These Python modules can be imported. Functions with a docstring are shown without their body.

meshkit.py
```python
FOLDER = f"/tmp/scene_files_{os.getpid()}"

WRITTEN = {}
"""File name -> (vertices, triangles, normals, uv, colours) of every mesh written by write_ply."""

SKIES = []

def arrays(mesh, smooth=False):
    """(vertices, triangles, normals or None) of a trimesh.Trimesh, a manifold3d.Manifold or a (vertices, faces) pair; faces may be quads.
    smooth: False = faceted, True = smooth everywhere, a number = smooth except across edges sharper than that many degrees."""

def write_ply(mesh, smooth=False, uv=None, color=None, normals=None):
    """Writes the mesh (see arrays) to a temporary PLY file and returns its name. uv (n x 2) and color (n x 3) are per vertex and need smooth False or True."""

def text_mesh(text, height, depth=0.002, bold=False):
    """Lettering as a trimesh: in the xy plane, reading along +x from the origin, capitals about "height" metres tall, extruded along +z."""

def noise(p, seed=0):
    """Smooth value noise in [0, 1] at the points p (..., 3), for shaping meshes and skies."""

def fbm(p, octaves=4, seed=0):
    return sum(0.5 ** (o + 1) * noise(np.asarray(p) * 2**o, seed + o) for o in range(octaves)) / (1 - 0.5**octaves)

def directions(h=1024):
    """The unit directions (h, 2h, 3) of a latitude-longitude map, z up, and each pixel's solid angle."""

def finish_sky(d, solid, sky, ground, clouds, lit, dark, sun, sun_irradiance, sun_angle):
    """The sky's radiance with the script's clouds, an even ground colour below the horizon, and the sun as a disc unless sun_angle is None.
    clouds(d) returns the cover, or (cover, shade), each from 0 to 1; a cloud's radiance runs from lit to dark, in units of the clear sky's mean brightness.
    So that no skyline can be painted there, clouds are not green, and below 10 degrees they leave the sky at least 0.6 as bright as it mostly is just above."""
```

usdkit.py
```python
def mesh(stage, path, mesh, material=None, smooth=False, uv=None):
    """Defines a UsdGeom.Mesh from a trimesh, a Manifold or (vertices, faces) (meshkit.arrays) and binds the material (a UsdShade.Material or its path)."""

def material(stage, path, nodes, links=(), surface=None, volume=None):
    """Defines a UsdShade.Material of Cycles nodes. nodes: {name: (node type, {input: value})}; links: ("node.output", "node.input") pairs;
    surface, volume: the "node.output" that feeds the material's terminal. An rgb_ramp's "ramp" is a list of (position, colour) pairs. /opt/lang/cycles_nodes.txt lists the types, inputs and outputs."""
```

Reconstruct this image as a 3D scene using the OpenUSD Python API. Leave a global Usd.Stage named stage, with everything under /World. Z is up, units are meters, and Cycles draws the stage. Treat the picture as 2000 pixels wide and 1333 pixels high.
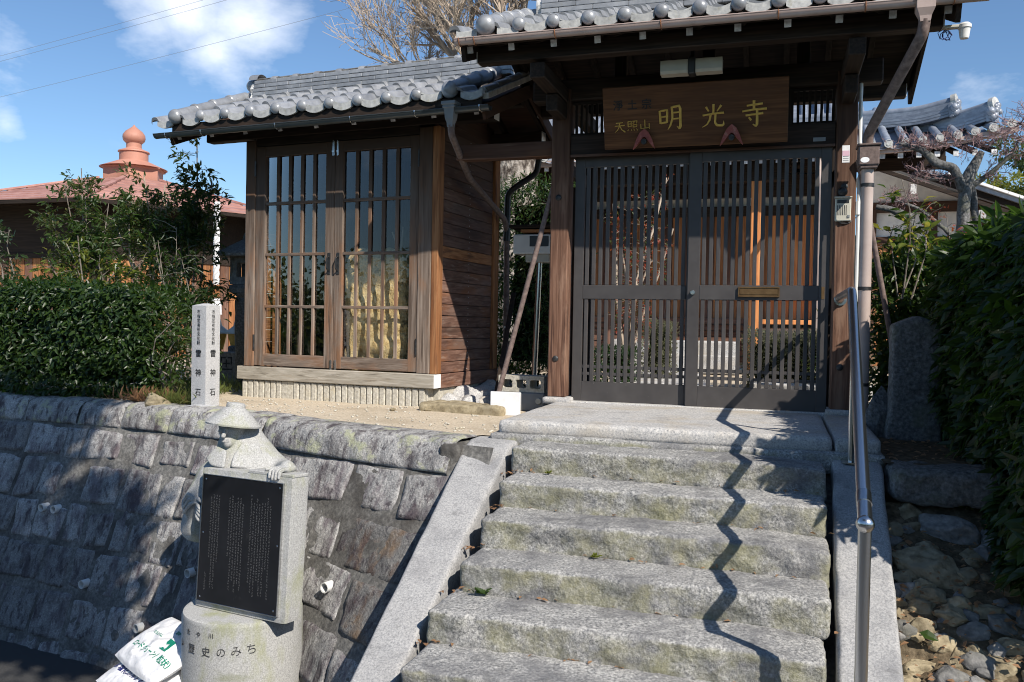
import math, random, json
import numpy as np, trimesh, usdkit, meshkit
import manifold3d as m3
from pxr import Usd, UsdGeom, UsdLux, UsdShade, Gf, Sdf

stage = Usd.Stage.CreateInMemory()
UsdGeom.SetStageUpAxis(stage, UsdGeom.Tokens.z)
UsdGeom.SetStageMetersPerUnit(stage, 1.0)
UsdGeom.Xform.Define(stage, '/World')
UsdGeom.Scope.Define(stage, '/World/Looks')

# ---------------------------------------------------------------- camera, sky, sun
YAW, PITCH, ROLL = map(math.radians, (17.4312, -1.1552, 1.0566))
fw = np.array([-math.sin(YAW)*math.cos(PITCH), math.cos(YAW)*math.cos(PITCH), math.sin(PITCH)])
rt = np.array([math.cos(YAW), math.sin(YAW), 0.0]); up = np.cross(rt, fw)
rt, up = math.cos(ROLL)*rt+math.sin(ROLL)*up, -math.sin(ROLL)*rt+math.cos(ROLL)*up
CAM = np.array([0.706, -6.942, 0.645])
cam = UsdGeom.Camera.Define(stage, '/World/camera')
cm = Gf.Matrix4d(1.0)
for i, r in enumerate((rt, up, -fw, CAM)):
    cm.SetRow3(i, Gf.Vec3d(*map(float, r)))
cam.AddTransformOp().Set(cm)
cam.CreateHorizontalApertureAttr(36.0); cam.CreateVerticalApertureAttr(24.0)
cam.CreateFocalLengthAttr(1651.83*36/2000)
cam.CreateClippingRangeAttr(Gf.Vec2f(0.05, 5000))
cam.CreateExposureAttr(0.42)
EL, AZ = math.radians(41.0), math.radians(129.5)          # towards the sun, azimuth from +y to +x
SUN = np.array([math.sin(AZ)*math.cos(EL), math.cos(AZ)*math.cos(EL), math.sin(EL)])
sun = UsdLux.DistantLight.Define(stage, '/World/sun')
sun.CreateIntensityAttr(1.25); sun.CreateAngleAttr(0.5); sun.CreateNormalizeAttr(True)
sun.CreateColorAttr(Gf.Vec3f(1.0, 0.93, 0.84))
sx = np.cross([0, 0, 1.0], SUN); sx /= np.linalg.norm(sx); sy = np.cross(SUN, sx)
sm = Gf.Matrix4d(1.0)
for i, r in enumerate((sx, sy, SUN)):
    sm.SetRow3(i, Gf.Vec3d(*map(float, r)))
sun.AddTransformOp().Set(sm)

SKY_STRENGTH = 0.085
def look(px, py):                                          # a direction of the sky, from the view angles
    d = rt*(px-1000)/1651.83-up*(py-666.5)/1651.83+fw
    return d/np.linalg.norm(d)
def sky_material():
    N = {'sky': ('sky_texture', {'sky_type': 'single_scattering', 'sun_disc': False, 'sun_elevation': EL, 'sun_rotation': AZ, 'altitude': 60.0, 'air_density': 1.0, 'aerosol_density': 0.18, 'ozone_density': 1.6}),
         'tint': ('mix_color', {'blend_type': 'multiply', 'fac': 1.0, 'b': (0.88, 1.06, 1.22), 'use_clamp': False}),
         'tc': ('texture_coordinate', {}),
         'map': ('mapping', {'scale': (1.0, 1.0, 2.0)}),
         'n1': ('noise_texture', {'scale': 6.0, 'detail': 9.0, 'roughness': 0.62, 'distortion': 0.1}),
         'n2': ('noise_texture', {'scale': 3.2, 'detail': 7.0, 'roughness': 0.6}),
         'veil': ('map_range', {'from_min': 0.60, 'from_max': 0.95, 'to_min': 0.0, 'to_max': 0.35, 'clamp': True}),
         'mixv': ('mix_color', {'b': (10.5, 11.2, 12.2)}),
         'mixc': ('mix_color', {'b': (13.0, 13.3, 13.8)}),
         'bg': ('background_shader', {'strength': SKY_STRENGTH})}
    L = [('tc.generated', 'map.vector'), ('map.vector', 'n1.vector'), ('map.vector', 'n2.vector'), ('n2.fac', 'veil.value'), ('veil.result', 'mixv.fac'), ('sky.color', 'tint.a'), ('tint.result', 'mixv.a')]
    prev = None
    blobs = [((370, 5), 0.085, 1.0), ((470, 35), 0.07, 1.0), ((420, 100), 0.055, .95), ((305, 55), 0.05, .85), ((440, 130), .03, .8), ((1890, 165), 0.045, .34), ((1850, 60), .04, .25), ((10, 240), 0.022, .55), ((10, 60), .05, .25)]
    for i, (p, r, w) in enumerate(blobs):
        d = look(*p)
        N[f'd{i}'] = ('vector_math', {'math_type': 'distance', 'vector2': tuple(d)})
        N[f'm{i}'] = ('map_range', {'from_min': r*1.25, 'from_max': r*0.1, 'to_min': 0.0, 'to_max': w, 'clamp': True})
        L += [('tc.generated', f'd{i}.vector1'), (f'd{i}.value', f'm{i}.value')]
        if prev:
            N[f'x{i}'] = ('math', {'math_type': 'maximum'})
            L += [(prev, f'x{i}.value1'), (f'm{i}.result', f'x{i}.value2')]
            prev = f'x{i}.value'
        else:
            prev = f'm{i}.result'
    N['add'] = ('math', {'math_type': 'multiply_add', 'value2': 0.62})
    N['cov'] = ('map_range', {'from_min': 0.62, 'from_max': 1.22, 'to_min': 0.0, 'to_max': 0.9, 'clamp': True})
    L += [(prev, 'add.value1'), ('n1.fac', 'add.value3'), ('add.value', 'cov.value'), ('cov.result', 'mixc.fac'), ('mixv.result', 'mixc.a'), ('mixc.result', 'bg.color')]
    return usdkit.material(stage, '/World/Looks/sky', N, L, surface='bg.background')
dome = UsdLux.DomeLight.Define(stage, '/World/sky')
UsdShade.MaterialBindingAPI.Apply(dome.GetPrim()).Bind(sky_material())
for k, v in (('label', 'blue winter sky with one white cumulus and thin wisps'), ('category', 'sky'), ('kind', 'structure')):
    dome.GetPrim().SetCustomDataByKey(k, v)

# ---------------------------------------------------------------- naming helpers
used = {}
def numbered(parent, name):
    key = f'{parent}/{name}'; n = used.get(key, 0); used[key] = n+1
    return key if n == 0 else f'{key}_{n:03d}'
class Thing:
    pass
def thing(name, label, cat, loc=(0, 0, 0), rotz=0.0, sub=None, group=None, kind=None):
    """An Xform at the thing's base. Parts are written in world coordinates (sub None) or in a turned frame whose origin lies at loc - sub."""
    x = UsdGeom.Xform.Define(stage, numbered('/World', name))
    x.AddTranslateOp().Set(Gf.Vec3d(*map(float, loc)))
    if rotz: x.AddRotateZOp().Set(float(rotz))
    tag(x.GetPrim(), label, cat, group, kind)
    t = Thing(); t.path = str(x.GetPrim().GetPath()); t.prim = x.GetPrim(); t.sub = np.array(loc if sub is None else sub, float)
    return t
def tag(p, label=None, cat=None, group=None, kind=None):
    p = getattr(p, 'prim', p)
    for k, v in (('label', label), ('category', cat), ('group', group), ('kind', kind)):
        if v: p.SetCustomDataByKey(k, v)
def obj(name, mesh, mat, parent=None, smooth=False, label=None, kind=None):
    v, f = arr(mesh)
    sub = parent.sub if parent is not None else np.zeros(3)
    path = numbered(parent.path if parent is not None else '/World', name)
    m = usdkit.mesh(stage, path, (v-sub, f), mat, smooth=smooth)
    t = Thing(); t.path = path; t.prim = m.GetPrim(); t.sub = sub
    if label: t.prim.SetCustomDataByKey('label', label)
    if kind: t.prim.SetCustomDataByKey('kind', kind)
    return t
def arr(mesh):
    if isinstance(mesh, MB): return mesh.get()
    if hasattr(mesh, 'to_mesh'):
        q = mesh.to_mesh(); return np.array(q.vert_properties[:, :3], float), np.array(q.tri_verts, int)
    if isinstance(mesh, (tuple, list)):
        v, f = np.asarray(mesh[0], float), np.asarray(mesh[1], int)
        if f.shape[1] == 4: f = np.vstack([f[:, [0, 1, 2]], f[:, [0, 2, 3]]])
        return v, f
    return np.array(mesh.vertices, float), np.array(mesh.faces, int)
class MB:
    def __init__(s): s.v, s.f, s.n = [], [], 0
    def add(s, *meshes):
        for m in meshes:
            v, f = arr(m); s.v.append(v); s.f.append(f+s.n); s.n += len(v)
        return s
    def get(s): return np.vstack(s.v), np.vstack(s.f)

# ---------------------------------------------------------------- shapes
def _chamfer_topology():
    s = np.array([(x, y, z) for x in (-1, 1) for y in (-1, 1) for z in (-1, 1)], float)
    pts = np.array([c*np.where(np.arange(3) == a, 1, .8) for c in s for a in range(3)])
    h = trimesh.Trimesh(pts, process=False).convex_hull
    idx = [int(np.argmin(((pts-p)**2).sum(1))) for p in h.vertices]
    f = np.array(idx)[h.faces]
    n = np.cross(pts[f[:, 1]]-pts[f[:, 0]], pts[f[:, 2]]-pts[f[:, 0]])
    flip = (n*pts[f].mean(1)).sum(1) < 0
    f[flip] = f[flip][:, ::-1]
    return s, f
CS, CF = _chamfer_topology()
def box(x0, x1, y0, y1, z0, z1, c=0.004):
    lo, hi = np.array([min(x0, x1), min(y0, y1), min(z0, z1)]), np.array([max(x0, x1), max(y0, y1), max(z0, z1)])
    mid, half = (lo+hi)/2, (hi-lo)/2
    c = min(c, half.min()*.45)
    v = np.array([mid+s*(half-np.where(np.arange(3) == a, 0, c)) for s in CS for a in range(3)])
    return v, CF
def beam(p0, p1, w, h, upv=(0, 0, 1), c=0.004):
    """A bar from p0 to p1, w wide across, h high along upv."""
    p0, p1 = np.array(p0, float), np.array(p1, float); d = p1-p0; l = np.linalg.norm(d); d /= l
    s = np.cross(d, upv); s /= np.linalg.norm(s); u = np.cross(s, d)
    v, f = box(0, l, -w/2, w/2, -h/2, h/2, c)
    return p0+v[:, :1]*d+v[:, 1:2]*(-s)+v[:, 2:]*u, f
def tube(pts, r, sides=10, cap=True):
    p = np.asarray(pts, float); r = np.broadcast_to(np.asarray(r, float), (len(p),))
    t = np.gradient(p, axis=0); t /= np.linalg.norm(t, axis=1, keepdims=True)+1e-12
    a = np.zeros_like(p); ref = np.array([0, 0, 1.0]) if abs(t[0, 2]) < .9 else np.array([1.0, 0, 0])
    a[0] = np.cross(t[0], ref); a[0] /= np.linalg.norm(a[0])
    for i in range(1, len(p)):
        q = a[i-1]-t[i]*(a[i-1]@t[i]); a[i] = q/(np.linalg.norm(q)+1e-12)
    b = np.cross(t, a); ang = np.arange(sides)*2*np.pi/sides
    v = p[:, None]+r[:, None, None]*(np.cos(ang)[None, :, None]*a[:, None]+np.sin(ang)[None, :, None]*b[:, None])
    n = len(p); i, j = np.meshgrid(np.arange(n-1), np.arange(sides), indexing='ij'); j2 = (j+1) % sides
    q = np.stack([i*sides+j, i*sides+j2, (i+1)*sides+j2, (i+1)*sides+j], -1).reshape(-1, 4)
    f = np.vstack([q[:, [0, 1, 2]], q[:, [0, 2, 3]]]); v = v.reshape(-1, 3)
    if cap:
        v = np.vstack([v, p[0], p[-1]]); k = np.arange(sides); k2 = (k+1) % sides
        f = np.vstack([f, np.stack([np.full(sides, n*sides), k2, k], 1), np.stack([np.full(sides, n*sides+1), (n-1)*sides+k, (n-1)*sides+k2], 1)])
    return v, f
def bend(pts, r=.05, n=5):
    """Rounds the corners of a polyline."""
    p = [np.array(q, float) for q in pts]; out = [p[0]]
    for a, b, c in zip(p, p[1:], p[2:]):
        d1, d2 = a-b, c-b; l1, l2 = np.linalg.norm(d1), np.linalg.norm(d2); k = min(r, l1*.45, l2*.45)
        s, e = b+d1/l1*k, b+d2/l2*k
        for t in np.linspace(0, 1, n): out.append((1-t)**2*s+2*t*(1-t)*b+t*t*e)
    return np.array(out+[p[-1]])
def lathe(profile, centre=(0, 0, 0), sides=20, squash=(1, 1)):
    pr = np.array(profile, float); ang = np.arange(sides)*2*np.pi/sides; n = len(pr)
    v = np.stack([pr[:, 0, None]*np.cos(ang)*squash[0], pr[:, 0, None]*np.sin(ang)*squash[1], np.broadcast_to(pr[:, 1, None], (n, sides))], -1).reshape(-1, 3)
    i, j = np.meshgrid(np.arange(n-1), np.arange(sides), indexing='ij'); j2 = (j+1) % sides
    q = np.stack([i*sides+j, i*sides+j2, (i+1)*sides+j2, (i+1)*sides+j], -1).reshape(-1, 4)
    f = np.vstack([q[:, [0, 1, 2]], q[:, [0, 2, 3]]])
    v = np.vstack([v, [0, 0, pr[0, 1]], [0, 0, pr[-1, 1]]]); k = np.arange(sides); k2 = (k+1) % sides
    f = np.vstack([f, np.stack([np.full(sides, n*sides), k2, k], 1), np.stack([np.full(sides, n*sides+1), (n-1)*sides+k, (n-1)*sides+k2], 1)])
    return v+np.array(centre), f
def sphere(c, r, sub=2, scale=(1, 1, 1)):
    s = trimesh.creation.icosphere(sub, 1.0); return np.array(s.vertices)*r*np.array(scale)+np.array(c), np.array(s.faces)
def sheet(P):
    """P: a grid (n, m, 3) of points."""
    n, m = P.shape[:2]; i, j = np.meshgrid(np.arange(n-1), np.arange(m-1), indexing='ij')
    q = np.stack([i*m+j, (i+1)*m+j, (i+1)*m+j+1, i*m+j+1], -1).reshape(-1, 4)
    return P.reshape(-1, 3), np.vstack([q[:, [0, 1, 2]], q[:, [0, 2, 3]]])
def prism(poly, y0, y1, axis='y'):
    """A polygon (list of 2D points) in xz extruded along y, or in xy along z, or in yz along x."""
    from shapely.geometry import Polygon
    m = trimesh.creation.extrude_polygon(Polygon(poly), abs(y1-y0), engine='earcut'); v = np.array(m.vertices); f = np.array(m.faces); lo = min(y0, y1)
    if axis == 'y': return np.stack([v[:, 0], lo+v[:, 2], v[:, 1]], 1), f[:, ::-1]
    if axis == 'z': return np.stack([v[:, 0], v[:, 1], lo+v[:, 2]], 1), f
    return np.stack([lo+v[:, 2], v[:, 0], v[:, 1]], 1), f
def rblock(x0, x1, y0, y1, z0, z1, r=.03, res=.03, amp=.006, freq=9.0, seed=0, front=1.0):
    """A rough, round-edged block of stone; front: extra roughness of its -y face."""
    lo, hi = np.array([x0, y0, z0], float), np.array([x1, y1, z1], float); n = np.maximum(2, np.ceil((hi-lo)/res).astype(int)); vs, fs, k = [], [], 0
    for a in range(3):
        b, c = (a+1) % 3, (a+2) % 3
        for side in (0, 1):
            B, Cc = np.meshgrid(np.linspace(0, 1, n[b]+1), np.linspace(0, 1, n[c]+1), indexing='ij')
            P = np.zeros(B.shape+(3,)); P[..., a] = side; P[..., b] = B; P[..., c] = Cc
            v, f = sheet(lo+P*(hi-lo)); vs.append(v); fs.append((f if side else f[:, ::-1])+k); k += len(v)
    m = trimesh.Trimesh(np.vstack(vs), np.vstack(fs), process=False); m.merge_vertices(digits_vertex=5)
    p = np.array(m.vertices); q = np.clip(p, lo+r, hi-r); d = p-q; l = np.linalg.norm(d, axis=1, keepdims=True); d = d/np.maximum(l, 1e-9)
    p = q+d*r
    h = meshkit.fbm(p*freq+seed*7.3, 4, seed)-.5+.5*(meshkit.fbm(p*freq*3.1+seed*3.1, 3, seed+5)-.5)
    w = meshkit.noise(p*freq*.25+seed, seed+9)-.5
    k = 1+(front-1)*np.clip(-d[:, 1], 0, 1)
    p = p+d*((h*2*amp*k+w*amp*1.1)[:, None])
    return p, np.array(m.faces)
def place(mesh, loc=(0, 0, 0), rz=0.0, rx=0.0, ry=0.0, s=1.0):
    v, f = arr(mesh); v = v*np.asarray(s)
    for ang, i, j in ((rx, 1, 2), (ry, 2, 0), (rz, 0, 1)):
        if ang:
            c, sn = math.cos(ang), math.sin(ang); a, b = v[:, i].copy(), v[:, j].copy(); v = v.copy(); v[:, i], v[:, j] = c*a-sn*b, sn*a+c*b
    return v+np.array(loc, float), f
def ground_z(x, y):
    return -.12+.02*(meshkit.fbm(np.stack([np.asarray(x)*1.3, np.asarray(y)*1.3, np.zeros_like(np.asarray(x, float))], -1), 3, 4)-.5)
# ---------------------------------------------------------------- materials
def surf(name, ramp, scale=(1, 1, 1), nscale=5.0, detail=6.0, rough=.7, bump=None, layers=(), spec=.4, metallic=0.0, vary=.12, dist=0.0, nrough=.6, bump2=None, zgrad=None):
    """ramp: colours over a noise (scale stretches it along an axis); layers: (noise scale xyz, lo, hi, colour, strength, 'up'|'side'|None)."""
    N = {'geo': ('geometry', {}), 'oi': ('object_info', {}), 'mp': ('mapping', {'scale': tuple(scale)}), 'n': ('noise_texture', {'scale': nscale, 'detail': detail, 'roughness': nrough, 'distortion': dist}),
         'ramp': ('rgb_ramp', {'ramp': ramp}), 'vr': ('map_range', {'from_min': 0.0, 'from_max': 1.0, 'to_min': 1-vary, 'to_max': 1+vary}), 'hsv': ('hsv', {}),
         'off': ('vector_math', {'math_type': 'multiply_add', 'vector2': (7.0, 5.0, 3.0)}), 'p': ('principled_bsdf', {'roughness': rough, 'specular_ior_level': spec, 'metallic': metallic})}
    L = [('oi.random', 'off.vector1'), ('geo.position', 'off.vector3'), ('off.vector', 'mp.vector'), ('mp.vector', 'n.vector'), ('n.fac', 'ramp.fac'), ('oi.random', 'vr.value')]
    cur = 'ramp.color'
    sep = False
    for i, (sc, lo, hi, col, st, where) in enumerate(layers):
        N[f'lm{i}'] = ('mapping', {'scale': tuple(sc), 'location': (3.1*i, 1.7*i, 0)}); N[f'ln{i}'] = ('noise_texture', {'scale': 1.0, 'detail': 7.0, 'roughness': .62})
        N[f'lr{i}'] = ('map_range', {'from_min': lo, 'from_max': hi, 'to_min': 0.0, 'to_max': st, 'clamp': True}); N[f'lx{i}'] = ('mix_color', {'b': tuple(col)})
        L += [('off.vector', f'lm{i}.vector'), (f'lm{i}.vector', f'ln{i}.vector'), (f'ln{i}.fac', f'lr{i}.value'), (cur, f'lx{i}.a')]
        f = f'lr{i}.result'
        if where:
            if not sep:
                N['sx'] = ('separate_xyz', {}); L.append(('geo.normal', 'sx.vector')); sep = True
            a, b = (.35, .8) if where == 'up' else (.75, .25)
            N[f'lw{i}'] = ('map_range', {'from_min': a, 'from_max': b, 'to_min': 0.0, 'to_max': 1.0, 'clamp': True}); N[f'lz{i}'] = ('math', {'math_type': 'multiply'})
            L += [('sx.z', f'lw{i}.value'), (f, f'lz{i}.value1'), (f'lw{i}.result', f'lz{i}.value2')]; f = f'lz{i}.value'
        L.append((f, f'lx{i}.fac')); cur = f'lx{i}.result'
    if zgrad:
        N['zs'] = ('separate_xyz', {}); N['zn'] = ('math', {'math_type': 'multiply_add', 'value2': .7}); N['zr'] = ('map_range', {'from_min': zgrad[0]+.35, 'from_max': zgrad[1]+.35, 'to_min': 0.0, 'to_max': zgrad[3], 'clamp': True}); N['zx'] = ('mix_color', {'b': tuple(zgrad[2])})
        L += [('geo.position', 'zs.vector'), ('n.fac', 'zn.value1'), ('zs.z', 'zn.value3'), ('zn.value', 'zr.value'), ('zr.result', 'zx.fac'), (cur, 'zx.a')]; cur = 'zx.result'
    L += [(cur, 'hsv.color'), ('vr.result', 'hsv.value'), ('hsv.color', 'p.base_color')]
    last = None
    for i, bm in enumerate(b for b in (bump, bump2) if b):
        sc, st, ds = bm
        N[f'bm{i}'] = ('mapping', {'scale': tuple(np.broadcast_to(sc, 3).astype(float))}); N[f'bn{i}'] = ('noise_texture', {'scale': 1.0, 'detail': 6.0, 'roughness': .65}); N[f'b{i}'] = ('bump', {'strength': st, 'distance': ds})
        L += [('geo.position', f'bm{i}.vector'), (f'bm{i}.vector', f'bn{i}.vector'), (f'bn{i}.fac', f'b{i}.height')]
        if last: L.append((last, f'b{i}.normal'))
        last = f'b{i}.normal'
    if last: L.append((last, 'p.normal'))
    return usdkit.material(stage, '/World/Looks/'+name, N, L, surface='p.BSDF')
def g(v, t=(1, 1, 1)): return tuple(v*x for x in t)
def leafmat(name, cols, trans=.35, rough=.38, tcol=None):
    ramp = [(i/(len(cols)-1), c) for i, c in enumerate(cols)]
    t = tcol or tuple(min(1, x*2.2) for x in cols[len(cols)//2])
    return usdkit.material(stage, '/World/Looks/'+name, {'geo': ('geometry', {}), 'ramp': ('rgb_ramp', {'ramp': ramp}), 'p': ('principled_bsdf', {'roughness': rough, 'specular_ior_level': .45}), 'tr': ('translucent_bsdf', {'color': t}), 'mx': ('mix_closure', {'fac': trans})},
        [('geo.random_per_island', 'ramp.fac'), ('ramp.color', 'p.base_color'), ('p.BSDF', 'mx.closure1'), ('tr.BSDF', 'mx.closure2')], surface='mx.closure')
M = {}
SALT = [(.32, g(.07)), (.44, g(.22, (1, 1, .98))), (.52, g(.32, (1, .985, .94))), (.64, g(.52, (1, .98, .93)))]
M['granite'] = surf('granite', SALT, nscale=72, detail=4, rough=.85, bump=(60, .7, .007), bump2=(19, .8, .016), vary=.06, spec=.2, nrough=.8,
    layers=[((3.5, 3.5, 3.5), .47, .64, (.13, .13, .135), .72, None), ((9, 9, 9), .54, .68, (.09, .09, .09), .5, None), ((5, 5, 5), .42, .62, (.24, .23, .12), .62, 'side'), ((11, 11, 11), .56, .70, (.10, .10, .08), .55, 'side'), ((2.2, 2.2, 2.2), .55, .72, (.10, .105, .05), .5, 'side')])
M['granite_light'] = surf('granite_light', [(.32, g(.15)), (.44, g(.34)), (.54, g(.46, (1, .975, .93))), (.66, g(.62, (1, .97, .91)))], nscale=80, detail=4, rough=.85, bump=(70, .35, .004), vary=.05, spec=.2, nrough=.8,
    layers=[((2.5, 2.5, 2.5), .48, .66, (.36, .30, .21), .5, None), ((6, 6, 6), .54, .70, (.19, .19, .19), .55, None)])
M['granite_curb'] = surf('granite_curb', [(.30, g(.16)), (.43, g(.26)), (.53, g(.34, (1, .99, .97))), (.68, g(.46, (1, .98, .95)))], nscale=100, detail=4, rough=.85, bump=(70, .45, .004), vary=.04, spec=.2, nrough=.8,
    layers=[((2.5, 2.5, 2.5), .48, .68, (.16, .16, .165), .65, None), ((14, 14, 14), .58, .70, (.12, .12, .12), .5, None)])
def wallstone(name, base, dark, extra):
    base *= .88
    return surf(name, [(.32, g(base*.42)), (.45, g(base*.8, (1, .985, .955))), (.55, g(base, (1, .975, .935))), (.68, g(base*1.5, (1, .975, .93)))], nscale=80, detail=4, rough=.88, bump=(55, .9, .010), bump2=(19, .9, .022), vary=.2, spec=.2, nrough=.8,
        layers=[((9, 9, 1.4), .49, .63, dark, .72, None), ((26, 26, 7), .53, .64, (.055, .046, .054), .75, None), ((7, 7, .9), .54, .64, (.05, .035, .042), .7, None), ((3, 3, 3), .52, .7, (.06, .055, .06), .55, None)]+extra)
M['wall_stone'] = wallstone('wall_stone', .42, (.13, .105, .118), [])
M['wall_stone_dark'] = wallstone('wall_stone_dark', .30, (.085, .07, .08), [])
M['wall_stone_rust'] = wallstone('wall_stone_rust', .20, (.085, .05, .035), [((4, 4, 2.5), .52, .66, (.20, .135, .08), .7, None)])
M['coping_stone'] = wallstone('coping_stone', .46, (.13, .12, .12), [((6, 6, 6), .54, .63, (.42, .43, .28), .85, None)])
M['mortar'] = surf('mortar', [(.3, g(.085)), (.5, g(.15, (1, .97, .9))), (.7, g(.24, (1, .97, .9)))], nscale=40, rough=.95, bump=(60, .7, .008), layers=[((2, 2, 2), .45, .62, (.05, .045, .04), .8, None)], spec=.1)
M['asphalt'] = surf('asphalt', [(.3, g(.03)), (.5, g(.05)), (.7, g(.09))], nscale=150, rough=.9, bump=(160, .7, .006), spec=.3)
M['sand'] = surf('sand', [(.3, (.30, .24, .17)), (.5, (.50, .425, .32)), (.7, (.66, .58, .46))], nscale=60, detail=7, rough=.97, bump=(85, .8, .008), bump2=(14, .5, .02), spec=.1, nrough=.75,
    layers=[((1.3, 1.3, 1.3), .5, .68, (.33, .27, .19), .6, None), ((24, 24, 24), .64, .70, (.66, .62, .55), .8, None), ((31, 31, 31), .66, .72, (.18, .14, .10), .8, None)])
M['soil'] = surf('soil', [(.3, (.05, .038, .025)), (.5, (.10, .078, .05)), (.7, (.19, .15, .10))], nscale=22, rough=.97, bump=(50, .9, .015), spec=.1, layers=[((18, 18, 18), .60, .67, (.22, .15, .09), .8, None)])
M['rock_grey'] = surf('rock_grey', [(.3, g(.10)), (.5, g(.19, (1, .98, .94))), (.7, g(.30, (1, .97, .92)))], nscale=26, rough=.9, bump=(34, .7, .012), spec=.2, vary=.2, layers=[((4, 4, 4), .5, .68, (.12, .12, .09), .6, None)])
M['rock_yellow'] = surf('rock_yellow', [(.3, (.15, .12, .075)), (.5, (.27, .225, .145)), (.7, (.40, .34, .23))], nscale=20, rough=.92, bump=(30, .7, .014), spec=.2, vary=.2, layers=[((5, 5, 5), .53, .68, (.17, .15, .11), .7, None)])
M['thunder_rock'] = surf('thunder_rock', [(.3, (.48, .31, .13)), (.5, (.74, .54, .27)), (.7, (.86, .68, .40))], nscale=14, rough=.9, bump=(26, .9, .03), spec=.15, layers=[((9, 9, 9), .60, .68, (.20, .14, .08), .8, None)])
M['stone_dark'] = surf('stone_dark', [(.3, g(.06)), (.5, g(.13, (1, 1, .97))), (.7, g(.22))], nscale=45, rough=.9, bump=(38, .9, .012), bump2=(11, .6, .02), spec=.2, vary=.15, layers=[((4, 4, 4), .55, .7, (.12, .13, .08), .6, None)])
M['statue'] = surf('statue', [(.3, g(.19)), (.46, g(.33, (1, 1, .97))), (.56, g(.42, (1, 1, .96))), (.7, g(.55))], nscale=120, detail=4, rough=.85, bump=(90, .35, .003), spec=.2, vary=.0, nrough=.8,
    layers=[((5, 5, 2.2), .50, .68, (.27, .28, .14), .75, None), ((3, 3, 7), .57, .72, (.19, .20, .12), .6, None)])
M['post_stone'] = surf('post_stone', [(.3, g(.22)), (.46, g(.38)), (.56, g(.48)), (.7, g(.62))], nscale=150, detail=3, rough=.85, bump=(110, .3, .003), spec=.2, vary=0, nrough=.85, layers=[((4, 4, 2), .55, .75, (.28, .30, .33), .6, None)])
M['concrete'] = surf('concrete', [(.3, (.30, .28, .24)), (.5, (.47, .44, .37)), (.7, (.60, .57, .49))], nscale=45, rough=.95, bump=(60, .5, .006), spec=.1, vary=.05, layers=[((5, 5, 5), .52, .7, (.42, .36, .24), .6, None), ((40, 40, 40), .62, .68, (.16, .14, .12), .7, None)])
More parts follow.
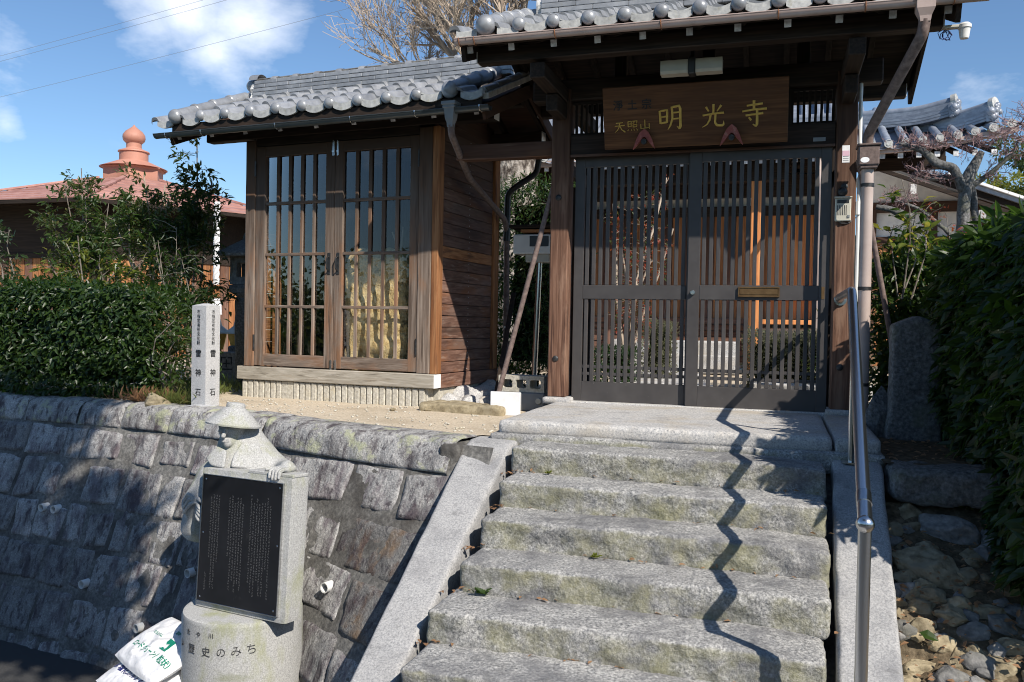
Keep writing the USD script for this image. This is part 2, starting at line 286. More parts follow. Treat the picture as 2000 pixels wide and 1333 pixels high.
# timber: grain runs along the stretched axis
def wood(name, ramp, axis, rough=.75, layers=(), vary=.18, spec=.25, gs=42, bump=.5, zgrad=None):
    sc = [1.0, 1.0, 1.0]; sc[axis] = .045
    b = [70.0, 70.0, 70.0]; b[axis] = 3.0
    return surf(name, ramp, scale=tuple(sc), nscale=gs, detail=5, rough=rough, bump=(b, bump, .004), layers=list(layers), vary=vary, spec=spec, dist=.6, zgrad=zgrad)
def ax(s, axis, k=.12): return tuple(s*(k if i == axis else 1) for i in range(3))
for a, n in ((0, 'x'), (1, 'y'), (2, 'z')):
    M['w_weather_'+n] = wood('wood_weathered_'+n, [(.3, (.095, .066, .048)), (.5, (.175, .132, .103)), (.7, (.29, .235, .19))], a, layers=[(ax(5, a, .3), .47, .63, (.25, .115, .05), .62, None), (ax(26, a, .06), .57, .66, (.07, .05, .038), .8, None), (ax(3, a), .53, .7, (.40, .36, .31), .5, None)], zgrad=(1.0, 2.25, (.05, .030, .019), .93))  # zgrad: less weathered stain higher up, plus eave shade put into the colour
    M['w_brown_'+n] = wood('wood_brown_'+n, [(.3, (.075, .038, .026)), (.5, (.14, .074, .052)), (.7, (.22, .13, .095))], a, layers=[(ax(7, a, .25), .52, .66, (.21, .085, .035), .7, None), (ax(34, a, .08), .58, .68, (.30, .22, .17), .55, None), (ax(5, a), .56, .7, (.05, .028, .02), .7, None), (ax(4, a, .3), .52, .7, (.20, .155, .13), .45, None)], zgrad=(1.25, 2.5, (.032, .017, .011), .8))  # zgrad puts the shade below the eaves into the upper colour
    M['w_red_'+n] = wood('wood_red_'+n, [(.3, (.17, .065, .025)), (.5, (.29, .125, .05)), (.7, (.40, .20, .09))], a, layers=[(ax(30, a, .06), .56, .66, (.10, .045, .025), .8, None)])
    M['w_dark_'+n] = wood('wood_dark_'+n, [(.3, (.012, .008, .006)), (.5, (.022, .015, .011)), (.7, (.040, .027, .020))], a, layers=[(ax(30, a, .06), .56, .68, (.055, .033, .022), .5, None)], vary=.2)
    M['w_post_'+n] = wood('wood_post_'+n, [(.3, (.07, .035, .022)), (.5, (.14, .072, .046)), (.7, (.24, .14, .095))], a, layers=[(ax(24, a, .05), .54, .64, (.045, .022, .016), .85, None), (ax(9, a, .2), .55, .68, (.30, .19, .13), .5, None)], zgrad=(1.3, 2.5, (.035, .019, .012), .85))  # zgrad darkens the post tops, eave shade painted into the wood
M['w_sill'] = wood('wood_sill', [(.3, (.25, .22, .175)), (.5, (.37, .335, .275)), (.7, (.49, .45, .385))], 0, layers=[(ax(28, 0, .07), .57, .65, (.13, .11, .085), .8, None), (ax(6, 0, .2), .55, .7, (.34, .25, .16), .6, None)], vary=.05)
M['w_cedar'] = wood('wood_cedar', [(.3, (.42, .15, .05)), (.5, (.56, .22, .075)), (.7, (.66, .30, .115))], 2, vary=.12, rough=.6)
M['w_sign'] = wood('wood_sign', [(.3, (.055, .023, .010)), (.5, (.105, .046, .019)), (.7, (.165, .078, .034))], 0, vary=0, rough=.5, layers=[(ax(3, 0, .4), .5, .7, (.07, .032, .016), .8, None)])
M['end_white'] = surf('end_white', [(.3, g(.30)), (.5, g(.50)), (.7, g(.66))], nscale=28, rough=.9, bump=(60, .5, .004), vary=.25)
M['white_paint'] = surf('white_paint', [(.3, g(.68)), (.7, g(.82))], nscale=12, rough=.6, vary=.03)
M['plaster'] = surf('plaster', [(.3, g(.62)), (.7, g(.78, (1, .99, .96)))], nscale=8, rough=.95, vary=.03, spec=.1)
M['kawara'] = surf('kawara', [(.3, (.19, .198, .21)), (.5, (.255, .265, .28)), (.7, (.33, .34, .352))], nscale=9, rough=.34, spec=.65, vary=.15, bump=(40, .15, .003), metallic=.12, layers=[((16, 16, 16), .57, .68, (.30, .30, .285), .5, None), ((4, 4, 4), .56, .7, (.09, .095, .10), .5, None)])
M['kawara_edge'] = surf('kawara_edge', [(.3, (.28, .285, .28)), (.5, (.40, .405, .395)), (.7, (.52, .52, .49))], nscale=22, rough=.6, spec=.4, vary=.12, bump=(50, .3, .003), layers=[((20, 20, 20), .56, .66, (.28, .27, .20), .6, None)])
M['kawara_blue'] = surf('kawara_blue', [(.3, (.15, .17, .21)), (.5, (.21, .235, .28)), (.7, (.29, .32, .37))], nscale=8, rough=.4, spec=.55, vary=.12, metallic=.1)
M['ridge_plaster'] = surf('ridge_plaster', [(.3, g(.42)), (.5, g(.60, (1, .99, .95))), (.7, g(.72))], nscale=24, rough=.95, bump=(30, .8, .02))
M['gutter_black'] = surf('gutter_black', [(.3, (.028, .034, .034)), (.7, (.045, .052, .052))], nscale=8, rough=.32, spec=.6, vary=.05)
M['gutter_brown'] = surf('gutter_brown', [(.3, (.33, .25, .22)), (.7, (.42, .33, .295))], nscale=6, rough=.5, vary=.05, layers=[((8, 8, 8), .58, .7, (.16, .11, .09), .5, None)])
M['pipe_beige'] = surf('pipe_beige', [(.3, (.36, .285, .25)), (.7, (.45, .37, .33))], nscale=5, rough=.5, vary=.04)
M['door_metal'] = surf('door_metal', [(.3, (.048, .044, .043)), (.7, (.066, .061, .059))], nscale=7, rough=.45, spec=.4, vary=.06, bump=(90, .12, .002), layers=[((40, 40, 40), .68, .74, (.16, .15, .14), .5, None)])
M['iron'] = surf('iron', [(.3, g(.03)), (.7, g(.07))], nscale=30, rough=.5, metallic=.6, bump=(60, .3, .003))
M['rust'] = surf('rust', [(.3, (.14, .06, .03)), (.7, (.30, .13, .06))], nscale=60, rough=.8, bump=(70, .5, .003))
M['rusty_pole'] = surf('rusty_pole', [(.3, (.085, .06, .052)), (.5, (.14, .10, .088)), (.7, (.20, .15, .13))], nscale=30, rough=.75, bump=(60, .4, .003))
M['steel'] = surf('steel', [(.3, g(.62)), (.7, g(.72))], scale=(1, .1, .1), nscale=30, rough=.24, metallic=1.0, vary=0)
M['chrome'] = surf('chrome', [(.3, g(.55)), (.7, g(.65))], nscale=10, rough=.22, metallic=1.0, vary=0)
M['brass'] = surf('brass', [(.3, (.16, .09, .04)), (.7, (.26, .155, .07))], nscale=20, rough=.38, metallic=.75, vary=0)
M['gold'] = surf('gold', [(.3, (.52, .33, .07)), (.7, (.74, .50, .13))], nscale=20, rough=.42, metallic=.25, vary=0)
M['ink'] = surf('ink', [(.3, g(.012)), (.7, g(.02))], nscale=20, rough=.6, vary=0)
M['engrave'] = surf('engrave', [(.3, g(.03)), (.7, g(.07))], nscale=30, rough=.9, vary=0)
M['plate_black'] = surf('plate_black', [(.3, (.010, .011, .013)), (.7, (.016, .017, .02))], nscale=5, rough=.14, spec=.6, vary=0, layers=[((7, 7, 5), .62, .74, (.05, .05, .05), .5, None)])
M['plate_text'] = surf('plate_text', [(.3, g(.10)), (.7, g(.16))], nscale=20, rough=.5, vary=0)
M['red_paint'] = surf('red_paint', [(.3, (.26, .055, .04)), (.7, (.38, .10, .075))], nscale=30, rough=.55, layers=[((30, 30, 30), .58, .68, (.45, .25, .18), .5, None)])
M['red_roof'] = surf('red_roof', [(.3, (.31, .15, .12)), (.5, (.38, .20, .165)), (.7, (.46, .265, .225))], nscale=4, rough=.55, vary=.06, spec=.3, layers=[((2, 2, 2), .55, .72, (.50, .30, .25), .5, None), ((1.2, 1.2, 6), .5, .66, (.22, .10, .08), .5, None)])
M['finial'] = surf('finial', [(.3, (.40, .185, .13)), (.7, (.48, .24, .175))], nscale=3, rough=.55, vary=.04, spec=.3)
M['plastic_white'] = surf('plastic_white', [(.3, g(.62, (1, 1, .96))), (.7, g(.72, (1, 1, .96)))], nscale=6, rough=.4, vary=.03)
M['plastic_cream'] = surf('plastic_cream', [(.3, (.42, .40, .33)), (.7, (.52, .50, .42))], nscale=9, rough=.5, vary=.03)
M['plastic_dark'] = surf('plastic_dark', [(.3, g(.02)), (.7, g(.03))], nscale=9, rough=.4, vary=.03)
M['grey_box'] = surf('grey_box', [(.3, (.17, .18, .185)), (.7, (.22, .23, .235))], nscale=9, rough=.5, vary=.03)
M['sack'] = surf('sack', [(.3, g(.70)), (.7, g(.80))], nscale=9, rough=.42, bump=(14, .5, .03), bump2=(45, .35, .008), vary=.03)
M['green_ink'] = surf('green_ink', [(.3, (.005, .16, .10)), (.7, (.01, .22, .14))], nscale=9, rough=.45, vary=0)
M['blue_ink'] = surf('blue_ink', [(.3, (.02, .025, .10)), (.7, (.03, .035, .14))], nscale=9, rough=.45, vary=0)
M['pink_ink'] = surf('pink_ink', [(.3, (.60, .38, .46)), (.7, (.68, .45, .52))], nscale=9, rough=.5, vary=0)
M['cloth_white'] = surf('cloth_white', [(.3, g(.62)), (.7, g(.76))], nscale=30, rough=.95, bump=(40, .6, .008))
M['bark'] = surf('bark', [(.3, (.10, .08, .065)), (.5, (.19, .165, .14)), (.7, (.31, .28, .245))], scale=(1, 1, .4), nscale=24, rough=.95, bump=((40, 40, 14), .9, .015), spec=.1, layers=[((9, 9, 9), .56, .66, (.30, .32, .25), .6, None)])
M['bark_pale'] = surf('bark_pale', [(.3, (.30, .235, .18)), (.5, (.42, .345, .27)), (.7, (.54, .46, .37))], nscale=6, rough=.9, spec=.1, layers=[((3, 3, 3), .5, .7, (.25, .19, .15), .6, None)])
M['bark_trunk'] = surf('bark_trunk', [(.38, (.05, .04, .033)), (.5, (.22, .19, .16)), (.62, (.42, .38, .33))], scale=(1, 1, .6), nscale=11, rough=.95, bump=((22, 22, 12), 1.0, .05), spec=.1, layers=[((12, 12, 9), .56, .64, (.07, .055, .045), .9, None)])
M['twig_pink'] = surf('twig_pink', [(.3, (.16, .10, .10)), (.5, (.26, .175, .175)), (.7, (.38, .27, .27))], nscale=14, rough=.9, spec=.1)
M['core'] = surf('core', [(.3, (.012, .014, .007)), (.7, (.03, .034, .016))], nscale=20, rough=1.0, spec=0.0)
M['leaf_glossy'] = leafmat('leaf_glossy', [(.028, .055, .009), (.036, .075, .011), (.048, .098, .013), (.082, .142, .018), (.135, .195, .028)], trans=.32, rough=.40, tcol=(.10, .20, .02))
M['leaf_dark'] = leafmat('leaf_dark', [(.015, .034, .009), (.025, .056, .012), (.042, .08, .015), (.085, .115, .02)], trans=.25, rough=.40, tcol=(.08, .16, .02))
M['leaf_mix'] = leafmat('leaf_mix', [(.03, .06, .015), (.06, .10, .02), (.10, .11, .03), (.17, .09, .045), (.05, .085, .02), (.20, .055, .035)], trans=.35, rough=.4, tcol=(.22, .22, .05))
M['leaf_yellow'] = leafmat('leaf_yellow', [(.10, .13, .02), (.18, .20, .03), (.28, .26, .05), (.07, .11, .02)], trans=.4, rough=.4, tcol=(.45, .42, .06))
M['leaf_red'] = leafmat('leaf_red', [(.22, .03, .015), (.33, .09, .02), (.42, .17, .03), (.14, .04, .02)], trans=.4, rough=.5, tcol=(.5, .14, .03))
M['leaf_box'] = leafmat('leaf_box', [(.07, .075, .035), (.12, .115, .06), (.17, .155, .09), (.08, .10, .03)], trans=.3, rough=.6)
M['leaf_forest'] = leafmat('leaf_forest', [(.035, .06, .012), (.07, .10, .02), (.11, .13, .03), (.05, .075, .015)], trans=.3, rough=.6)
M['dry_leaf'] = leafmat('dry_leaf', [(.22, .12, .06), (.32, .20, .11), (.40, .28, .17), (.18, .08, .05)], trans=.2, rough=.8)
M['grass'] = leafmat('grass', [(.10, .13, .03), (.17, .19, .05), (.24, .23, .09), (.07, .10, .02)], trans=.35, rough=.6)
def glass_mat(name, tint, ior=1.45):
    return usdkit.material(stage, '/World/Looks/'+name, {'fr': ('fresnel', {'IOR': ior}), 't': ('transparent_bsdf', {'color': tint}), 'gl': ('glossy_bsdf', {'color': (1, 1, 1), 'roughness': .01}), 'm': ('mix_closure', {})},
        [('fr.fac', 'm.fac'), ('t.BSDF', 'm.closure1'), ('gl.BSDF', 'm.closure2')], surface='m.closure')
M['glass'] = glass_mat('glass', (.90, .92, .91), 1.55)
GLYPH = json.loads(r'''{"淨":[[[31,39,31,46,63,46,63,56,38,56,38,63,44,64,43,70,39,76,39,78,42,80,46,79,50,70,50,66,46,65,46,63,97,63,97,46,105,46,105,39,97,39,96,22,71,22,70,1,67,-2,63,-3,49,-3,47,2,47,5,63,5,63,22,38,22,38,29,63,29,63,39],[71,30,89,29,89,39,71,39],[71,47,89,46,89,56,71,56]],[[35,89,65,92,87,97,92,97,97,92,94,90,79,87,48,83,36,83]],[[81,67,89,85,97,83,88,66]],[[65,65,60,81,62,82,67,82,72,67]],[[9,91,12,96,16,96,29,88,32,85,32,82,29,78,27,78,24,82]],[[6,3,24,36,26,37,30,33,30,30,16,3,13,-2,11,-2]],[[4,59,6,65,9,66,19,61,27,54,22,48,14,55]]],"土":[[[6,1,6,9,50,9,50,54,13,54,13,62,50,62,50,97,59,98,59,62,97,62,97,54,59,54,59,9,104,9,104,1]]],"宗":[[[7,37,7,45,103,45,103,37,59,37,59,1,56,-2,49,-4,37,-4,34,4,49,4,51,5,51,37]],[[76,24,77,27,82,29,97,14,102,8,103,4,95,1,88,12]],[[9,87,52,87,48,97,56,99,62,87,102,87,102,63,93,63,92,79,18,79,17,63,9,63]],[[25,58,25,65,84,65,84,58]],[[5,6,17,16,25,29,34,27,25,13,13,1]]],"天":[[[5,2,5,4,18,9,27,15,41,30,47,44,46,47,7,47,7,55,48,55,50,59,50,81,11,81,11,89,98,89,98,81,59,81,58,56,103,55,103,47,62,46,69,30,84,14,98,6,106,4,101,-4,79,7,64,23,55,39,44,19,31,7,11,-4]]],"照":[[[84,18,85,21,91,23,103,5,105,-1,97,-4,91,9]],[[44,64,55,69,62,76,65,83,64,86,47,86,47,93,102,93,100,72,98,66,95,63,80,62,78,63,76,68,91,70,93,79,92,86,73,86,69,72,61,64,51,59,48,59]],[[50,57,98,57,98,26,50,26],[58,34,90,33,90,50,58,50]],[[61,18,63,20,69,20,76,-2,67,-3,67,2]],[[40,-3,38,19,45,19,48,2,47,-3]],[[10,93,42,93,42,30,20,30,18,29,18,24,10,24],[34,67,35,86,18,86,18,66],[35,58,18,59,18,37,35,37]],[[5,-1,14,11,19,22,27,20,21,7,13,-4]]],"山":[[[12,5,12,75,20,75,21,13,51,13,51,97,59,97,59,13,90,13,90,75,98,75,98,-4,90,-4,90,3,88,5]]],"明":[[[35,0,35,2,46,12,54,34,55,93,102,93,101,0,97,-3,92,-4,78,-4,76,1,76,4,92,4,94,5,94,30,92,32,62,32,56,13,47,0,41,-5],[63,40,94,39,94,59,63,59],[63,68,65,66,93,66,94,68,94,85,63,85]],[[9,91,45,91,45,25,17,25,17,15,9,15],[17,34,37,33,37,55,17,55],[37,82,17,83,17,62,37,62]]],"光":[[[4,2,5,4,13,6,21,11,27,17,31,24,35,41,35,48,6,48,6,56,50,56,50,98,59,98,59,56,104,56,104,48,73,47,73,5,76,4,95,4,97,8,98,22,100,22,106,19,104,3,101,-2,96,-4,73,-4,67,-2,65,1,64,48,44,48,40,23,34,12,26,4,13,-3,9,-4]],[[74,65,85,86,87,94,96,91,83,65,81,63]],[[15,89,20,92,23,92,25,90,34,73,36,65,28,62,23,77]]],"寺":[[[6,55,6,63,50,63,50,77,15,77,15,85,50,85,50,98,59,98,59,85,96,85,96,77,59,77,59,64,104,63,104,55,79,54,79,41,103,41,103,33,79,33,78,1,74,-2,69,-3,54,-3,51,5,70,5,70,33,8,33,8,41,69,41,70,55]],[[22,26,27,30,30,30,42,18,46,11,38,7,33,16]]],"雷":[[[8,79,51,79,51,87,15,87,15,94,95,94,95,87,59,87,59,80,102,79,102,55,94,55,94,72,60,72,59,43,51,43,51,72,16,72,16,55,8,55]],[[18,40,92,40,92,-3,84,-3,83,0,27,0,26,-4,18,-4],[60,17,59,7,84,7,84,17],[60,33,59,23,84,23,84,33],[26,8,51,7,51,16,49,17,26,17],[51,32,26,33,26,23,51,23]],[[64,53,91,53,91,47,64,47]],[[64,66,89,66,89,60,64,60]],[[19,53,45,53,45,47,19,47]],[[21,66,45,66,45,60,21,60]]],"神":[[[47,22,47,80,70,80,70,98,78,98,78,82,79,80,102,80,102,23,94,23,93,27,78,27,78,-4,70,-4,70,27,56,27,55,22],[78,36,80,34,93,34,94,36,94,50,78,50],[78,58,94,57,94,73,78,73],[55,35,70,34,70,50,55,50],[55,58,70,57,70,73,55,73]],[[4,35,4,38,9,40,23,54,33,69,32,71,6,71,6,79,27,79,18,93,19,96,24,98,33,86,33,83,28,81,28,79,40,79,43,77,42,71,31,52,41,42,44,38,44,35,41,31,39,31,32,41,28,43,28,-4,21,-4,21,40,19,40,8,29]]],"石":[[[3,27,20,44,29,58,38,79,37,82,7,82,7,90,103,90,103,82,48,82,43,67,36,54,37,52,96,52,96,-4,88,-4,87,4,36,4,35,-4,27,-4,27,38,25,38,10,22,8,22],[35,13,88,12,88,44,35,44]]],"市":[[[6,74,6,82,52,82,52,85,46,97,52,99,54,99,56,96,62,82,105,82,105,74,59,73,59,58,95,58,94,13,86,9,70,10,68,17,86,17,86,50,59,50,59,-4,50,-4,50,50,26,50,25,9,16,9,16,58,50,58,50,73]]],"指":[[[49,60,49,98,57,97,58,82,78,86,89,91,93,91,98,86,96,84,80,79,57,75,57,64,58,62,90,61,94,62,97,66,97,75,105,73,104,62,102,58,96,54,57,54,52,56]],[[49,-4,49,45,100,45,100,-3,92,-3,91,1,57,1,56,-4],[56,9,92,8,92,20,56,20],[56,28,92,27,92,38,56,38]],[[6,32,4,40,20,45,20,68,5,68,5,76,20,76,20,98,28,98,28,76,41,76,41,68,28,68,28,47,42,50,43,43,28,38,28,1,26,-2,21,-4,9,-3,8,4,17,3,20,4,20,34,17,35]]],"定":[[[4,1,13,10,19,21,25,47,33,46,31,31,35,21,43,13,51,10,51,56,23,56,23,64,87,64,87,56,59,56,59,38,92,38,92,30,59,30,59,8,67,6,105,6,103,-2,62,-2,52,0,39,6,28,19,19,4,12,-4]],[[9,61,9,86,51,86,51,89,47,95,47,97,50,98,56,98,62,86,101,86,101,61,93,61,92,78,18,78,17,61]]],"有":[[[5,37,5,39,24,57,34,75,33,76,7,76,7,84,38,84,43,98,51,96,48,87,48,84,103,84,103,76,43,76,38,65,39,63,90,63,90,1,86,-3,67,-4,64,2,64,4,82,4,82,18,37,18,36,-4,28,-4,28,48,26,48,19,39,10,32],[36,26,81,25,82,36,37,37],[37,55,37,44,82,45,81,56]]],"形":[[[59,2,60,4,65,5,82,16,94,28,98,35,106,33,102,25,96,18,78,3,65,-4]],[[65,39,66,42,72,44,87,55,95,65,103,63,103,61,96,53,74,36,69,35]],[[64,71,65,74,83,85,92,96,100,93,100,91,89,80,71,67,68,67]],[[5,0,5,3,10,8,14,16,19,42,19,47,5,47,5,55,19,56,19,83,7,83,6,91,63,91,63,83,53,82,53,55,64,55,64,47,53,46,53,-4,44,-4,43,47,27,47,25,25,19,7,11,-4,9,-4],[27,56,44,55,44,83,27,83]]],"文":[[[4,3,31,14,49,27,32,49,23,70,6,70,6,78,54,78,54,82,47,96,54,99,58,95,64,82,58,80,58,78,105,78,105,70,87,70,77,46,62,27,76,16,93,8,106,5,101,-3,89,0,72,8,56,20,38,8,19,-1,9,-4],[32,69,43,47,56,34,68,48,78,69]]],"化":[[[36,29,36,31,57,43,57,96,66,96,66,52,69,52,88,71,95,82,103,77,94,64,81,51,66,39,66,9,69,6,94,7,97,16,97,29,106,26,104,8,102,3,98,-1,62,-1,57,6,57,32,54,32,42,24]],[[5,53,5,55,15,64,25,78,34,98,42,96,42,93,31,72,31,-4,23,-4,23,59,20,58,11,46]]],"財":[[[54,14,50,21,65,35,74,49,80,63,79,64,52,64,52,72,83,72,83,97,91,98,92,72,106,72,106,64,92,63,92,5,90,-1,82,-4,70,-4,68,3,83,4,83,49,79,46,70,29,56,14]],[[33,17,33,19,40,21,50,8,51,3,44,0,39,11]],[[10,94,48,94,48,24,10,24],[17,32,40,31,40,46,18,46,17,44],[18,87,17,74,18,72,40,72,40,87],[40,65,17,66,17,52,40,52]],[[4,0,4,2,12,10,17,21,25,20,19,6,11,-4]]],"ロ":[[[16,81,95,81,95,4,85,4,84,10,26,10,25,4,16,4],[26,72,25,19,85,19,85,72]]],"ー":[[[11,52,99,52,99,42,11,42]]],"ド":[[[89,71,80,88,86,90,94,78,95,73]],[[33,1,33,89,43,89,43,59,61,54,88,43,89,38,85,32,66,42,43,49,43,1]],[[66,81,70,84,73,84,82,68,76,65]]],"ク":[[[11,48,26,59,36,70,43,80,49,94,59,91,52,78,89,79,96,75,90,57,82,41,71,26,52,10,31,0,29,0,23,6,23,8,44,16,64,32,77,51,83,70,46,70,41,62,20,43,17,43]]],"リ":[[[41,7,41,9,59,16,70,27,75,43,75,89,85,89,85,47,83,34,79,24,68,11,54,3,47,1]],[[24,35,24,88,34,88,34,35]]],"ン":[[[21,3,16,12,18,13,38,17,62,29,85,50,97,68,101,61,101,57,87,38,70,23,49,11,24,3]],[[19,78,19,80,24,85,27,85,45,71,53,62,46,56,29,72]]],"粒":[[[42,8,77,8,83,34,87,63,95,63,96,61,94,49,85,9,105,8,105,0,42,0]],[[46,77,70,78,66,97,73,98,78,85,78,81,72,80,72,78,102,78,102,70,46,70]],[[58,37,53,62,60,63,69,17,64,14,61,14,60,17]],[[31,66,36,79,38,91,44,90,45,87,37,65]],[[4,19,12,32,19,52,5,53,5,61,21,61,21,98,29,98,29,61,44,61,44,53,29,53,29,49,41,35,44,29,40,24,38,24,31,37,29,37,29,-4,21,-4,21,35,19,35,17,27,9,12]],[[6,89,13,89,18,66,12,65]]],"状":[[[4,25,6,29,27,46,27,63,19,59,6,80,12,83,22,71,25,64,27,64,27,98,35,98,35,2,39,3,45,9,56,25,61,38,64,53,63,57,39,57,39,65,65,65,65,98,73,98,73,65,105,65,105,57,75,56,80,36,87,22,101,6,107,3,101,-4,97,-2,83,13,75,28,72,39,69,39,67,29,60,15,50,2,43,-4,36,1,35,-4,27,-4,27,35,19,30,9,19]],[[82,89,83,92,88,94,97,83,101,75,94,71,93,75]]],"塩":[[[29,-1,29,7,42,7,42,35,100,35,100,8,106,7,106,-1],[82,8,92,7,92,28,82,28],[76,27,66,28,66,7,76,7],[49,8,60,7,60,28,49,28]],[[6,14,4,23,18,29,18,63,6,63,6,71,18,71,18,97,26,97,27,71,38,70,40,71,48,85,52,98,60,97,58,85,104,85,104,78,54,78,50,72,51,70,94,70,95,43,48,43,48,67,46,67,42,60,39,60,36,63,26,63,26,32,29,32,38,36,39,28,8,14],[55,51,57,49,86,49,87,51,87,63,55,63]]],"カ":[[[12,8,20,13,35,30,40,40,45,60,44,63,14,63,14,72,46,71,46,92,56,92,55,71,88,72,94,69,90,20,88,12,83,5,77,3,57,4,56,13,75,12,79,15,83,32,84,63,54,63,48,36,38,18,21,2,19,2]]],"ル":[[[58,88,68,88,67,17,72,18,85,27,99,43,104,38,104,34,89,19,64,3,58,7]],[[8,8,22,24,27,36,30,66,29,88,39,88,38,50,34,28,26,13,16,3]]],"シ":[[[21,2,17,11,19,12,35,15,60,27,72,36,86,50,94,63,97,62,100,54,93,44,78,29,60,16,43,8,24,2]],[[28,82,32,89,35,89,54,77,57,73,51,67]],[[12,57,17,65,40,51,40,48,35,42]]],"ウ":[[[15,40,15,75,50,75,49,94,59,94,59,75,92,76,97,72,89,40,82,27,68,13,47,2,40,1,34,9,49,13,59,18,70,27,80,43,85,61,85,67,24,67,24,40]]],"ム":[[[10,7,8,17,24,17,41,66,46,85,46,90,48,90,57,88,57,85,35,19,45,19,83,24,77,37,70,46,76,50,79,50,95,23,103,5,93,1,87,15]]],"歴":[[[61,40,58,46,64,50,73,63,73,65,62,65,62,71,77,72,77,82,84,82,84,72,102,72,102,65,88,64,94,54,105,46,101,40,99,40,85,56,84,36,77,37,77,56,63,40]],[[4,0,11,22,13,37,13,92,104,92,104,85,21,85,21,45,31,53,37,63,37,65,25,65,25,71,40,72,40,82,47,82,47,72,59,72,59,65,47,64,47,62,55,57,59,52,56,48,54,48,47,54,46,36,40,36,39,55,27,39,21,43,19,22,13,0,11,-4]],[[20,-1,20,6,34,6,34,30,42,30,42,6,59,6,59,38,67,38,67,27,94,27,94,20,67,20,67,6,104,6,104,-1]]],"史":[[[5,2,6,4,26,9,34,14,23,28,19,38,26,40,33,28,42,21,48,29,51,43,50,44,14,44,14,81,51,81,51,98,59,98,59,81,97,81,97,44,59,44,57,29,50,16,55,12,74,7,105,5,102,-4,66,0,43,9,28,1,12,-4,9,-4],[59,53,89,52,89,73,59,73],[22,53,51,52,51,73,22,73]]],"の":[[[10,31,10,47,17,64,28,75,45,83,65,84,74,82,85,76,92,69,98,58,100,38,97,26,93,19,84,10,72,4,58,2,54,10,70,13,79,18,85,24,90,34,91,47,89,57,85,64,79,70,72,74,61,76,58,54,52,34,47,23,39,13,33,10,25,10,21,12,15,18],[19,48,20,28,25,21,32,20,37,24,47,47,51,65,52,76,38,72,26,62]]],"み":[[[8,20,8,30,12,39,19,46,28,51,45,54,55,76,54,79,25,77,25,86,48,86,64,88,68,85,68,82,65,80,60,70,54,53,67,51,83,45,84,63,93,62,91,40,104,32,101,23,97,24,91,30,88,30,80,13,72,5,60,-2,53,3,53,5,68,13,77,24,81,35,76,39,66,43,50,46,37,17,27,9,18,9,14,11,10,15],[17,22,20,18,26,18,32,25,41,46,28,43,22,39,16,29]]],"ち":[[[12,69,13,78,22,76,35,76,37,92,46,92,44,76,86,81,86,73,84,72,42,68,36,45,39,44,42,47,55,51,74,51,83,48,90,42,93,36,93,22,90,15,80,6,69,2,37,1,34,10,57,9,72,12,79,16,84,24,84,34,82,38,77,42,69,44,59,44,40,38,32,31,30,26,23,27,21,28,21,30,29,49,33,68]]],"た":[[[53,11,53,32,61,31,60,19,64,13,72,11,88,11,100,13,100,5,93,3,68,3,61,5]],[[59,58,98,58,98,50,59,50]],[[11,66,11,74,31,73,36,74,38,82,38,93,49,92,45,75,66,79,66,70,43,66,37,39,23,1,15,3,13,5,24,28,34,64]]],"や":[[[7,50,7,53,16,55,28,61,24,72,17,81,25,85,27,84,36,65,62,75,80,77,92,73,97,68,100,62,100,49,97,42,92,37,81,33,69,33,60,35,59,45,71,41,78,41,85,43,90,48,92,56,90,63,86,67,79,69,71,69,56,65,40,58,60,5,60,1,53,-1,51,-1,50,1,46,19,33,53,30,53,12,43]],[[62,76,45,89,48,93,54,93,67,81]]],"川":[[[89,92,98,92,98,-3,89,-3]],[[52,87,61,87,61,6,52,7]],[[3,1,12,15,16,29,17,91,26,92,26,39,23,20,20,11,11,-4]]],"い":[[[74,74,74,77,82,79,86,74,97,48,101,30,100,23,92,21,90,37,84,58,77,72]],[[15,46,14,83,24,82,24,45,26,32,32,18,37,15,44,16,50,26,53,37,60,30,53,13,47,6,43,4,35,4,28,8,20,21]]],"(":[[[10,30,10,48,13,66,17,78,25,94,27,95,32,93,32,90,27,83,22,69,18,39,21,14,29,-7,20,-6,14,9]]],")":[[[14,73,5,93,11,95,15,89,23,70,27,50,26,21,20,0,16,-7,9,-7,9,-4,15,9,18,24,18,55]]]}''')
def text(chars, size, origin, ex, ey, depth=.003, gap=1.0, vertical=False, thick=0.0):
    """Lettering: origin is the lower left corner of the first character, ex reads on, ey is up; extruded along ex x ey. thick swells the strokes."""
    from shapely.geometry import Polygon
    mb = MB(); ex, ey, o = (np.array(q, float) for q in (ex, ey, origin)); nz = np.cross(ex, ey); k = size/110
    for i, ch in enumerate(chars):
        off = np.array([0, -i*size*gap]) if vertical else np.array([i*size*gap, 0])
        for rings in GLYPH.get(ch, []):
            R = [np.array(r, float).reshape(-1, 2) for r in rings]
            pg = Polygon(R[0], R[1:]).buffer(thick)
            for q in getattr(pg, 'geoms', [pg]):
                if q.is_empty: continue
                m = trimesh.creation.extrude_polygon(q, 1.0, engine='earcut'); v = np.array(m.vertices)
                xy = v[:, :2]*k+off
                mb.add((o+xy[:, :1]*ex+xy[:, 1:2]*ey+(v[:, 2:]*depth)*nz, np.array(m.faces)))
    return mb
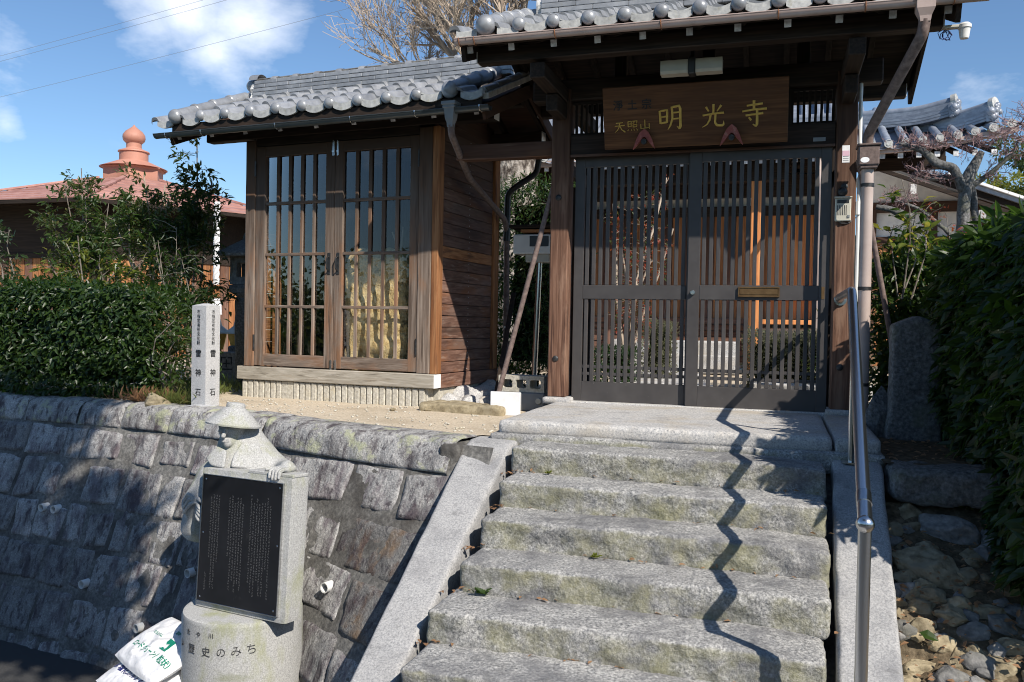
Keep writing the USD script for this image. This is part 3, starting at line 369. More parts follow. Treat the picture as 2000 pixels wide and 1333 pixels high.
# ---------------------------------------------------------------- terrace, road, retaining wall, stairs
WALL = np.array([(-11.5, -.50), (-9, -.60), (-7.4, -.68), (-6.34, -.74), (-5.7, -.77), (-5.06, -.83), (-4.27, -.93), (-3.68, -1.07), (-3.11, -1.24), (-2.57, -1.45), (-2.07, -1.61), (-1.6, -1.72), (-1.0, -1.84)])
_t = np.linspace(0, 1, 400); _x = np.linspace(-11.5, -1.0, 400)
_y = np.interp(_x, WALL[:, 0], WALL[:, 1])
for _ in range(60): _y[1:-1] = (_y[:-2]+2*_y[1:-1]+_y[2:])/4
_C = np.stack([_x, _y], 1); _S = np.concatenate([[0], np.cumsum(np.linalg.norm(np.diff(_C, axis=0), axis=1))])
_T = np.gradient(_C, axis=0); _T /= np.linalg.norm(_T, axis=1, keepdims=True); _N = np.stack([_T[:, 1], -_T[:, 0]], 1)
SLEN = _S[-1]; TOPZ = -.115
def W(s, z, d):
    s, z, d = np.broadcast_arrays(np.asarray(s, float), z, d)
    cx, cy = np.interp(s, _S, _C[:, 0]), np.interp(s, _S, _C[:, 1]); nx, ny = np.interp(s, _S, _N[:, 0]), np.interp(s, _S, _N[:, 1])
    w = np.clip((cx+2.35)/1.1, 0, 1); o = .38*(TOPZ-z)+d; e = .35*w*w*(3-2*w)*np.clip(TOPZ-.06-z, 0, 1.25)        # the wall bends out to meet the sloping kerb
    return np.stack([cx+nx*o, cy+ny*o-e, z], -1)
def s_of_x(x): return float(np.interp(x, _C[:, 0], _S))
def wall_y(x): return np.interp(x, _C[:, 0], _C[:, 1])

xs = np.concatenate([np.linspace(-60, -11, 8), np.linspace(-10.5, -1.2, 150), np.linspace(-1.1, 1.3, 10), np.linspace(1.35, 4, 40), np.linspace(5, 60, 8)])
ts = np.concatenate([np.linspace(0, .12, 40)[:-1], np.linspace(.12, 1, 26)**1.0])
Y0 = np.where(xs < -1.2, np.where(xs < -11.4, -.5, wall_y(np.clip(xs, -11.5, -1.2)))+.20, np.where(xs < 1.31, -1.50, -1.62))
P = np.zeros((len(xs), len(ts), 3))
for i, x in enumerate(xs):
    y = Y0[i]+np.where(ts < .12, ts/.12*4.5, 4.5+((ts-.12)/.88)**2*70)
    P[i, :, 0], P[i, :, 1] = x, y
P[..., 2] = ground_z(P[..., 0], P[..., 1])+.012*(meshkit.fbm(P*6, 3, 2)-.5)
tag(obj('ground', sheet(P), M['sand'], smooth=True), 'pale sandy temple ground above the retaining wall', 'ground', kind='structure')
tag(obj('road', sheet(np.stack(np.meshgrid(np.array([-400, -30, -12, -8, -5, -2, 1, 5, 12, 30, 400.]), np.array([-400, -30, -12, -8, -5, -3, -1, 0, 30, 400.]), np.array([-2.06]), indexing='ij'), -1)[:, :, 0]), M['asphalt']), 'dark asphalt road at the foot of the wall', 'road', kind='structure')

rng = np.random.default_rng(11)
wl = thing('retaining_wall', 'curved retaining wall of squared granite stones below the hedge', 'wall', (-5, -1.4, -2.06))
S, Z = np.meshgrid(np.linspace(0, SLEN, 420), np.linspace(TOPZ-.03, -2.3, 70), indexing='ij')
P = W(S, Z, 0)
P += .016*(meshkit.fbm(P*9, 4, 3)-.5)[..., None]*np.array([0, -1, 0])
obj('mortar', sheet(P), M['mortar'], wl, smooth=True)
def wall_piece(s0, s1, z0, z1, bulge, seed, jit=.02):
    r = np.random.default_rng(seed); nu, nv = max(9, int((s1-s0)/.02)), max(8, int((z1-z0)/.02))
    a, b = np.meshgrid(np.linspace(-1, 1, nu), np.linspace(-1, 1, nv), indexing='ij')
    c = r.uniform(-jit, jit, (4, 2)); wa, wb = (a+1)/2, (b+1)/2
    e = (c[0]*((1-wa)*(1-wb))[..., None]+c[1]*(wa*(1-wb))[..., None]+c[2]*(wa*wb)[..., None]+c[3]*((1-wa)*wb)[..., None])
    # rounded corners
    ra = np.abs(a)**6; rb = np.abs(b)**6; k = 1-.035*ra*rb
    s = (s0+s1)/2+a*k*(s1-s0)/2+e[..., 0]; z = (z0+z1)/2+b*k*(z1-z0)/2+e[..., 1]
    edge = meshkit.fbm(np.stack([s*14, z*14, np.full_like(s, seed)], -1), 3, 1)-.5
    s += edge*.03*(np.abs(a)**8); z += (meshkit.fbm(np.stack([s*14, z*14, np.full_like(s, seed+9)], -1), 3, 1)-.5)*.035*(np.abs(b)**8)
    prof = np.clip((1-np.abs(a)**24)*(1-np.abs(b)**18), 0, 1)**.5
    d = -.025+(.025+bulge)*prof+(meshkit.fbm(np.stack([s*6, z*6, np.full_like(s, seed*.37)], -1), 4, 7)-.5)*.06*prof+(meshkit.fbm(np.stack([s*19, z*19, np.full_like(s, seed*.71)], -1), 3, 17)-.5)*.022*prof
    return sheet(W(s, z, d))
edges = [TOPZ-.215, -.62, -.96, -1.28, -1.62, -1.97, -2.3]
# coping: long stones; their tops run back under the earth
cuts = [0, .9, 1.9, 2.8, s_of_x(-7.9), s_of_x(-7.1), s_of_x(-5.93), s_of_x(-5.25), s_of_x(-4.72), s_of_x(-4.15), s_of_x(-3.45), s_of_x(-3.03), s_of_x(-1.262)]
for i, (a, b) in enumerate(zip(cuts, cuts[1:])):
    nu, nv = max(12, int((b-a)/.03)), 22
    q = np.array([(-.03, -.215), (.015, -.205), (.03, -.18), (.036, -.12), (.034, -.06), (.022, -.018), (-.01, 0), (-.06, .006), (-.14, .007), (-.24, .004), (-.34, -.02)])
    tt = np.linspace(0, len(q)-1, nv); qd, qz = np.interp(tt, range(len(q)), q[:, 0]), np.interp(tt, range(len(q)), q[:, 1])
    uu = np.linspace(a+.012, b-.012, nu); Sg, D = np.meshgrid(uu, qd, indexing='ij'); Zg = np.broadcast_to(qz, Sg.shape)+TOPZ
    en = 1-np.clip(np.minimum(Sg-a, b-Sg)/.05, 0, 1); D = D-.03*en**2; Zg = Zg-.02*en**2
    P = W(Sg, Zg, D); nz = (meshkit.fbm(P*8+i, 4, 5)-.5)
    P = P+np.stack([0*nz, -nz*.045, nz*.03], -1)+(meshkit.noise(np.stack([Sg*2, Sg*0+i, Sg*0], -1), 3)-.5)[..., None]*np.array([0, -.03, .012])
    obj('coping_stone', sheet(P), M['coping_stone'], wl, smooth=True)
v, f = rblock(-1.37, -1.225, -1.88, -1.45, -.36, -.142, r=.03, res=.03, amp=.008, freq=9, seed=77)
obj('end_mortar', (v, f), M['mortar'], wl, smooth=True)
mats = ['wall_stone', 'wall_stone', 'wall_stone', 'wall_stone_dark']
for r_, (zt, zb) in enumerate(zip(edges, edges[1:])):
    s = -.2-.13*r_+rng.uniform(0, .3)
    while s < SLEN-.02:
        w = rng.uniform(.24, .50) if s < s_of_x(-3.6) else rng.uniform(.42, .80)
        e = min(s+w, SLEN+.25)
        if e > .3:
            x = float(np.interp((s+e)/2, _S, _C[:, 0])); m = mats[rng.integers(4)]
            if r_ == 1 and -2.15 < x < -1.3 or (r_ == 2 and -1.6 < x): m = 'wall_stone_rust'
            if r_ >= 3 and x < -3.2 and rng.random() < .55: m = 'wall_stone_dark'
            zz = rng.uniform(-.018, .018, 2)
            obj('wall_stone', wall_piece(s+.006, e-.006, zb+.006+zz[0], zt-.006+zz[1], rng.uniform(.002, .020), int(rng.integers(1e6)), jit=.026), M[m], wl, smooth=True)
        s = e
for (x, z) in [(-1.93, -1.07), (-3.33, -1.27), (-4.55, -1.53), (-5.15, -1.02), (-5.30, -1.02), (-3.72, -1.72)]:
    s = s_of_x(x); c = W(s, z, .0); n = W(s, z, 1)-W(s, z, 0); n = n/np.linalg.norm(n); c = c+n*.03
    mb = MB().add(tube([c-n*.12, c+n*.028], .034, 14, cap=False), tube([c-n*.12, c+n*.026], .029, 14, cap=False))
    a_ = np.array([n[1], -n[0], 0]); a_ /= np.linalg.norm(a_); b_ = np.cross(n, a_); th = np.linspace(0, 2*np.pi, 15)
    ring = np.stack([c+n*.027+rr*(np.cos(th)[:, None]*a_+np.sin(th)[:, None]*b_) for rr in (.0285, .0345)], 0)
    mb.add(sheet(ring)); p_ = obj('weep_pipe', mb, M['plastic_white'], wl, smooth=40)
    obj('pipe_mud', tube([c-n*.1, c-n*.03], .028, 12), M['soil'], p_)

# ---- stairs
st = thing('stone_stairs', 'worn granite stairs rising to the temple gate', 'stairs', (0.05, -3.5, -2.06))
RISE, TREAD, Y1, Z1 = .1526, .3262, -1.565, -.129
base = [(-1.2, -.35)]
poly = [(-1.5, -2.2), (-1.5, -.20)]
yy, zz = Y1+.02, -.30
for k in range(1, 13):
    poly += [(Y1+.12-TREAD*(k-1), Z1-RISE*(k-1)-.17)]
poly += [(Y1-TREAD*12, -2.2)]
obj('rubble_bed', prism(poly, -.98, 1.05, 'x'), M['mortar'], st)
for k in range(1, 13):
    zt = Z1-RISE*(k-1); yf = Y1-TREAD*k; q = rng.uniform(-.02, .02, 4); sh = .022*(k-1)
    xl = -.885+q[0]*.8+.012*k if k < 3 else -.86+q[0]
    xr = 1.005-.012*k+q[1]*.5
    if k <= 7:
        m = rblock(xl, xr, yf, yf+TREAD+.10, zt-RISE-.035, zt, r=.028, res=.022 if k < 6 else .018, amp=.0085, freq=11, seed=k*3+1, front=3.0)
    else:
        m = rblock(xl, xr, yf, yf+TREAD+.10, zt-RISE-.035, zt, r=.04, res=.08, amp=.01, freq=8, seed=k*3+1, front=1.6)
    v, f = m; v = v.copy(); v[:, 2] += .008*(meshkit.noise(np.stack([v[:, 0]*1.3, 0*v[:, 0]+k, 0*v[:, 0]], -1), 8)-.5)-.018*np.clip((v[:, 0]-xr+.25)/.25, 0, 1)*(k % 2)
    obj('step', (v, f), M['granite'], st, smooth=True)
def curb(xo, xi, side, seed):
    """Sloping border stone; xo, xi give the edges at the top and 1.75 m further down."""
    q = [(-1.38, -.128), (-1.66, -.128), (-1.74, -.15)]+[(-1.74-.045*i, -.15-.0235*i) for i in range(1, 90)]
    q = np.array([p for p in q if p[1] > -2.15])
    if side > 0: q = q-np.array([0, .0])
    n = len(q); cols = 14; t = np.clip((-1.66-q[:, 0])/1.75, 0, 2.4)
    a, b = (xo[0]+(xo[1]-xo[0])*t), (xi[0]+(xi[1]-xi[0])*t)
    lo, hi = np.minimum(a, b), np.maximum(a, b)
    pr = np.array([(0, -.32), (0, -.05), (.01, -.022), (.035, -.005), (.08, 0)]+[(u, .0) for u in np.linspace(.14, .86, 7)]+[(.92, 0), (.965, -.005), (.99, -.022), (1, -.05), (1, -.32)])
    P = np.zeros((n, len(pr), 3))
    P[..., 0] = lo[:, None]+pr[None, :, 0]*(hi-lo)[:, None]; P[..., 1] = q[:, None, 0]; P[..., 2] = q[:, None, 1]+pr[None, :, 1]
    nz = meshkit.fbm(P*7+seed, 4, seed)-.5
    P[..., 2] += nz*.02; P[..., 0] += nz*.022*np.where(pr[:, 0] < .5, 1, -1)
    v, f = sheet(P); c = MB().add((v, f))
    for end in (0, -1):
        k = len(pr); ring = P[end]; cen = ring.mean(0); c.add((np.vstack([ring, cen]), np.array([(i, i+1, k) for i in range(k-1)])))
    return c
obj('curb_stone', curb((-1.245, -1.165), (-.925, -.935), -1, 3), M['granite_curb'], st, smooth=50, label='left sloping border stone of the stairs')
obj('curb_stone', curb((1.303, 1.24), (1.028, .978), 1, 5), M['granite_curb'], st, smooth=50, label='right sloping border stone of the stairs')
# landing under the gate
ld = thing('gate_landing', 'pale granite landing slab in front of the gate', 'landing', (0.1, -.8, -.13))
obj('landing_slab', rblock(-1.085, 1.035, -1.53, .02, -.105, -.002, r=.03, res=.035, amp=.004, freq=7, seed=2, front=1.3), M['granite_light'], ld, smooth=True)
obj('landing_slab', rblock(1.05, 1.31, -1.525, -.06, -.105, -.003, r=.02, res=.035, amp=.004, freq=7, seed=4), M['granite_light'], ld, smooth=True)
obj('landing_footing', rblock(-1.13, 1.33, -1.575, -1.1, -.22, -.088, r=.025, res=.035, amp=.006, freq=8, seed=6), M['granite'], ld, smooth=True)
obj('door_sill', box(-1.0, 1.10, -.045, .10, -.06, .006, .006), M['granite_light'], ld)
obj('inner_slab', box(-1.1, 1.3, .10, 1.3, -.2, -.03, .01), M['granite_light'], ld)
# pebbles
# weeds in the joints and dry leaves on the treads
def leaf_mesh(pos, dirs, nrm, size, width=.42, fold=.18, curl=.15):
    """Many leaves: each six vertices folded along a midrib, tip and base pointed."""
    n = len(pos); d = dirs/np.linalg.norm(dirs, axis=1, keepdims=True); s = np.cross(d, nrm); s /= np.linalg.norm(s, axis=1, keepdims=True)+1e-9; u = np.cross(s, d)
    L = np.broadcast_to(np.asarray(size, float), (n,))[:, None]; w = L*width/2
    V = np.stack([pos, pos+d*L*.35+s*w+u*L*fold*.5, pos+d*L*.42, pos+d*L*.35-s*w+u*L*fold*.5, pos+d*L*.75+s*w*.66+u*L*(fold*.3-curl*.5), pos+d*L*.75-s*w*.66+u*L*(fold*.3-curl*.5), pos+d*L-u*L*curl, pos+d*L*.75-u*L*curl*.5], 1)
    F = np.array([(0, 1, 2), (0, 2, 3), (1, 4, 7), (1, 7, 2), (2, 7, 5), (2, 5, 3), (4, 6, 7), (7, 6, 5)])
    return V.reshape(-1, 3), (np.arange(n)[:, None, None]*8+F).reshape(-1, 3)
def unit(v): return v/(np.linalg.norm(v, axis=-1, keepdims=True)+1e-9)
def weed(c, n, size, mat, name, label, cat, seed, group=None):
    r = np.random.default_rng(seed); d = unit(np.stack([r.normal(0, .8, n), r.normal(-.3, .6, n), r.uniform(.25, 1.1, n)], 1))
    p = np.array(c)+r.normal(0, size*.35, (n, 3))*np.array([1, .4, .15])
    return tag(obj(name, leaf_mesh(p, d, unit(np.array([0, -.5, 1])+r.normal(0, .3, (n, 3))), size*r.uniform(.6, 1.2, n), .5), M[mat]), label, cat, group)
for i, (x, k, n, sz, lb) in enumerate([(-.70, 4, 13, .055, 'small bright green weed at the left end of a stair joint'), (-.18, 3, 22, .028, 'low moss tuft in the joint near the stairs middle'), (-.62, 1, 16, .026, 'tiny green tuft at the left end of the top stair joint')]):
    weed((x, Y1-TREAD*k-.03, Z1-RISE*k+.012), n, sz, 'leaf_yellow' if i else 'leaf_glossy', 'weed', lb, 'weed', 40+i)
r = np.random.default_rng(5)
for k in range(1, 8):
    n = 26; x = np.concatenate([r.uniform(-.93, -.80, 12), r.uniform(-.85, 1.0, n-12)]); p = np.stack([x, np.full(n, Y1-TREAD*k)-r.uniform(.0, .03, n), np.full(n, Z1-RISE*k+.012)-.02*(x < -.85)], 1)
    if k == 1: P_all, = [p]
    else: P_all = np.vstack([P_all, p])
n = len(P_all); tag(obj('leaf_litter', leaf_mesh(P_all, unit(np.stack([r.normal(0, 1, n), r.normal(0, .6, n), r.normal(0, .15, n)], 1)), unit(np.array([0, 0, 1.])+r.normal(0, .35, (n, 3))), r.uniform(.018, .04, n), .5), M['dry_leaf']), 'dry brown leaf crumbs in the stair joints', 'leaf litter', kind='stuff')
# ---------------------------------------------------------------- kawara roofs (frame: u along the eave, v inwards, z up)
TW = .262
def tile_profile():
    w = TW; x = np.concatenate([np.linspace(0, .10, 7), np.linspace(.10, w, 9)[1:]])
    return x, np.where(x <= .10, .046*np.sqrt(np.clip(1-((x-.05)/.05)**2, 0, 1)), -.024*np.sin(np.pi*np.clip((x-.10)/(w-.10), 0, 1)))
def on_slope(u, s, h, v0, z0, a, flip=1):
    """Point at u, distance s up the slope and h above it."""
    return np.stack([u, v0+flip*(s*math.cos(a)-h*math.sin(a)), z0+s*math.sin(a)+h*math.cos(a)], -1)
def tile_mesh(u0, s0, L, v0, z0, a, flip=1, th=.016, rnd=None):
    j = rnd.uniform(-.003, .003, 3) if rnd is not None else (0, 0, 0)
    x, TP = tile_profile(); P = np.zeros((4, len(x), 3))
    for i, (s, hh) in enumerate([(0, -.002), (0, th+.010), (L*.5, th*.5+.008), (L, .0)]):
        P[i] = on_slope(u0+x+j[0], s0+s+j[1]+0*x, TP+hh+j[2], v0, z0, a, flip)
    return sheet(P if flip > 0 else P[:, ::-1])
def eave_drop(u0, v0, z0, a, drop=.062, t=.018):
    """The curved hanging face of an eave tile (pan part) as a solid."""
    x = np.linspace(.095, TW, 9); k = (x-.095)/(TW-.095)
    top = -.024*np.sin(np.pi*k)+.024; bot = -.034-.030*np.sin(np.pi*k)**.8
    F, B = [], []
    out = []
    for dv in (-.012, -.012+t):
        out.append(np.stack([np.stack([u0+x, np.full(9, v0+dv), z0+top], -1), np.stack([u0+x, np.full(9, v0+dv), z0+bot], -1)], 0))
    P = np.stack([out[0][0], out[0][1], out[1][1], out[1][0], out[0][0]], 0)
    return sheet(P[::-1])
def kawara_roof(T, u0, ncol, v0, z0, a, nrow, expo, seed, big_left=None, big_right=None, ridge=None, back=True, rowsback=2, big_r=.068):
    r = np.random.default_rng(seed)
    for c in range(ncol):
        u = u0+c*TW
        e = obj('eave_tile', tile_mesh(u, -.02, expo+.05, v0, z0+.012, a, rnd=r), M['kawara'], T, smooth=35)
        obj('eave_face', eave_drop(u, v0-.015, z0+.018, a), M['kawara_edge'], e, smooth=35)
        obj('eave_roll_end', sphere((u+.05, v0-.018, z0+.032), .053, 2, (1, .75, 1)), M['kawara'], e, smooth=True)
        for k in range(1, nrow):
            obj('roof_tile', tile_mesh(u, k*expo, expo+.04, v0, z0+.012, a, rnd=r), M['kawara'], T, smooth=35)
    if back and ridge:
        vr, zr = ridge
        for c in range(ncol):
            for k in range(rowsback):
                obj('roof_tile', tile_mesh(u0+c*TW, k*expo*1.9, expo*1.9+.04, 2*vr-v0, z0+.012, a, flip=-1, rnd=r), M['kawara'], T, smooth=35)
    for b in (big_left, big_right):
        if b is None: continue
        slen = (ridge[0]-v0)/math.cos(a)
        R = big_r; kk = 0; s = .0
        while s < slen-.05:
            e = min(s+.27, slen); n = 5
            pts = [on_slope(np.array(b), q, .05, v0, z0, a) for q in np.linspace(s, e+.01, 4)]
            p = obj('verge_roll_tile', tube(pts, [R, R*.985, R*.97, R*.96], 16), M['kawara'], T, smooth=40)
            if s > 0:
                pts = [on_slope(np.array(b), q, .052, v0, z0, a) for q in (s-.012, s, s+.022, s+.032)]
                obj('roll_band', tube(pts, [R*.98, R*1.13, R*1.13, R*.98], 16), M['kawara'], p, smooth=40)
            s = e
        obj('verge_roll_end', sphere(on_slope(np.array(b), -.01, .05, v0, z0, a), R*1.15, 2, (1, .85, 1)), M['kawara'], T, smooth=True)
def noshi_ridge(T, u0, u1, v, z0, rows, rh, seed, half=.11, cap=.075, shrink=.006):
    """Stacked flat ridge tiles in broken joints, round cap tiles on top."""
    r = np.random.default_rng(seed)
    for k in range(rows):
        h = half-shrink*k; u = u0-.15*(k % 2)
        while u < u1-.02:
            e = min(u+.30+r.uniform(-.004, .004), u1); a = max(u, u0)
            if e-a > .03:
                obj('ridge_tile', box(a+.002, e-.002, v-h-r.uniform(0, .004), v+h, z0+k*rh+.003, z0+(k+1)*rh-.004+r.uniform(-.001, .001), .003), M['kawara'], T)
            u = e
        obj('ridge_bed', box(u0+.004, u1-.004, v-h+.025, v+h-.025, z0+k*rh-.001, z0+(k+1)*rh+.001, .001), M['mortar'], T) if k == 0 else None
    zt = z0+rows*rh; u = u0
    obj('ridge_core', box(u0+.01, u1-.01, v-half*.6, v+half*.6, z0+.01, zt+.02, .002), M['mortar'], T)
    th = np.linspace(0, np.pi, 11)
    while u < u1-.02:
        e = min(u+.27, u1); prof = lambda R: np.stack([-np.cos(th)*R, np.sin(th)*R*.72], -1)
        P = np.stack([np.concatenate([np.full((11, 1), q), v+prof(R)[:, :1]*1.25, zt+prof(R)[:, 1:]], 1) for q, R in ((u, cap*.93), (u+.20, cap*.96), (u+.205, cap*1.14), (u+.245, cap*1.14), (e+.004, cap))], 0)
        obj('ridge_cap_tile', sheet(P[:, ::-1]), M['kawara'], T, smooth=40)
        u = e
def ridge_end(T, u, v, z0, h, s=1):
    """Rounded gable-end tiles with a pale mortar collar; s = +1 for the right end, -1 for the left."""
    zs = np.linspace(0, 1, 9); rr = np.random.default_rng(3)
    prof = [(-.105, 0), (-.125, .03), (-.085, .10), (-.10, .16), (-.075, h), (-.03, h+.06), (.03, h+.06), (.075, h), (.10, .16), (.085, .10), (.125, .03), (.105, 0)]
    obj('ridge_end_mortar', prism([(v+a, z0-.03+b) for a, b in prof], u-.028, u+.028, 'x'), M['ridge_plaster'], T)
    for (zz, R) in ((.075, .062), (h-.02, .066)):
        p = [np.array([u+s*q, v, z0+zz]) for q in (.0, .07, .105, .125, .133)]
        obj('ridge_end_roll', tube(p, [R, R, R*.93, R*.7, R*.3], 16), M['kawara'], T, smooth=50)
    th = np.linspace(0, np.pi, 9)
    P = np.stack([np.stack([np.full(9, u+s*q), v-np.cos(th)*R, z0+h+.015+np.sin(th)*R*.8], -1) for q, R in ((-.06, .095), (.05, .10), (.062, .085))], 0)
    obj('ridge_end_cap', sheet(P if s < 0 else P[:, ::-1]), M['kawara'], T, smooth=50)

# ---------------------------------------------------------------- the gate
gt = thing('temple_gate', 'dark timber temple gate with grey tiled gable roof above the stairs', 'gate', (.05, .2, -.12))
def part(T, name, mesh, m, **k): return obj(name, mesh, M[m], T, **k)
PL, PR = (-1.142, -.986), (1.097, 1.247)
for (a, b) in (PL, PR):
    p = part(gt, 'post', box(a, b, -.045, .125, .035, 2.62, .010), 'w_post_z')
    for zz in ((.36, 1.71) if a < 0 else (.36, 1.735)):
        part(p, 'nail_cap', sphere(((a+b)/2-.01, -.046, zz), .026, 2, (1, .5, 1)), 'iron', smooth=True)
    part(gt, 'post_stone', rblock(a-.03, b+.05, -.085, .19, -.02, .036, r=.012, res=.03, amp=.003, seed=int(9+a)), 'granite_light', smooth=True)
    q = part(gt, 'rear_post', box(a+.015, b-.015, .95, 1.09, -.05, 2.46, .008), 'w_dark_z')
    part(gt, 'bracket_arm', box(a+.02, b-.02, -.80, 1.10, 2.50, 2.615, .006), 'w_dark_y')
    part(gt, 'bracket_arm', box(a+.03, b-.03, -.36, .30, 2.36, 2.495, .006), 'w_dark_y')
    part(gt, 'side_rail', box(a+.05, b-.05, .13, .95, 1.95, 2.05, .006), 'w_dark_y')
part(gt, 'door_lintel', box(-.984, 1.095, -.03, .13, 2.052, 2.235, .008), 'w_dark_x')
part(gt, 'lintel_lip', box(-.98, 1.09, -.036, -.0315, 2.046, 2.066, .002), 'w_brown_x')  # brown strip added as the orange highlight along the lintel's lower edge
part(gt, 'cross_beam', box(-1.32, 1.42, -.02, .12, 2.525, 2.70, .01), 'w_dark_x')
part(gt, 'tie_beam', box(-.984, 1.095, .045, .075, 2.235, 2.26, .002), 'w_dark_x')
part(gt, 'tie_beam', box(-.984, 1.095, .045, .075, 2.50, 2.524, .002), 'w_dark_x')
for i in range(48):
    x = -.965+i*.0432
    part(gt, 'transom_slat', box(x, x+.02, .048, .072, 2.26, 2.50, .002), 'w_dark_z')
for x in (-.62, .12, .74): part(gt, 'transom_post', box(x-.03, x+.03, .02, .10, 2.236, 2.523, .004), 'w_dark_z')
GA = math.atan(.40); GV0, GZ0 = -.90, 2.748        # eave line of the roof boarding
def gz(y): return GZ0+.40*(y-GV0) if y <= .15 else GZ0+.40*(.15-GV0)-.40*(y-.15)
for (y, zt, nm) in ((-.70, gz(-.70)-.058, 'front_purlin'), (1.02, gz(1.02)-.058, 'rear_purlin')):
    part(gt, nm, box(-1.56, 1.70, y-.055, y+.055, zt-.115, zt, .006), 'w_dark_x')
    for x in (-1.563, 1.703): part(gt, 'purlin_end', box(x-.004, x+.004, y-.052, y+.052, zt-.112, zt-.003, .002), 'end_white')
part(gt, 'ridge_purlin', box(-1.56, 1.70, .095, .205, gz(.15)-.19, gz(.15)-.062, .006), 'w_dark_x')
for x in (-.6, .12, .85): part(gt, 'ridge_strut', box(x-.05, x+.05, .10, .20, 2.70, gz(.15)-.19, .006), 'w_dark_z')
xr = np.linspace(-1.575, 1.705, 11)
for x in xr:
    for (ya, yb) in ((-.872, .15), (1.20, .15)):
        za, zb = gz(ya)-.033, gz(yb)-.033
        p = part(gt, 'rafter', beam((x, ya, za), (x, yb, zb), .046, .058, c=.003), 'w_dark_y')
        if ya < 0:
            d = unit(np.array([0, yb-ya, zb-za])); e = np.array([x, ya, za])-d*.0045
            part(p, 'rafter_end', beam(e-d*.003, e+d*.003, .046, .06, c=.002), 'end_white')
for k in range(7):
    for s in (0, 1):
        L = 1.05/7; ya, yb = GV0+L*k, GV0+L*(k+1)
        if s: ya, yb = .30-ya, .30-yb
        za, zb = gz(ya)+.008, gz(yb)+.008; d = unit(np.array([0, yb-ya, zb-za]))*.002
        part(gt, 'roof_board', (lambda a, b: (MB().add(sheet(np.array([[[-1.60, a[0], a[1]], [1.745, a[0], a[1]]], [[-1.60, b[0], b[1]], [1.745, b[0], b[1]]]])), sheet(np.array([[[-1.60, a[0], a[1]+.014], [1.745, a[0], a[1]+.014]], [[-1.60, b[0], b[1]+.014], [1.745, b[0], b[1]+.014]]])))).get())((ya+d[1], za+d[2]), (yb-d[1], zb-d[2])), 'w_dark_x')
for x in (-1.618, 1.76):
    for (ya, yb) in ((-.915, .148), (1.215, .152)):
        part(gt, 'bargeboard', beam((x, ya, gz(ya)-.045), (x, yb, gz(yb)-.045), .032, .15, c=.004), 'w_dark_y')
part(gt, 'eave_board', box(-1.60, 1.745, -.925, -.90, GZ0-.012, GZ0+.070, .003), 'w_dark_x')
kawara_roof(gt, -1.222, 11, -.915, GZ0+.083, GA, 4, .27, 21, big_left=-1.43, big_right=1.70, ridge=(.15, 3.2))
for x in (-1.70, -1.385):
    e = part(gt, 'corner_tile', tile_mesh(x-.03, -.02, .30, -.915, GZ0+.078, GA), 'kawara', smooth=35)
    part(e, 'eave_face', eave_drop(x-.06 if x < -1.5 else x-.05, -.93, GZ0+.088, GA), 'kawara_edge', smooth=35)
for k in range(4):
    s0 = k*.27
    pts = [on_slope(np.array(-1.62), s, -.01, -.915, GZ0+.083, GA) for s in (s0, s0+.28)]
    part(gt, 'verge_tile', beam(pts[0], pts[1], .10, .05), 'kawara_edge')
    pts = [on_slope(np.array(1.80), s, -.01, -.915, GZ0+.083, GA) for s in (s0, s0+.28)]
    part(gt, 'verge_tile', beam(pts[0], pts[1], .10, .05), 'kawara_edge')
noshi_ridge(gt, -1.28, 1.55, .15, 3.238, 7, .045, 31, half=.13)
ridge_end(gt, -1.30, .15, 3.238, .30, -1)
ridge_end(gt, 1.58, .15, 3.238, .30, 1)

# sliding doors
def lattice_door(label, x0, x1, y, z0, sl, sr, n, extra=None):
    d = thing('gate_door', label, 'door', ((x0+x1)/2, y, z0), group=None)
    t = .034
    p = lambda nm, a, b, c, e, dy=0.0, m='door_metal': part(d, nm, box(a, b, y+dy, y+t-dy, c, e, .003), m)
    p('stile', x0, x0+sl, z0, 2.06); p('stile', x1-sr, x1, z0, 2.06)
    p('top_rail', x0+sl, x1-sr, 1.972, 2.06, .0015); p('middle_rail', x0+sl, x1-sr, .868, .985, -.002); p('bottom_rail', x0+sl, x1-sr, z0, .172, .0015)
    w = (x1-sr-x0-sl); pitch = w/(n+.0)
    for i in range(n):
        a = x0+sl+pitch*(i+.5)-.0155
        p('slat', a, a+.031, .985, 1.972, .004); p('slat', a, a+.031, .172, .868, .004)
    for zz in (.225, .285): p('cross_bar', x0+sl, x1-sr, zz, zz+.026, .010)
    return d
dl = lattice_door('left sliding lattice door of the gate, with the doorknob at its meeting edge beside it', -.955, .045, .055, .004, .082, .06, 15)
dl.prim.SetCustomDataByKey('label', 'left sliding lattice door of the gate, set behind its neighbour')
dr = lattice_door('right sliding lattice door of the gate, with a bronze letter slot', 0.0, 1.075, .004, .004, .095, .078, 16)
ms = part(dr, 'letter_slot', MB().add(box(.398, .712, -.012, .001, .892, .972, .004), box(.405, .705, -.018, -.011, .962, .972, .002), box(.405, .705, -.018, -.011, .892, .902, .002), box(.398, .408, -.018, -.011, .892, .972, .002), box(.702, .712, -.018, -.011, .892, .972, .002)), 'brass')
part(ms, 'slot_flap', box(.412, .698, -.0165, -.0125, .912, .953, .002), 'brass')
part(dr, 'lock', MB().add(tube([(.045, .003, .925), (.045, -.022, .925)], [.021, .017], 14), box(.036, .052, -.036, -.02, .915, .94, .003)), 'chrome')
part(dr, 'pull', box(1.018, 1.042, .0015, .004, .88, .975, .001), 'brass')

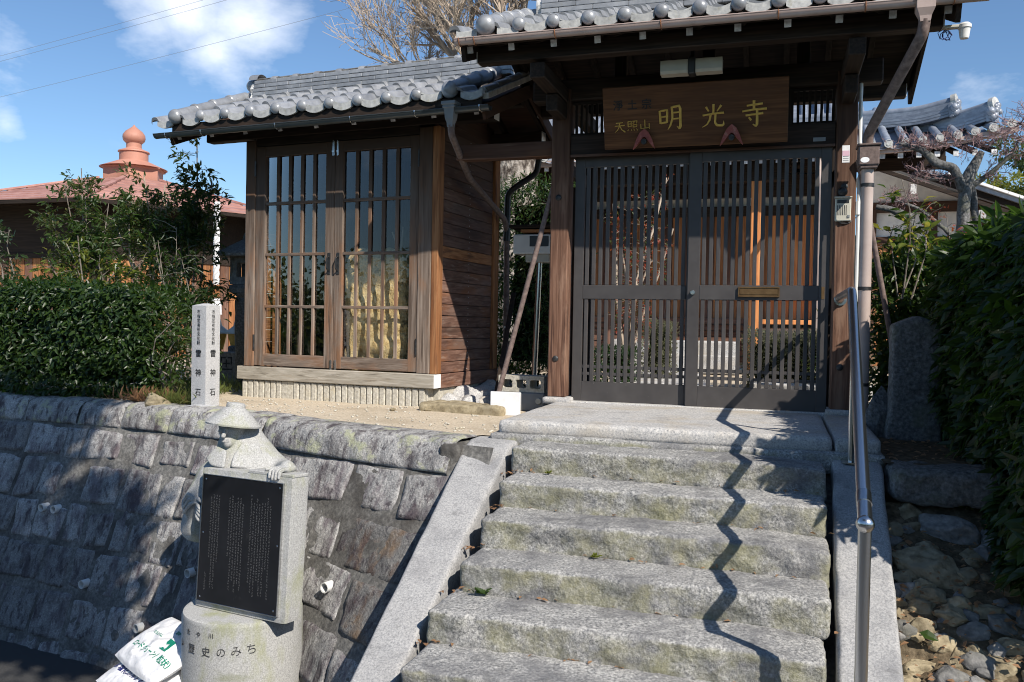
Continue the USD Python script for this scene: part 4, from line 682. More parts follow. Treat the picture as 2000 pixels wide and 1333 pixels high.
# name board
sb = thing('name_board', 'long brown wooden name board with gilt characters hung over the gate doors', 'sign', (.04, -.25, 2.07))
bl, tl = np.array([-.662, -.175, 2.065]), np.array([-.662, -.325, 2.520]); eu = unit(tl-bl); H = np.linalg.norm(tl-bl); ex = np.array([1., 0, 0]); en = np.cross(ex, eu); BWd = 1.405
v, f = box(0, BWd, 0, H, -.034, 0, .004)
obj('board', (bl+v[:, :1]*ex+v[:, 1:2]*eu+v[:, 2:]*en, f), M['w_sign'], sb)
def stroke(pts, w):
    """A brush stroke: a ribbon whose width follows w along pts, in the plane of the board."""
    p = np.array(pts, float); w = np.broadcast_to(np.asarray(w, float), (len(p),))
    t = np.linspace(0, len(p)-1, 3*len(p)); q = np.stack([np.interp(t, range(len(p)), p[:, i]) for i in (0, 1)], 1); ww = np.interp(t, range(len(p)), w)
    d = unit(np.gradient(q, axis=0)); n = np.stack([-d[:, 1], d[:, 0]], 1)
    return q, n, ww
GL = {'明': [([(8, 78), (10, 25)], 8), ([(8, 76), (38, 80), (37, 28)], [7, 8, 8]), ([(12, 52), (35, 54)], 6), ([(11, 27), (36, 30)], 7), ([(58, 92), (60, 45), (52, 18), (40, 0)], [8, 8, 7, 2]), ([(58, 90), (92, 94), (92, 12), (88, 2), (78, 12)], [8, 9, 10, 8, 3]), ([(62, 67), (90, 69)], 6), ([(62, 42), (90, 44)], 6)],
      '光': [([(52, 98), (51, 58)], [9, 8]), ([(20, 88), (31, 68)], [8, 6]), ([(84, 92), (66, 66)], [9, 4]), ([(6, 52), (50, 58), (96, 60)], [7, 7, 9]), ([(40, 56), (36, 32), (24, 14), (4, 2)], [8, 8, 6, 2]), ([(60, 58), (58, 20), (66, 8), (90, 7), (95, 10), (94, 26)], [8, 8, 9, 9, 7, 2])],
      '寺': [([(22, 82), (84, 88)], [7, 8]), ([(50, 102), (50, 66)], [9, 8]), ([(4, 60), (52, 66), (100, 67)], [7, 7, 9]), ([(18, 44), (86, 50)], [7, 8]), ([(62, 64), (63, 8), (58, 0), (46, 9)], [8, 9, 8, 3]), ([(30, 36), (40, 24)], [6, 8])],
      '天': [([(18, 80), (80, 84)], [7, 8]), ([(8, 55), (94, 60)], [7, 9]), ([(50, 82), (46, 50), (30, 22), (6, 2)], [8, 8, 6, 2]), ([(52, 56), (66, 26), (98, 2)], [6, 8, 10])],
      '照': [([(8, 90), (9, 40)], 7), ([(8, 88), (38, 90), (37, 42)], 7), ([(10, 66), (36, 67)], 6), ([(9, 42), (37, 44)], 6), ([(50, 90), (92, 92), (86, 68)], [6, 8, 5]), ([(68, 90), (62, 76), (48, 66)], [7, 6, 3]), ([(54, 60), (55, 36)], 7), ([(54, 58), (90, 60), (87, 38)], 7), ([(55, 38), (88, 40)], 6), ([(12, 22), (4, 4)], [5, 7]), ([(36, 22), (40, 6)], [4, 7]), ([(60, 22), (66, 6)], [4, 7]), ([(84, 24), (96, 6)], [4, 8])],
      '山': [([(50, 96), (51, 18)], [9, 9]), ([(12, 60), (14, 16)], [7, 7]), ([(12, 18), (52, 20), (92, 26)], [7, 7, 8]), ([(90, 64), (91, 12)], [8, 7])]}
def carve(ch, x, y, size, m, mb):
    for pts, w in GL[ch]:
        q, n, ww = stroke(pts, w); k = size/100; off = (meshkit.noise(np.stack([q[:, 0]*.13, q[:, 1]*.13, 0*q[:, 0]], -1), 3)-.5)*1.2
        rows = []
        for sg, hgt in ((-.5, .0005), (-.28, .006), (.28, .006), (.5, .0005)):
            pp = q+n*(ww*sg*1.15+off*(abs(sg) > .4))[:, None]; rows.append(bl+(x+pp[:, :1]*k)*ex+(y+pp[:, 1:]*k)*eu+hgt*en)
        mb.add(sheet(np.stack(rows[::-1], 1)))
    return mb
for ch, x, y, s in (('明', .432, .135, .188), ('光', .765, .135, .178), ('寺', 1.062, .128, .188), ('天', .082, .130, .092), ('照', .188, .136, .086), ('山', .285, .138, .086)):
    obj('gilt_character', carve(ch, x, y, s, 'gold', MB()), M['gold'], sb, smooth=40)
for i, ch in enumerate('淨土宗'):
    obj('black_character', text(ch, .082, bl+ex*(.08+.112*i)+eu*(.305)+en*.0008, ex, eu, .002, thick=1.5), M['ink'], sb)
for x, lb in ((.325, 'left'), (.995, 'right')):
    mb = MB()
    for s in (-1, 1):
        pts = [(0, .115), (s*.035, .085), (s*.062, .03), (s*.086, -.045), (s*.055, -.012), (s*.03, .02), (s*.012, .045), (0, .05)]
        pr = prism(pts if s > 0 else pts[::-1], 0, .03, 'y')
        mb.add((pr[0]+np.array([x-.662, -.245, 2.09]), pr[1]))
    h = obj('red_hanger', mb, M['red_paint'], sb, label=f'{lb} red forked hanger under the name board')
    obj('hanger_peg', tube([(x-.662, -.21, 2.108), (x-.662, -.262, 2.10)], .022, 12), M['iron'], h, smooth=40)

# eave lamp, gutters, pipes, intercom and other fittings
lf = thing('eave_lamp', 'white twin fluorescent lamp under the gate eave above the name board', 'lamp', (.05, -.45, 2.55))
for a, b in ((-.185, .018), (.075, .268)):
    pr = [(-.055, 2.565), (-.045, 2.545), (.045, 2.545), (.055, 2.565), (.05, 2.645), (-.05, 2.645)]
    obj('lamp_cover', prism([(-.45+p, q) for p, q in pr], a, b, 'x'), M['plastic_cream'], lf)
obj('lamp_bracket', MB().add(box(.02, .073, -.508, -.395, 2.536, 2.66, .006), box(.03, .063, -.46, -.44, 2.66, 2.80, .004)), M['plastic_dark'], lf)
def half_pipe(p0, p1, r, t=.004, n=11):
    """An open half-round gutter between two points, with rolled lips and closed ends."""
    p0, p1 = np.array(p0, float), np.array(p1, float); d = unit(p1-p0); s = unit(np.cross(d, [0, 0, 1])); th = np.linspace(np.pi, 2*np.pi, n); mb = MB()
    ring = lambda p, R: p+np.cos(th)[:, None]*R*s+np.sin(th)[:, None]*R*np.array([0, 0, 1])
    mb.add(sheet(np.stack([ring(p0, r), ring(p1, r)], 0)), sheet(np.stack([ring(p0, r-t), ring(p1, r-t)], 0)[::-1]))
    for q in (-1, 1): mb.add(tube([p0+s*q*(r-.002), p1+s*q*(r-.002)], .0055, 6))
    for p in (p0, p1): mb.add((np.vstack([ring(p, r), p]), np.array([(i, i+1, n) for i in range(n-1)])))
    return mb
gg = thing('gate_gutter', 'weathered brown eave gutter along the gate roof', 'gutter', (.1, -.975, 2.70))
obj('trough', half_pipe((-1.655, -.968, 2.770), (1.92, -.968, 2.764), .040), M['gutter_brown'], gg, smooth=40)
for x in (-1.62, -1.5, -.88, -.12, .66, 1.2, 1.72):
    th = np.linspace(np.pi*.98, 2*np.pi*1.01, 12); R = .0445
    pts = [(x, -.968+np.cos(t)*R, 2.767+np.sin(t)*R) for t in th]
    obj('hook', tube([(x, -.90, 2.80)]+pts[::1], .0042, 6), M['rust'], gg)
obj('collar', half_pipe((-1.56, -.968, 2.770), (-1.50, -.968, 2.770), .0435), M['gutter_brown'], gg, smooth=40)
gd = thing('gate_downpipe', 'dark slanting downpipe from the gate gutter to a beige pipe beside the post', 'downpipe', (1.31, -.3, -.12))
fz = [(.075, 2.83), (.078, 2.79), (.07, 2.785), (.068, 2.70), (.045, 2.655), (.038, 2.62)]
v, f = lathe([(r_*1.12, z_) for r_, z_ in fz][::-1], (0, 0, 0), 4); c, s_ = math.cos(math.pi/4), math.sin(math.pi/4)
obj('rain_head', ((np.stack([v[:, 0]*c-v[:, 1]*s_, v[:, 0]*s_+v[:, 1]*c, v[:, 2]], 1)+np.array([1.555, -.968, 0])), f), M['gutter_brown'], gd)
obj('slant_pipe', tube(bend([(1.555, -.968, 2.64), (1.548, -.955, 2.555), (1.30, -.30, 2.07), (1.298, -.285, 1.98)], .05), .036, 12), M['rusty_pole'], gd, smooth=40)
hb = obj('hopper_box', MB().add(box(1.232, 1.372, -.36, -.21, 1.835, 1.975, .008), box(1.222, 1.382, -.37, -.20, 1.975, 1.99, .004), box(1.245, 1.36, -.35, -.22, 1.815, 1.836, .004)), M['rusty_pole'], gd)
obj('oval_sticker', (lambda a: (np.vstack([a, [[1.275, -.3615, 1.872]]]), np.array([(i, (i+1) % 20, 20) for i in range(20)])))(np.stack([1.275+.030*np.cos(np.arange(20)*np.pi/10), np.full(20, -.3615), 1.872+.020*np.sin(np.arange(20)*np.pi/10)], 1)), M['white_paint'], hb)
obj('upright_pipe', tube([(1.30, -.285, 1.83), (1.306, -.285, -.1)], .043, 16), M['pipe_beige'], gd, smooth=40)
for z in (1.70, .95, .25): obj('pipe_clamp', tube([(1.302, -.285, z-.012), (1.302, -.285, z+.012)], .047, 16), M['iron'], gd, smooth=40)
tag(obj('wall_conduit', MB().add(tube(bend([(1.268, .02, 2.55), (1.268, .0, 2.05), (1.295, -.0, 1.95), (1.268, -.02, 1.80), (1.262, -.03, -.05)], .05), .0135, 8), tube([(1.262, -.03, 1.52), (1.262, -.03, 1.62)], .02, 8)), M['plastic_white'], smooth=40), 'thin white cable conduit up the side of the right gate post', 'conduit')
tag(obj('rusty_pole', tube([(1.255, -.07, 1.93), (1.53, .12, .62), (1.66, .22, -.12)], .021, 10), M['rusty_pole'], smooth=40), 'rusty pole leaning down from the right gate post into the hedge', 'pole')
ic = thing('intercom', 'cream intercom box on the right gate post under a round dome', 'intercom', (1.155, -.05, 1.46))
obj('case', MB().add(box(1.098, 1.212, -.072, -.046, 1.47, 1.645, .006), box(1.093, 1.217, -.085, -.046, 1.645, 1.655, .003)), M['plastic_cream'], ic)
obj('camera_window', box(1.112, 1.196, -.0745, -.071, 1.605, 1.632, .002), M['plastic_dark'], ic)
for i in range(6): obj('speaker_slot', box(1.113+i*.0125, 1.118+i*.0125, -.0738, -.0715, 1.515, 1.59, .001), M['engrave'], ic)
obj('button', box(1.185, 1.203, -.078, -.071, 1.495, 1.515, .003), M['grey_box'], ic)
obj('dome', MB().add(sphere((1.15, -.062, 1.692), .036, 2, (1, .8, 1))), M['iron'], ic, smooth=True)
obj('cable', tube(bend([(1.13, -.05, 1.47), (1.14, -.06, 1.455), (1.2, -.05, 1.455), (1.25, -.03, 1.50)], .02), .005, 6), M['plastic_dark'], ic)
sk = thing('post_sticker', 'small white and pink notice pasted high on the right gate post', 'sticker', (1.17, -.047, 1.93))
obj('paper', box(1.140, 1.194, -.0475, -.0455, 1.915, 2.045, .0005), M['white_paint'], sk)
obj('pink_panel', box(1.142, 1.192, -.0485, -.0474, 1.965, 2.005, .0004), M['pink_ink'], sk)
for z in (1.96, 1.945, 1.93): obj('print_line', box(1.147, 1.187, -.0485, -.0474, z, z+.004, .0004), M['grey_box'], sk)
np_ = tag(obj('lintel_label', box(.93, 1.02, -.034, -.0305, 2.088, 2.118, .001), M['grey_box']), 'small grey label strip on the right end of the door lintel', 'label')
sl = thing('sensor_lamp', 'white cup shaped sensor light hanging at the right end of the gate eave', 'light', (1.75, -.72, 2.62))
obj('bracket', MB().add(box(1.70, 1.80, -.715, -.665, 2.655, 2.675, .004)), M['plastic_cream'], sl)
obj('cup', lathe([(.026, 2.585), (.030, 2.60), (.036, 2.65), (.042, 2.652), (.043, 2.672), (.03, 2.685)], (1.835, -.69, 0), 16), M['plastic_white'], sl, smooth=40)
rr = np.random.default_rng(2); cp = [(1.74, -.69, 2.64)]
for i in range(26): a_ = i*.9; cp.append((1.735+.028*math.cos(a_)+rr.normal(0, .006)-.001*i, -.69+.012*math.sin(a_*1.7), 2.615+.03*math.sin(a_)+rr.normal(0, .005)))
obj('loose_cable', tube(cp, .0028, 5), M['blue_ink'], sl)

# handrail
hr = thing('handrail', 'brushed steel handrail running up the right side of the stairs', 'handrail', (1.1, -2.5, -1.2))
Etop, Ball = np.array([1.122, -1.50, .880]), np.array([1.040, -3.485, -.090])
d = unit(Ball-Etop)
obj('rail', tube(bend([(1.155, -.045, .875), (1.122, -1.0+.62, .878), Etop+np.array([0, .0, 0]), Ball+d*-.16, Ball+np.array([.0, -.0, -.0])], .045, 7), .0275, 18), M['steel'], hr, smooth=50)
obj('end_ball', sphere(Ball, .034, 3), M['chrome'], hr, smooth=True)
obj('sleeve', tube([Ball-d*.19, Ball-d*.12], .030, 18), M['chrome'], hr, smooth=50)
obj('post', tube([(1.130, -1.655, -.13), (1.128, -1.655, .81)], .017, 14), M['steel'], hr, smooth=50)
obj('base_plate', MB().add(lathe([(.055, -.129), (.055, -.120), (.02, -.117)], (1.130, -1.655, 0), 18)), M['chrome'], hr, smooth=40)
obj('post', tube([(1.042, -3.46, -1.12), (1.040, -3.475, -.10)], .0245, 16), M['steel'], hr, smooth=50)
obj('wall_flange', tube([(1.155, -.047, .875), (1.155, -.058, .875)], .045, 20), M['chrome'], hr, smooth=40)
# ---------------------------------------------------------------- the glazed booth (frame: u along its front, v inwards)
BO = (-2.232, .076, -.12); BR = -5.08
bo = thing('relic_booth', 'weathered timber booth with two glazed lattice doors and a tiled roof', 'booth', BO, BR, sub=(0, 0, -.12))
bp = lambda name, mesh, m, par=bo, **k: obj(name, mesh, M[m], par, **k)
DEP = 1.28
# plinth of ribbed concrete
pl = bp('plinth', MB().add(box(-2.135, -.06, .012, .12, -.30, .05, .004), box(-2.135, -2.03, .12, DEP, -.30, .05, .004), box(-.10, -.0, .12, DEP, -.30, .045, .004)), 'concrete')
rr = np.random.default_rng(8)
for i in range(30):
    u = -2.132+i*.0685
    if i in (7, 8): 
        bp('plinth_rib', box(u, u+.066, -.004, .02, -.30, .046, .003), 'concrete', pl)
    else:
        v, f = box(u+.006, u+.0625, -.008-rr.uniform(0, .006), .02, -.30, .045-rr.uniform(0, .006), .006); bp('plinth_rib', (v, f), 'concrete', pl)
bp('sill_beam', box(-2.182, .02, -.03, .11, .052, .18, .006), 'w_sill')
bp('sill_end', box(.0205, .024, -.028, .105, .054, .178, .001), 'white_paint')
bp('side_sill', box(-.085, .030, .112, DEP+.1, .048, .176, .005), 'w_brown_y')
bp('side_sill_end', box(-.03, .034, DEP+.1, DEP+.106, .05, .174, .002), 'white_paint')
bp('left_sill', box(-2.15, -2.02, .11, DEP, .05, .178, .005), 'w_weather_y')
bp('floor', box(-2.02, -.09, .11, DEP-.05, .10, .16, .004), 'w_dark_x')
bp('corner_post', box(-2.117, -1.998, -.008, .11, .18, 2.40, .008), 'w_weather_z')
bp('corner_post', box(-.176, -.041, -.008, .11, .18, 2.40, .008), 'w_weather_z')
bp('corner_trim', box(-.0395, .028, -.004, .10, .18, 2.40, .006), 'w_red_z')
bp('rear_post', box(-2.117, -1.998, DEP-.11, DEP, .18, 2.40, .008), 'w_dark_z')
bp('rear_post', box(-.07, .045, DEP-.07, DEP+.05, .178, 2.40, .008), 'w_red_z')
bp('header', box(-1.997, -.177, .004, .10, 2.338, 2.50, .006), 'w_dark_x')
# leaves of the door
def leaf_door(u0, u1, g0, g1, lab):
    d = thing('booth_door', lab, 'door', tuple(np.array(BO)+np.array([0, 0, 0])), BR, sub=(0, 0, -.12))
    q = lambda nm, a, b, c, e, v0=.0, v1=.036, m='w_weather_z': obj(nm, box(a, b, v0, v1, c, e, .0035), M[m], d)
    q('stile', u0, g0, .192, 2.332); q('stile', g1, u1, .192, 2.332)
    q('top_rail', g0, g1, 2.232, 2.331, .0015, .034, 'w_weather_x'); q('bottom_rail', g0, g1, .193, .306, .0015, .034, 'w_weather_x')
    w = g1-g0
    for i in range(4):
        c = g0+w*(i+1)/5+.002; q('glazing_bar', c-.0165, c+.0165, .306, 2.232, .010, .027)
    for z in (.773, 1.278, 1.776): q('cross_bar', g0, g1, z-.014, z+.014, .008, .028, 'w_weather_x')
    obj('glass_pane', sheet(np.array([[[g0-.01, .031, .30], [g1+.01, .031, .30]], [[g0-.01, .031, 2.24], [g1+.01, .031, 2.24]]])), M['glass'], d)
    return d
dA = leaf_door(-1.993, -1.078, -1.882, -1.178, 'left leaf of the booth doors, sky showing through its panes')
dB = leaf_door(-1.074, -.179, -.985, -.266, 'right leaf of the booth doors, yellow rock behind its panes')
for d, u in ((dA, -1.128), (dB, -1.028)):
    obj('pull_handle', MB().add(box(u-.016, u+.016, -.006, .001, 1.08, 1.285, .003), tube(bend([(u, -.004, 1.115), (u, -.04, 1.13), (u, -.04, 1.235), (u, -.004, 1.25)], .02), .007, 8)), M['iron'], d)
    for z0, z1 in ((2.20, 2.335), (.13, .27)):
        uu = -1.094 if d is dA else -1.046
        obj('slide_bolt', MB().add(box(uu-.011, uu+.011, -.005, .001, z0, z1, .002), tube([(uu, -.009, z0-.005), (uu, -.009, z1+.004)], .0055, 8), box(uu-.014, uu+.014, -.012, -.002, z0+.03, z0+.045, .002)), M['chrome'], d)
    for z in (.42, 2.12):
        uu = -1.995 if d is dA else -.177
        obj('hinge', tube([(uu, -.006, z-.075), (uu, -.006, z+.075)], .010, 8), M['iron'], d)
# boarded right side
nb = 21; bh = (2.40-.178)/nb
for i in range(nb):
    z = .178+i*bh; k = rr.uniform(0, .004)
    kind = 'w_red_y' if i in (10,) else 'w_brown_y'
    bp('side_board', box(-.03, .014+k, .10, DEP-.068, z+.0035, z+bh-.001, .004), kind)
bp('backing', box(-.05, -.032, .10, DEP-.07, .178, 2.40, .002), 'w_dark_y')
for i in range(nb*2):
    z = .178+(i+.5)*bh/2
    for v_ in (.66,): bp('nail', sphere((.0195, v_+rr.uniform(-.006, .006), z), .0042, 1, (.5, 1, 1)), 'end_white')
# left side: boarded red at the front, glazed behind; back wall boarded
for i in range(11):
    z = .178+i*.122; bp('left_board', box(-2.075, -2.045, .11, .40, z+.002, z+.12, .003), 'w_red_y')
bp('left_mullion', box(-2.10, -2.02, .40, .45, .178, 2.12, .004), 'w_red_z')
for v_ in (.80, 1.0): bp('left_mullion', box(-2.085, -2.035, v_, v_+.035, .178, 2.12, .004), 'w_dark_z')
bp('left_rail', box(-2.085, -2.035, .11, DEP-.11, 2.02, 2.12, .004), 'w_dark_y'); bp('left_rail', box(-2.08, -2.04, .45, DEP-.11, 1.45, 1.49, .003), 'w_dark_y')
bp('left_panel', box(-2.08, -2.04, .11, .41, 1.52, 2.02, .003), 'w_dark_y'); bp('left_panel', box(-2.085, -2.035, .11, DEP-.11, 2.12, 2.40, .003), 'w_dark_y')
bp('left_glass', sheet(np.array([[[-2.06, .44, .19], [-2.06, DEP-.11, .19]], [[-2.06, .44, 2.03], [-2.06, DEP-.11, 2.03]]])), 'glass')
for i in range(14):
    u = -2.0+i*.139; bp('back_board', box(u+.001, u+.137, DEP-.07, DEP-.045, .178, 2.40, .003), 'w_dark_z')
bp('ceiling', box(-2.0, -.05, .11, DEP-.05, 2.36, 2.385, .004), 'w_dark_x')
# roof
BA = math.atan(.43); BV0, BZ0, BVR = -.345, 2.432, .66; TW = .2935
def bz(v): return BZ0+.43*(v-BV0) if v <= BVR else BZ0+.43*(BVR-BV0)-.43*(v-BVR)
for v_, nm in ((.05, 'front_plate'), (DEP-.06, 'rear_plate')):
    zt = bz(v_)-.055; bp(nm, box(-2.62, .55, v_-.055, v_+.055, zt-.13, zt, .006), 'w_dark_x')
    bp('plate_end', box(.551, .558, v_-.052, v_+.052, zt-.127, zt-.003, .002), 'white_paint')
bp('ridge_beam', box(-2.62, .55, BVR-.05, BVR+.05, bz(BVR)-.18, bz(BVR)-.058, .006), 'w_dark_x')
for i in range(8):
    z = 2.40+i*.075; w = max(.05, min(BVR+.0, (bz(BVR)-.06-z)/.43)); bp('gable_board', box(-.02, .0, BVR-w, BVR+w, z+.001, min(z+.074, bz(BVR)-.06), .002), 'w_brown_y')
for u in np.linspace(-2.66, .535, 9):
    for a, b in ((-.325, BVR), (1.64, BVR)):
        p = bp('rafter', beam((u, a, bz(a)-.03), (u, b, bz(b)-.03), .045, .052, c=.003), 'w_dark_y')
        if a < 0:
            d_ = unit(np.array([0, b-a, bz(b)-bz(a)])); e_ = np.array([u, a, bz(a)-.03])-d_*.004
            bp('rafter_end', beam(e_-d_*.003, e_+d_*.003, .045, .054, c=.002), 'end_white', p)
for k in range(6):
    for s in (0, 1):
        L = (BVR-BV0)/6; a, b = BV0+L*k+.0015, BV0+L*(k+1)-.0015
        if s: a, b = 2*BVR-a, 2*BVR-b
        mb = MB()
        for h in (.006, .018): mb.add(sheet(np.array([[[-2.72, a, bz(a)+h], [.60, a, bz(a)+h]], [[-2.72, b, bz(b)+h], [.60, b, bz(b)+h]]])))
        bp('roof_board', mb, 'w_brown_x')
for u in (-2.735, .615):
    for a, b in ((-.36, BVR-.002), (1.68, BVR+.002)): bp('bargeboard', beam((u, a, bz(a)-.04), (u, b, bz(b)-.04), .028, .12, c=.003), 'w_dark_y' if u < 0 else 'w_brown_y')
bp('eave_board', box(-2.72, .60, BV0-.018, BV0, BZ0-.012, BZ0+.095, .003), 'w_dark_x')
kawara_roof(bo, -2.404, 9, BV0-.012, BZ0+.118, BA, 5, .235, 22, big_left=-2.655, big_right=.315, ridge=(BVR, 3.0), rowsback=2, big_r=.064)
for u in (-2.93, -2.61, .37):
    e = bp('corner_tile', tile_mesh(u-.03, -.02, .30, BV0-.012, BZ0+.112, BA), 'kawara', smooth=35)
    bp('eave_face', eave_drop(u-.05, BV0-.027, BZ0+.122, BA), 'kawara_edge', e, smooth=35)
for k in range(4):
    for u in (-2.73, .60):
        s0 = k*.28; p0, p1 = [on_slope(np.array(u), s, -.02, BV0-.012, BZ0+.11, BA) for s in (s0, s0+.285)]
        t_ = bp('verge_tile', beam(p0, p1, .11, .05), 'kawara_edge')
        bp('verge_roll', tube([p0+np.array([0, 0, .04]), p1+np.array([0, 0, .03])], .038, 10), 'kawara', t_, smooth=40)
noshi_ridge(bo, -2.50, .47, BVR, 2.968, 5, .043, 33, half=.12, cap=.06)
ridge_end(bo, -2.52, BVR, 2.965, .21, -1)
# things in and on the booth
r = np.random.default_rng(17)
def boulder(c, size, seed, sub=4, amp=.16, freq=1.8, flat=None, cuts=7):
    s = trimesh.creation.icosphere(sub, 1.0); p = np.array(s.vertices); q = np.random.default_rng(seed)
    for _ in range(cuts):
        n = unit(q.normal(size=3)); h = q.uniform(.55, .85); k = p@n-h; p = p-np.outer(np.clip(k, 0, None)*.9, n)
    p = p*(1+amp*2*(meshkit.fbm(p*freq+seed, 4, seed)-.5)[:, None]+amp*.5*(meshkit.fbm(p*freq*4+seed, 3, seed)-.5)[:, None])
    return p*np.array(size)+np.array(c), np.array(s.faces)
rock = rblock(-1.05, -.37, .11, .70, .14, 1.27, r=.09, res=.03, amp=.05, freq=3.4, seed=6, front=1.5)
v, f = rock; v = v.copy(); v[:, 2] += .13*np.clip((v[:, 2]-.7)/.5, 0, 1)*(meshkit.noise(np.stack([v[:, 0]*7, v[:, 1]*7, 0*v[:, 0]], -1), 4)-.35); v[:, 0] += .05*(meshkit.noise(v*2.5, 9)-.5)
bt = np.array([[math.cos(math.radians(BR)), -math.sin(math.radians(BR)), 0], [math.sin(math.radians(BR)), math.cos(math.radians(BR)), 0], [0, 0, 1]])
toW = lambda p: np.asarray(p, float)@bt.T+np.array([BO[0], BO[1], 0])
tag(obj('thunder_rock', (toW(v), f), M['thunder_rock'], smooth=True), 'tall rough yellow rock standing inside the glazed booth', 'rock')
tk = thing('rock_branch', 'pale driftwood twigs rising behind the yellow rock inside the booth', 'branches', tuple(toW([-.6, .8, .15])))
for i in range(5):
    u = -.9+.14*i; obj('twig', tube([toW([u, .86, .9]), toW([u+r.normal(0, .05), .85, 1.3]), toW([u+r.normal(.05, .12), .83, 1.45+r.uniform(0, .3)])], [.02, .016, .008], 6), M['bark_pale'], tk)
bg_ = thing('booth_gutter', 'black half round gutter along the booth eave', 'gutter', tuple(toW([-1, -.4, 2.35])))
obj('trough', (lambda a: (toW(a[0]), a[1]))(half_pipe((-2.87, -.415, 2.425), (.70, -.415, 2.418), .040).get()), M['gutter_black'], bg_, smooth=40)
for u in (-2.72, -2.28, -1.42, -.62, .02, .62):
    th = np.linspace(np.pi*.98, 2*np.pi*1.01, 12); R = .0445
    obj('hook', tube(toW([(u, -.36, 2.45)]+[(u, -.415+np.cos(t)*R, 2.42+np.sin(t)*R) for t in th]), .0042, 6), M['chrome'], bg_)
bd = thing('booth_downpipe', 'grey downpipe slanting back along the boarded side of the booth', 'downpipe', tuple(toW([.2, .5, 0])))
v, f = lathe([(r_*1.12, z_) for r_, z_ in [(.078, 2.475), (.08, 2.45), (.066, 2.445), (.07, 2.425), (.058, 2.42), (.046, 2.335), (.032, 2.30), (.03, 2.27)]][::-1], (0, 0, 0), 4)
obj('rain_head', (toW(np.stack([v[:, 0]*c-v[:, 1]*s_, v[:, 0]*s_+v[:, 1]*c, v[:, 2]], 1)+np.array([.345, -.415, 0])), f), M['grey_box'], bd)
obj('slant_pipe', tube(bend([toW(q) for q in ((.345, -.415, 2.29), (.345, -.40, 2.21), (.16, .35, 1.98), (.115, 1.30, 1.72), (.115, 1.36, 1.60), (.13, 1.36, .10), (.22, 1.25, .0))], .06), .0285, 12), M['rusty_pole'], bd, smooth=40)
obj('joint', tube([toW((.115, 1.36, 1.50)), toW((.117, 1.36, 1.66))], .036, 12), M['plastic_dark'], bd, smooth=40)
obj('branch_pipe', tube(bend([toW(q) for q in ((.117, 1.36, 1.55), (.117, 1.36, 2.0), (.30, 1.40, 2.13), (.40, 1.45, 2.20), (.42, 1.45, 2.35))], .07), .032, 12), M['plastic_dark'], bd, smooth=40)
obj('white_band', tube([toW((.1288, 1.36, .60)), toW((.1288, 1.36, .62))], .030, 12), M['plastic_white'], bd)
part(gt, 'side_beam', box(-2.02, -1.144, .0, .12, 2.07, 2.20, .006), 'w_brown_x')
# clutter between the booth and the gate post
tag(obj('leaning_rail', tube([(-1.11, .02, 1.92), (-1.585, -.12, -.09)], .0215, 10), M['rusty_pole'], smooth=40), 'rusty brown pole leaning from the left gate post down to the ground', 'pole')
tag(obj('leaning_batten', beam((-1.78, 1.0, .95), (-1.69, .20, -.09), .045, .02), M['w_dark_z']), 'short dark batten leaning on the corner of the booth', 'batten')
def hollow_block(x0, x1, y0, y1, z0, z1):
    o = m3.Manifold.cube((x1-x0, y1-y0, z1-z0)).translate((x0, y0, z0))
    w = (x1-x0)
    for i in range(3):
        a = x0+w*(.075+.31*i)
        h = m3.Manifold.hull_points([(a+dx, yy_, zz_) for dx in (0, w*.235) for yy_ in (y0-.1, y1+.1) for zz_ in (z0+.045, z1-.045)]+[(a+w*.03, yy_, zz_) for yy_ in (y0-.1, y1+.1) for zz_ in (z0+.035, z1-.035)]+[(a+w*.205, yy_, zz_) for yy_ in (y0-.1, y1+.1) for zz_ in (z0+.035, z1-.035)])
        o = o-h
    return o
tag(obj('concrete_block', place(hollow_block(-.215, .215, -.095, .095, 0, .145), (-1.45, .33, .042), rz=-.06), M['concrete']), 'sandy concrete block with three holes on a grey box', 'concrete block')
gb = thing('grey_box', 'low grey utility box under the concrete block', 'box', (-1.45, .3, -.12))
obj('case', box(-1.69, -1.235, .21, .45, -.12, .040, .008), M['grey_box'], gb)
obj('knob', tube([(-1.285, .212, -.03), (-1.285, .196, -.03)], [.03, .024], 14), M['plastic_cream'], gb)
tag(obj('white_board', box(-1.585, -1.325, -.22, -.20, -.12, .075, .002), M['white_paint']), 'plain white board propped low beside the landing', 'board')
v, f = rblock(-.40, .40, -.17, .17, -.10, .045, r=.03, res=.03, amp=.02, freq=6, seed=12)
tag(obj('lying_slab', place((v, f), (-1.83, -.10, -.085), rz=-.10), M['rock_yellow'], smooth=True), 'rough tan stone slab lying between booth and landing', 'stone')
rb = thing('foundation_rubble', 'pale broken mortar rubble against the foot of the booth side', 'rubble', (-2.1, .5, -.12))
for i, (u, vv, sz, h) in enumerate([(.06, .25, .12, .10), (.10, .50, .16, .15), (.10, .80, .17, .16), (.10, 1.08, .16, .16), (.20, .30, .12, .08), (.24, .62, .15, .10), (.28, .95, .16, .10), (.33, .45, .10, .06)]):
    obj('rubble', boulder(toW((u, vv, -.09)), (sz, sz*1.1, h), 60+i, 3, .22), M['granite_light'], rb, smooth=True)
for i, (x, y, s, lb) in enumerate([(-2.42, -.36, .035, 'small tan stone on the sand before the booth plinth'), (-2.15, -.22, .04, 'small dark tilted stone at the booth corner')]):
    tag(obj('pebble', boulder((x, y, -.105), (s, s*.6, s*.5), 80+i, 2), M['rock_yellow'], smooth=True), lb, 'stone')
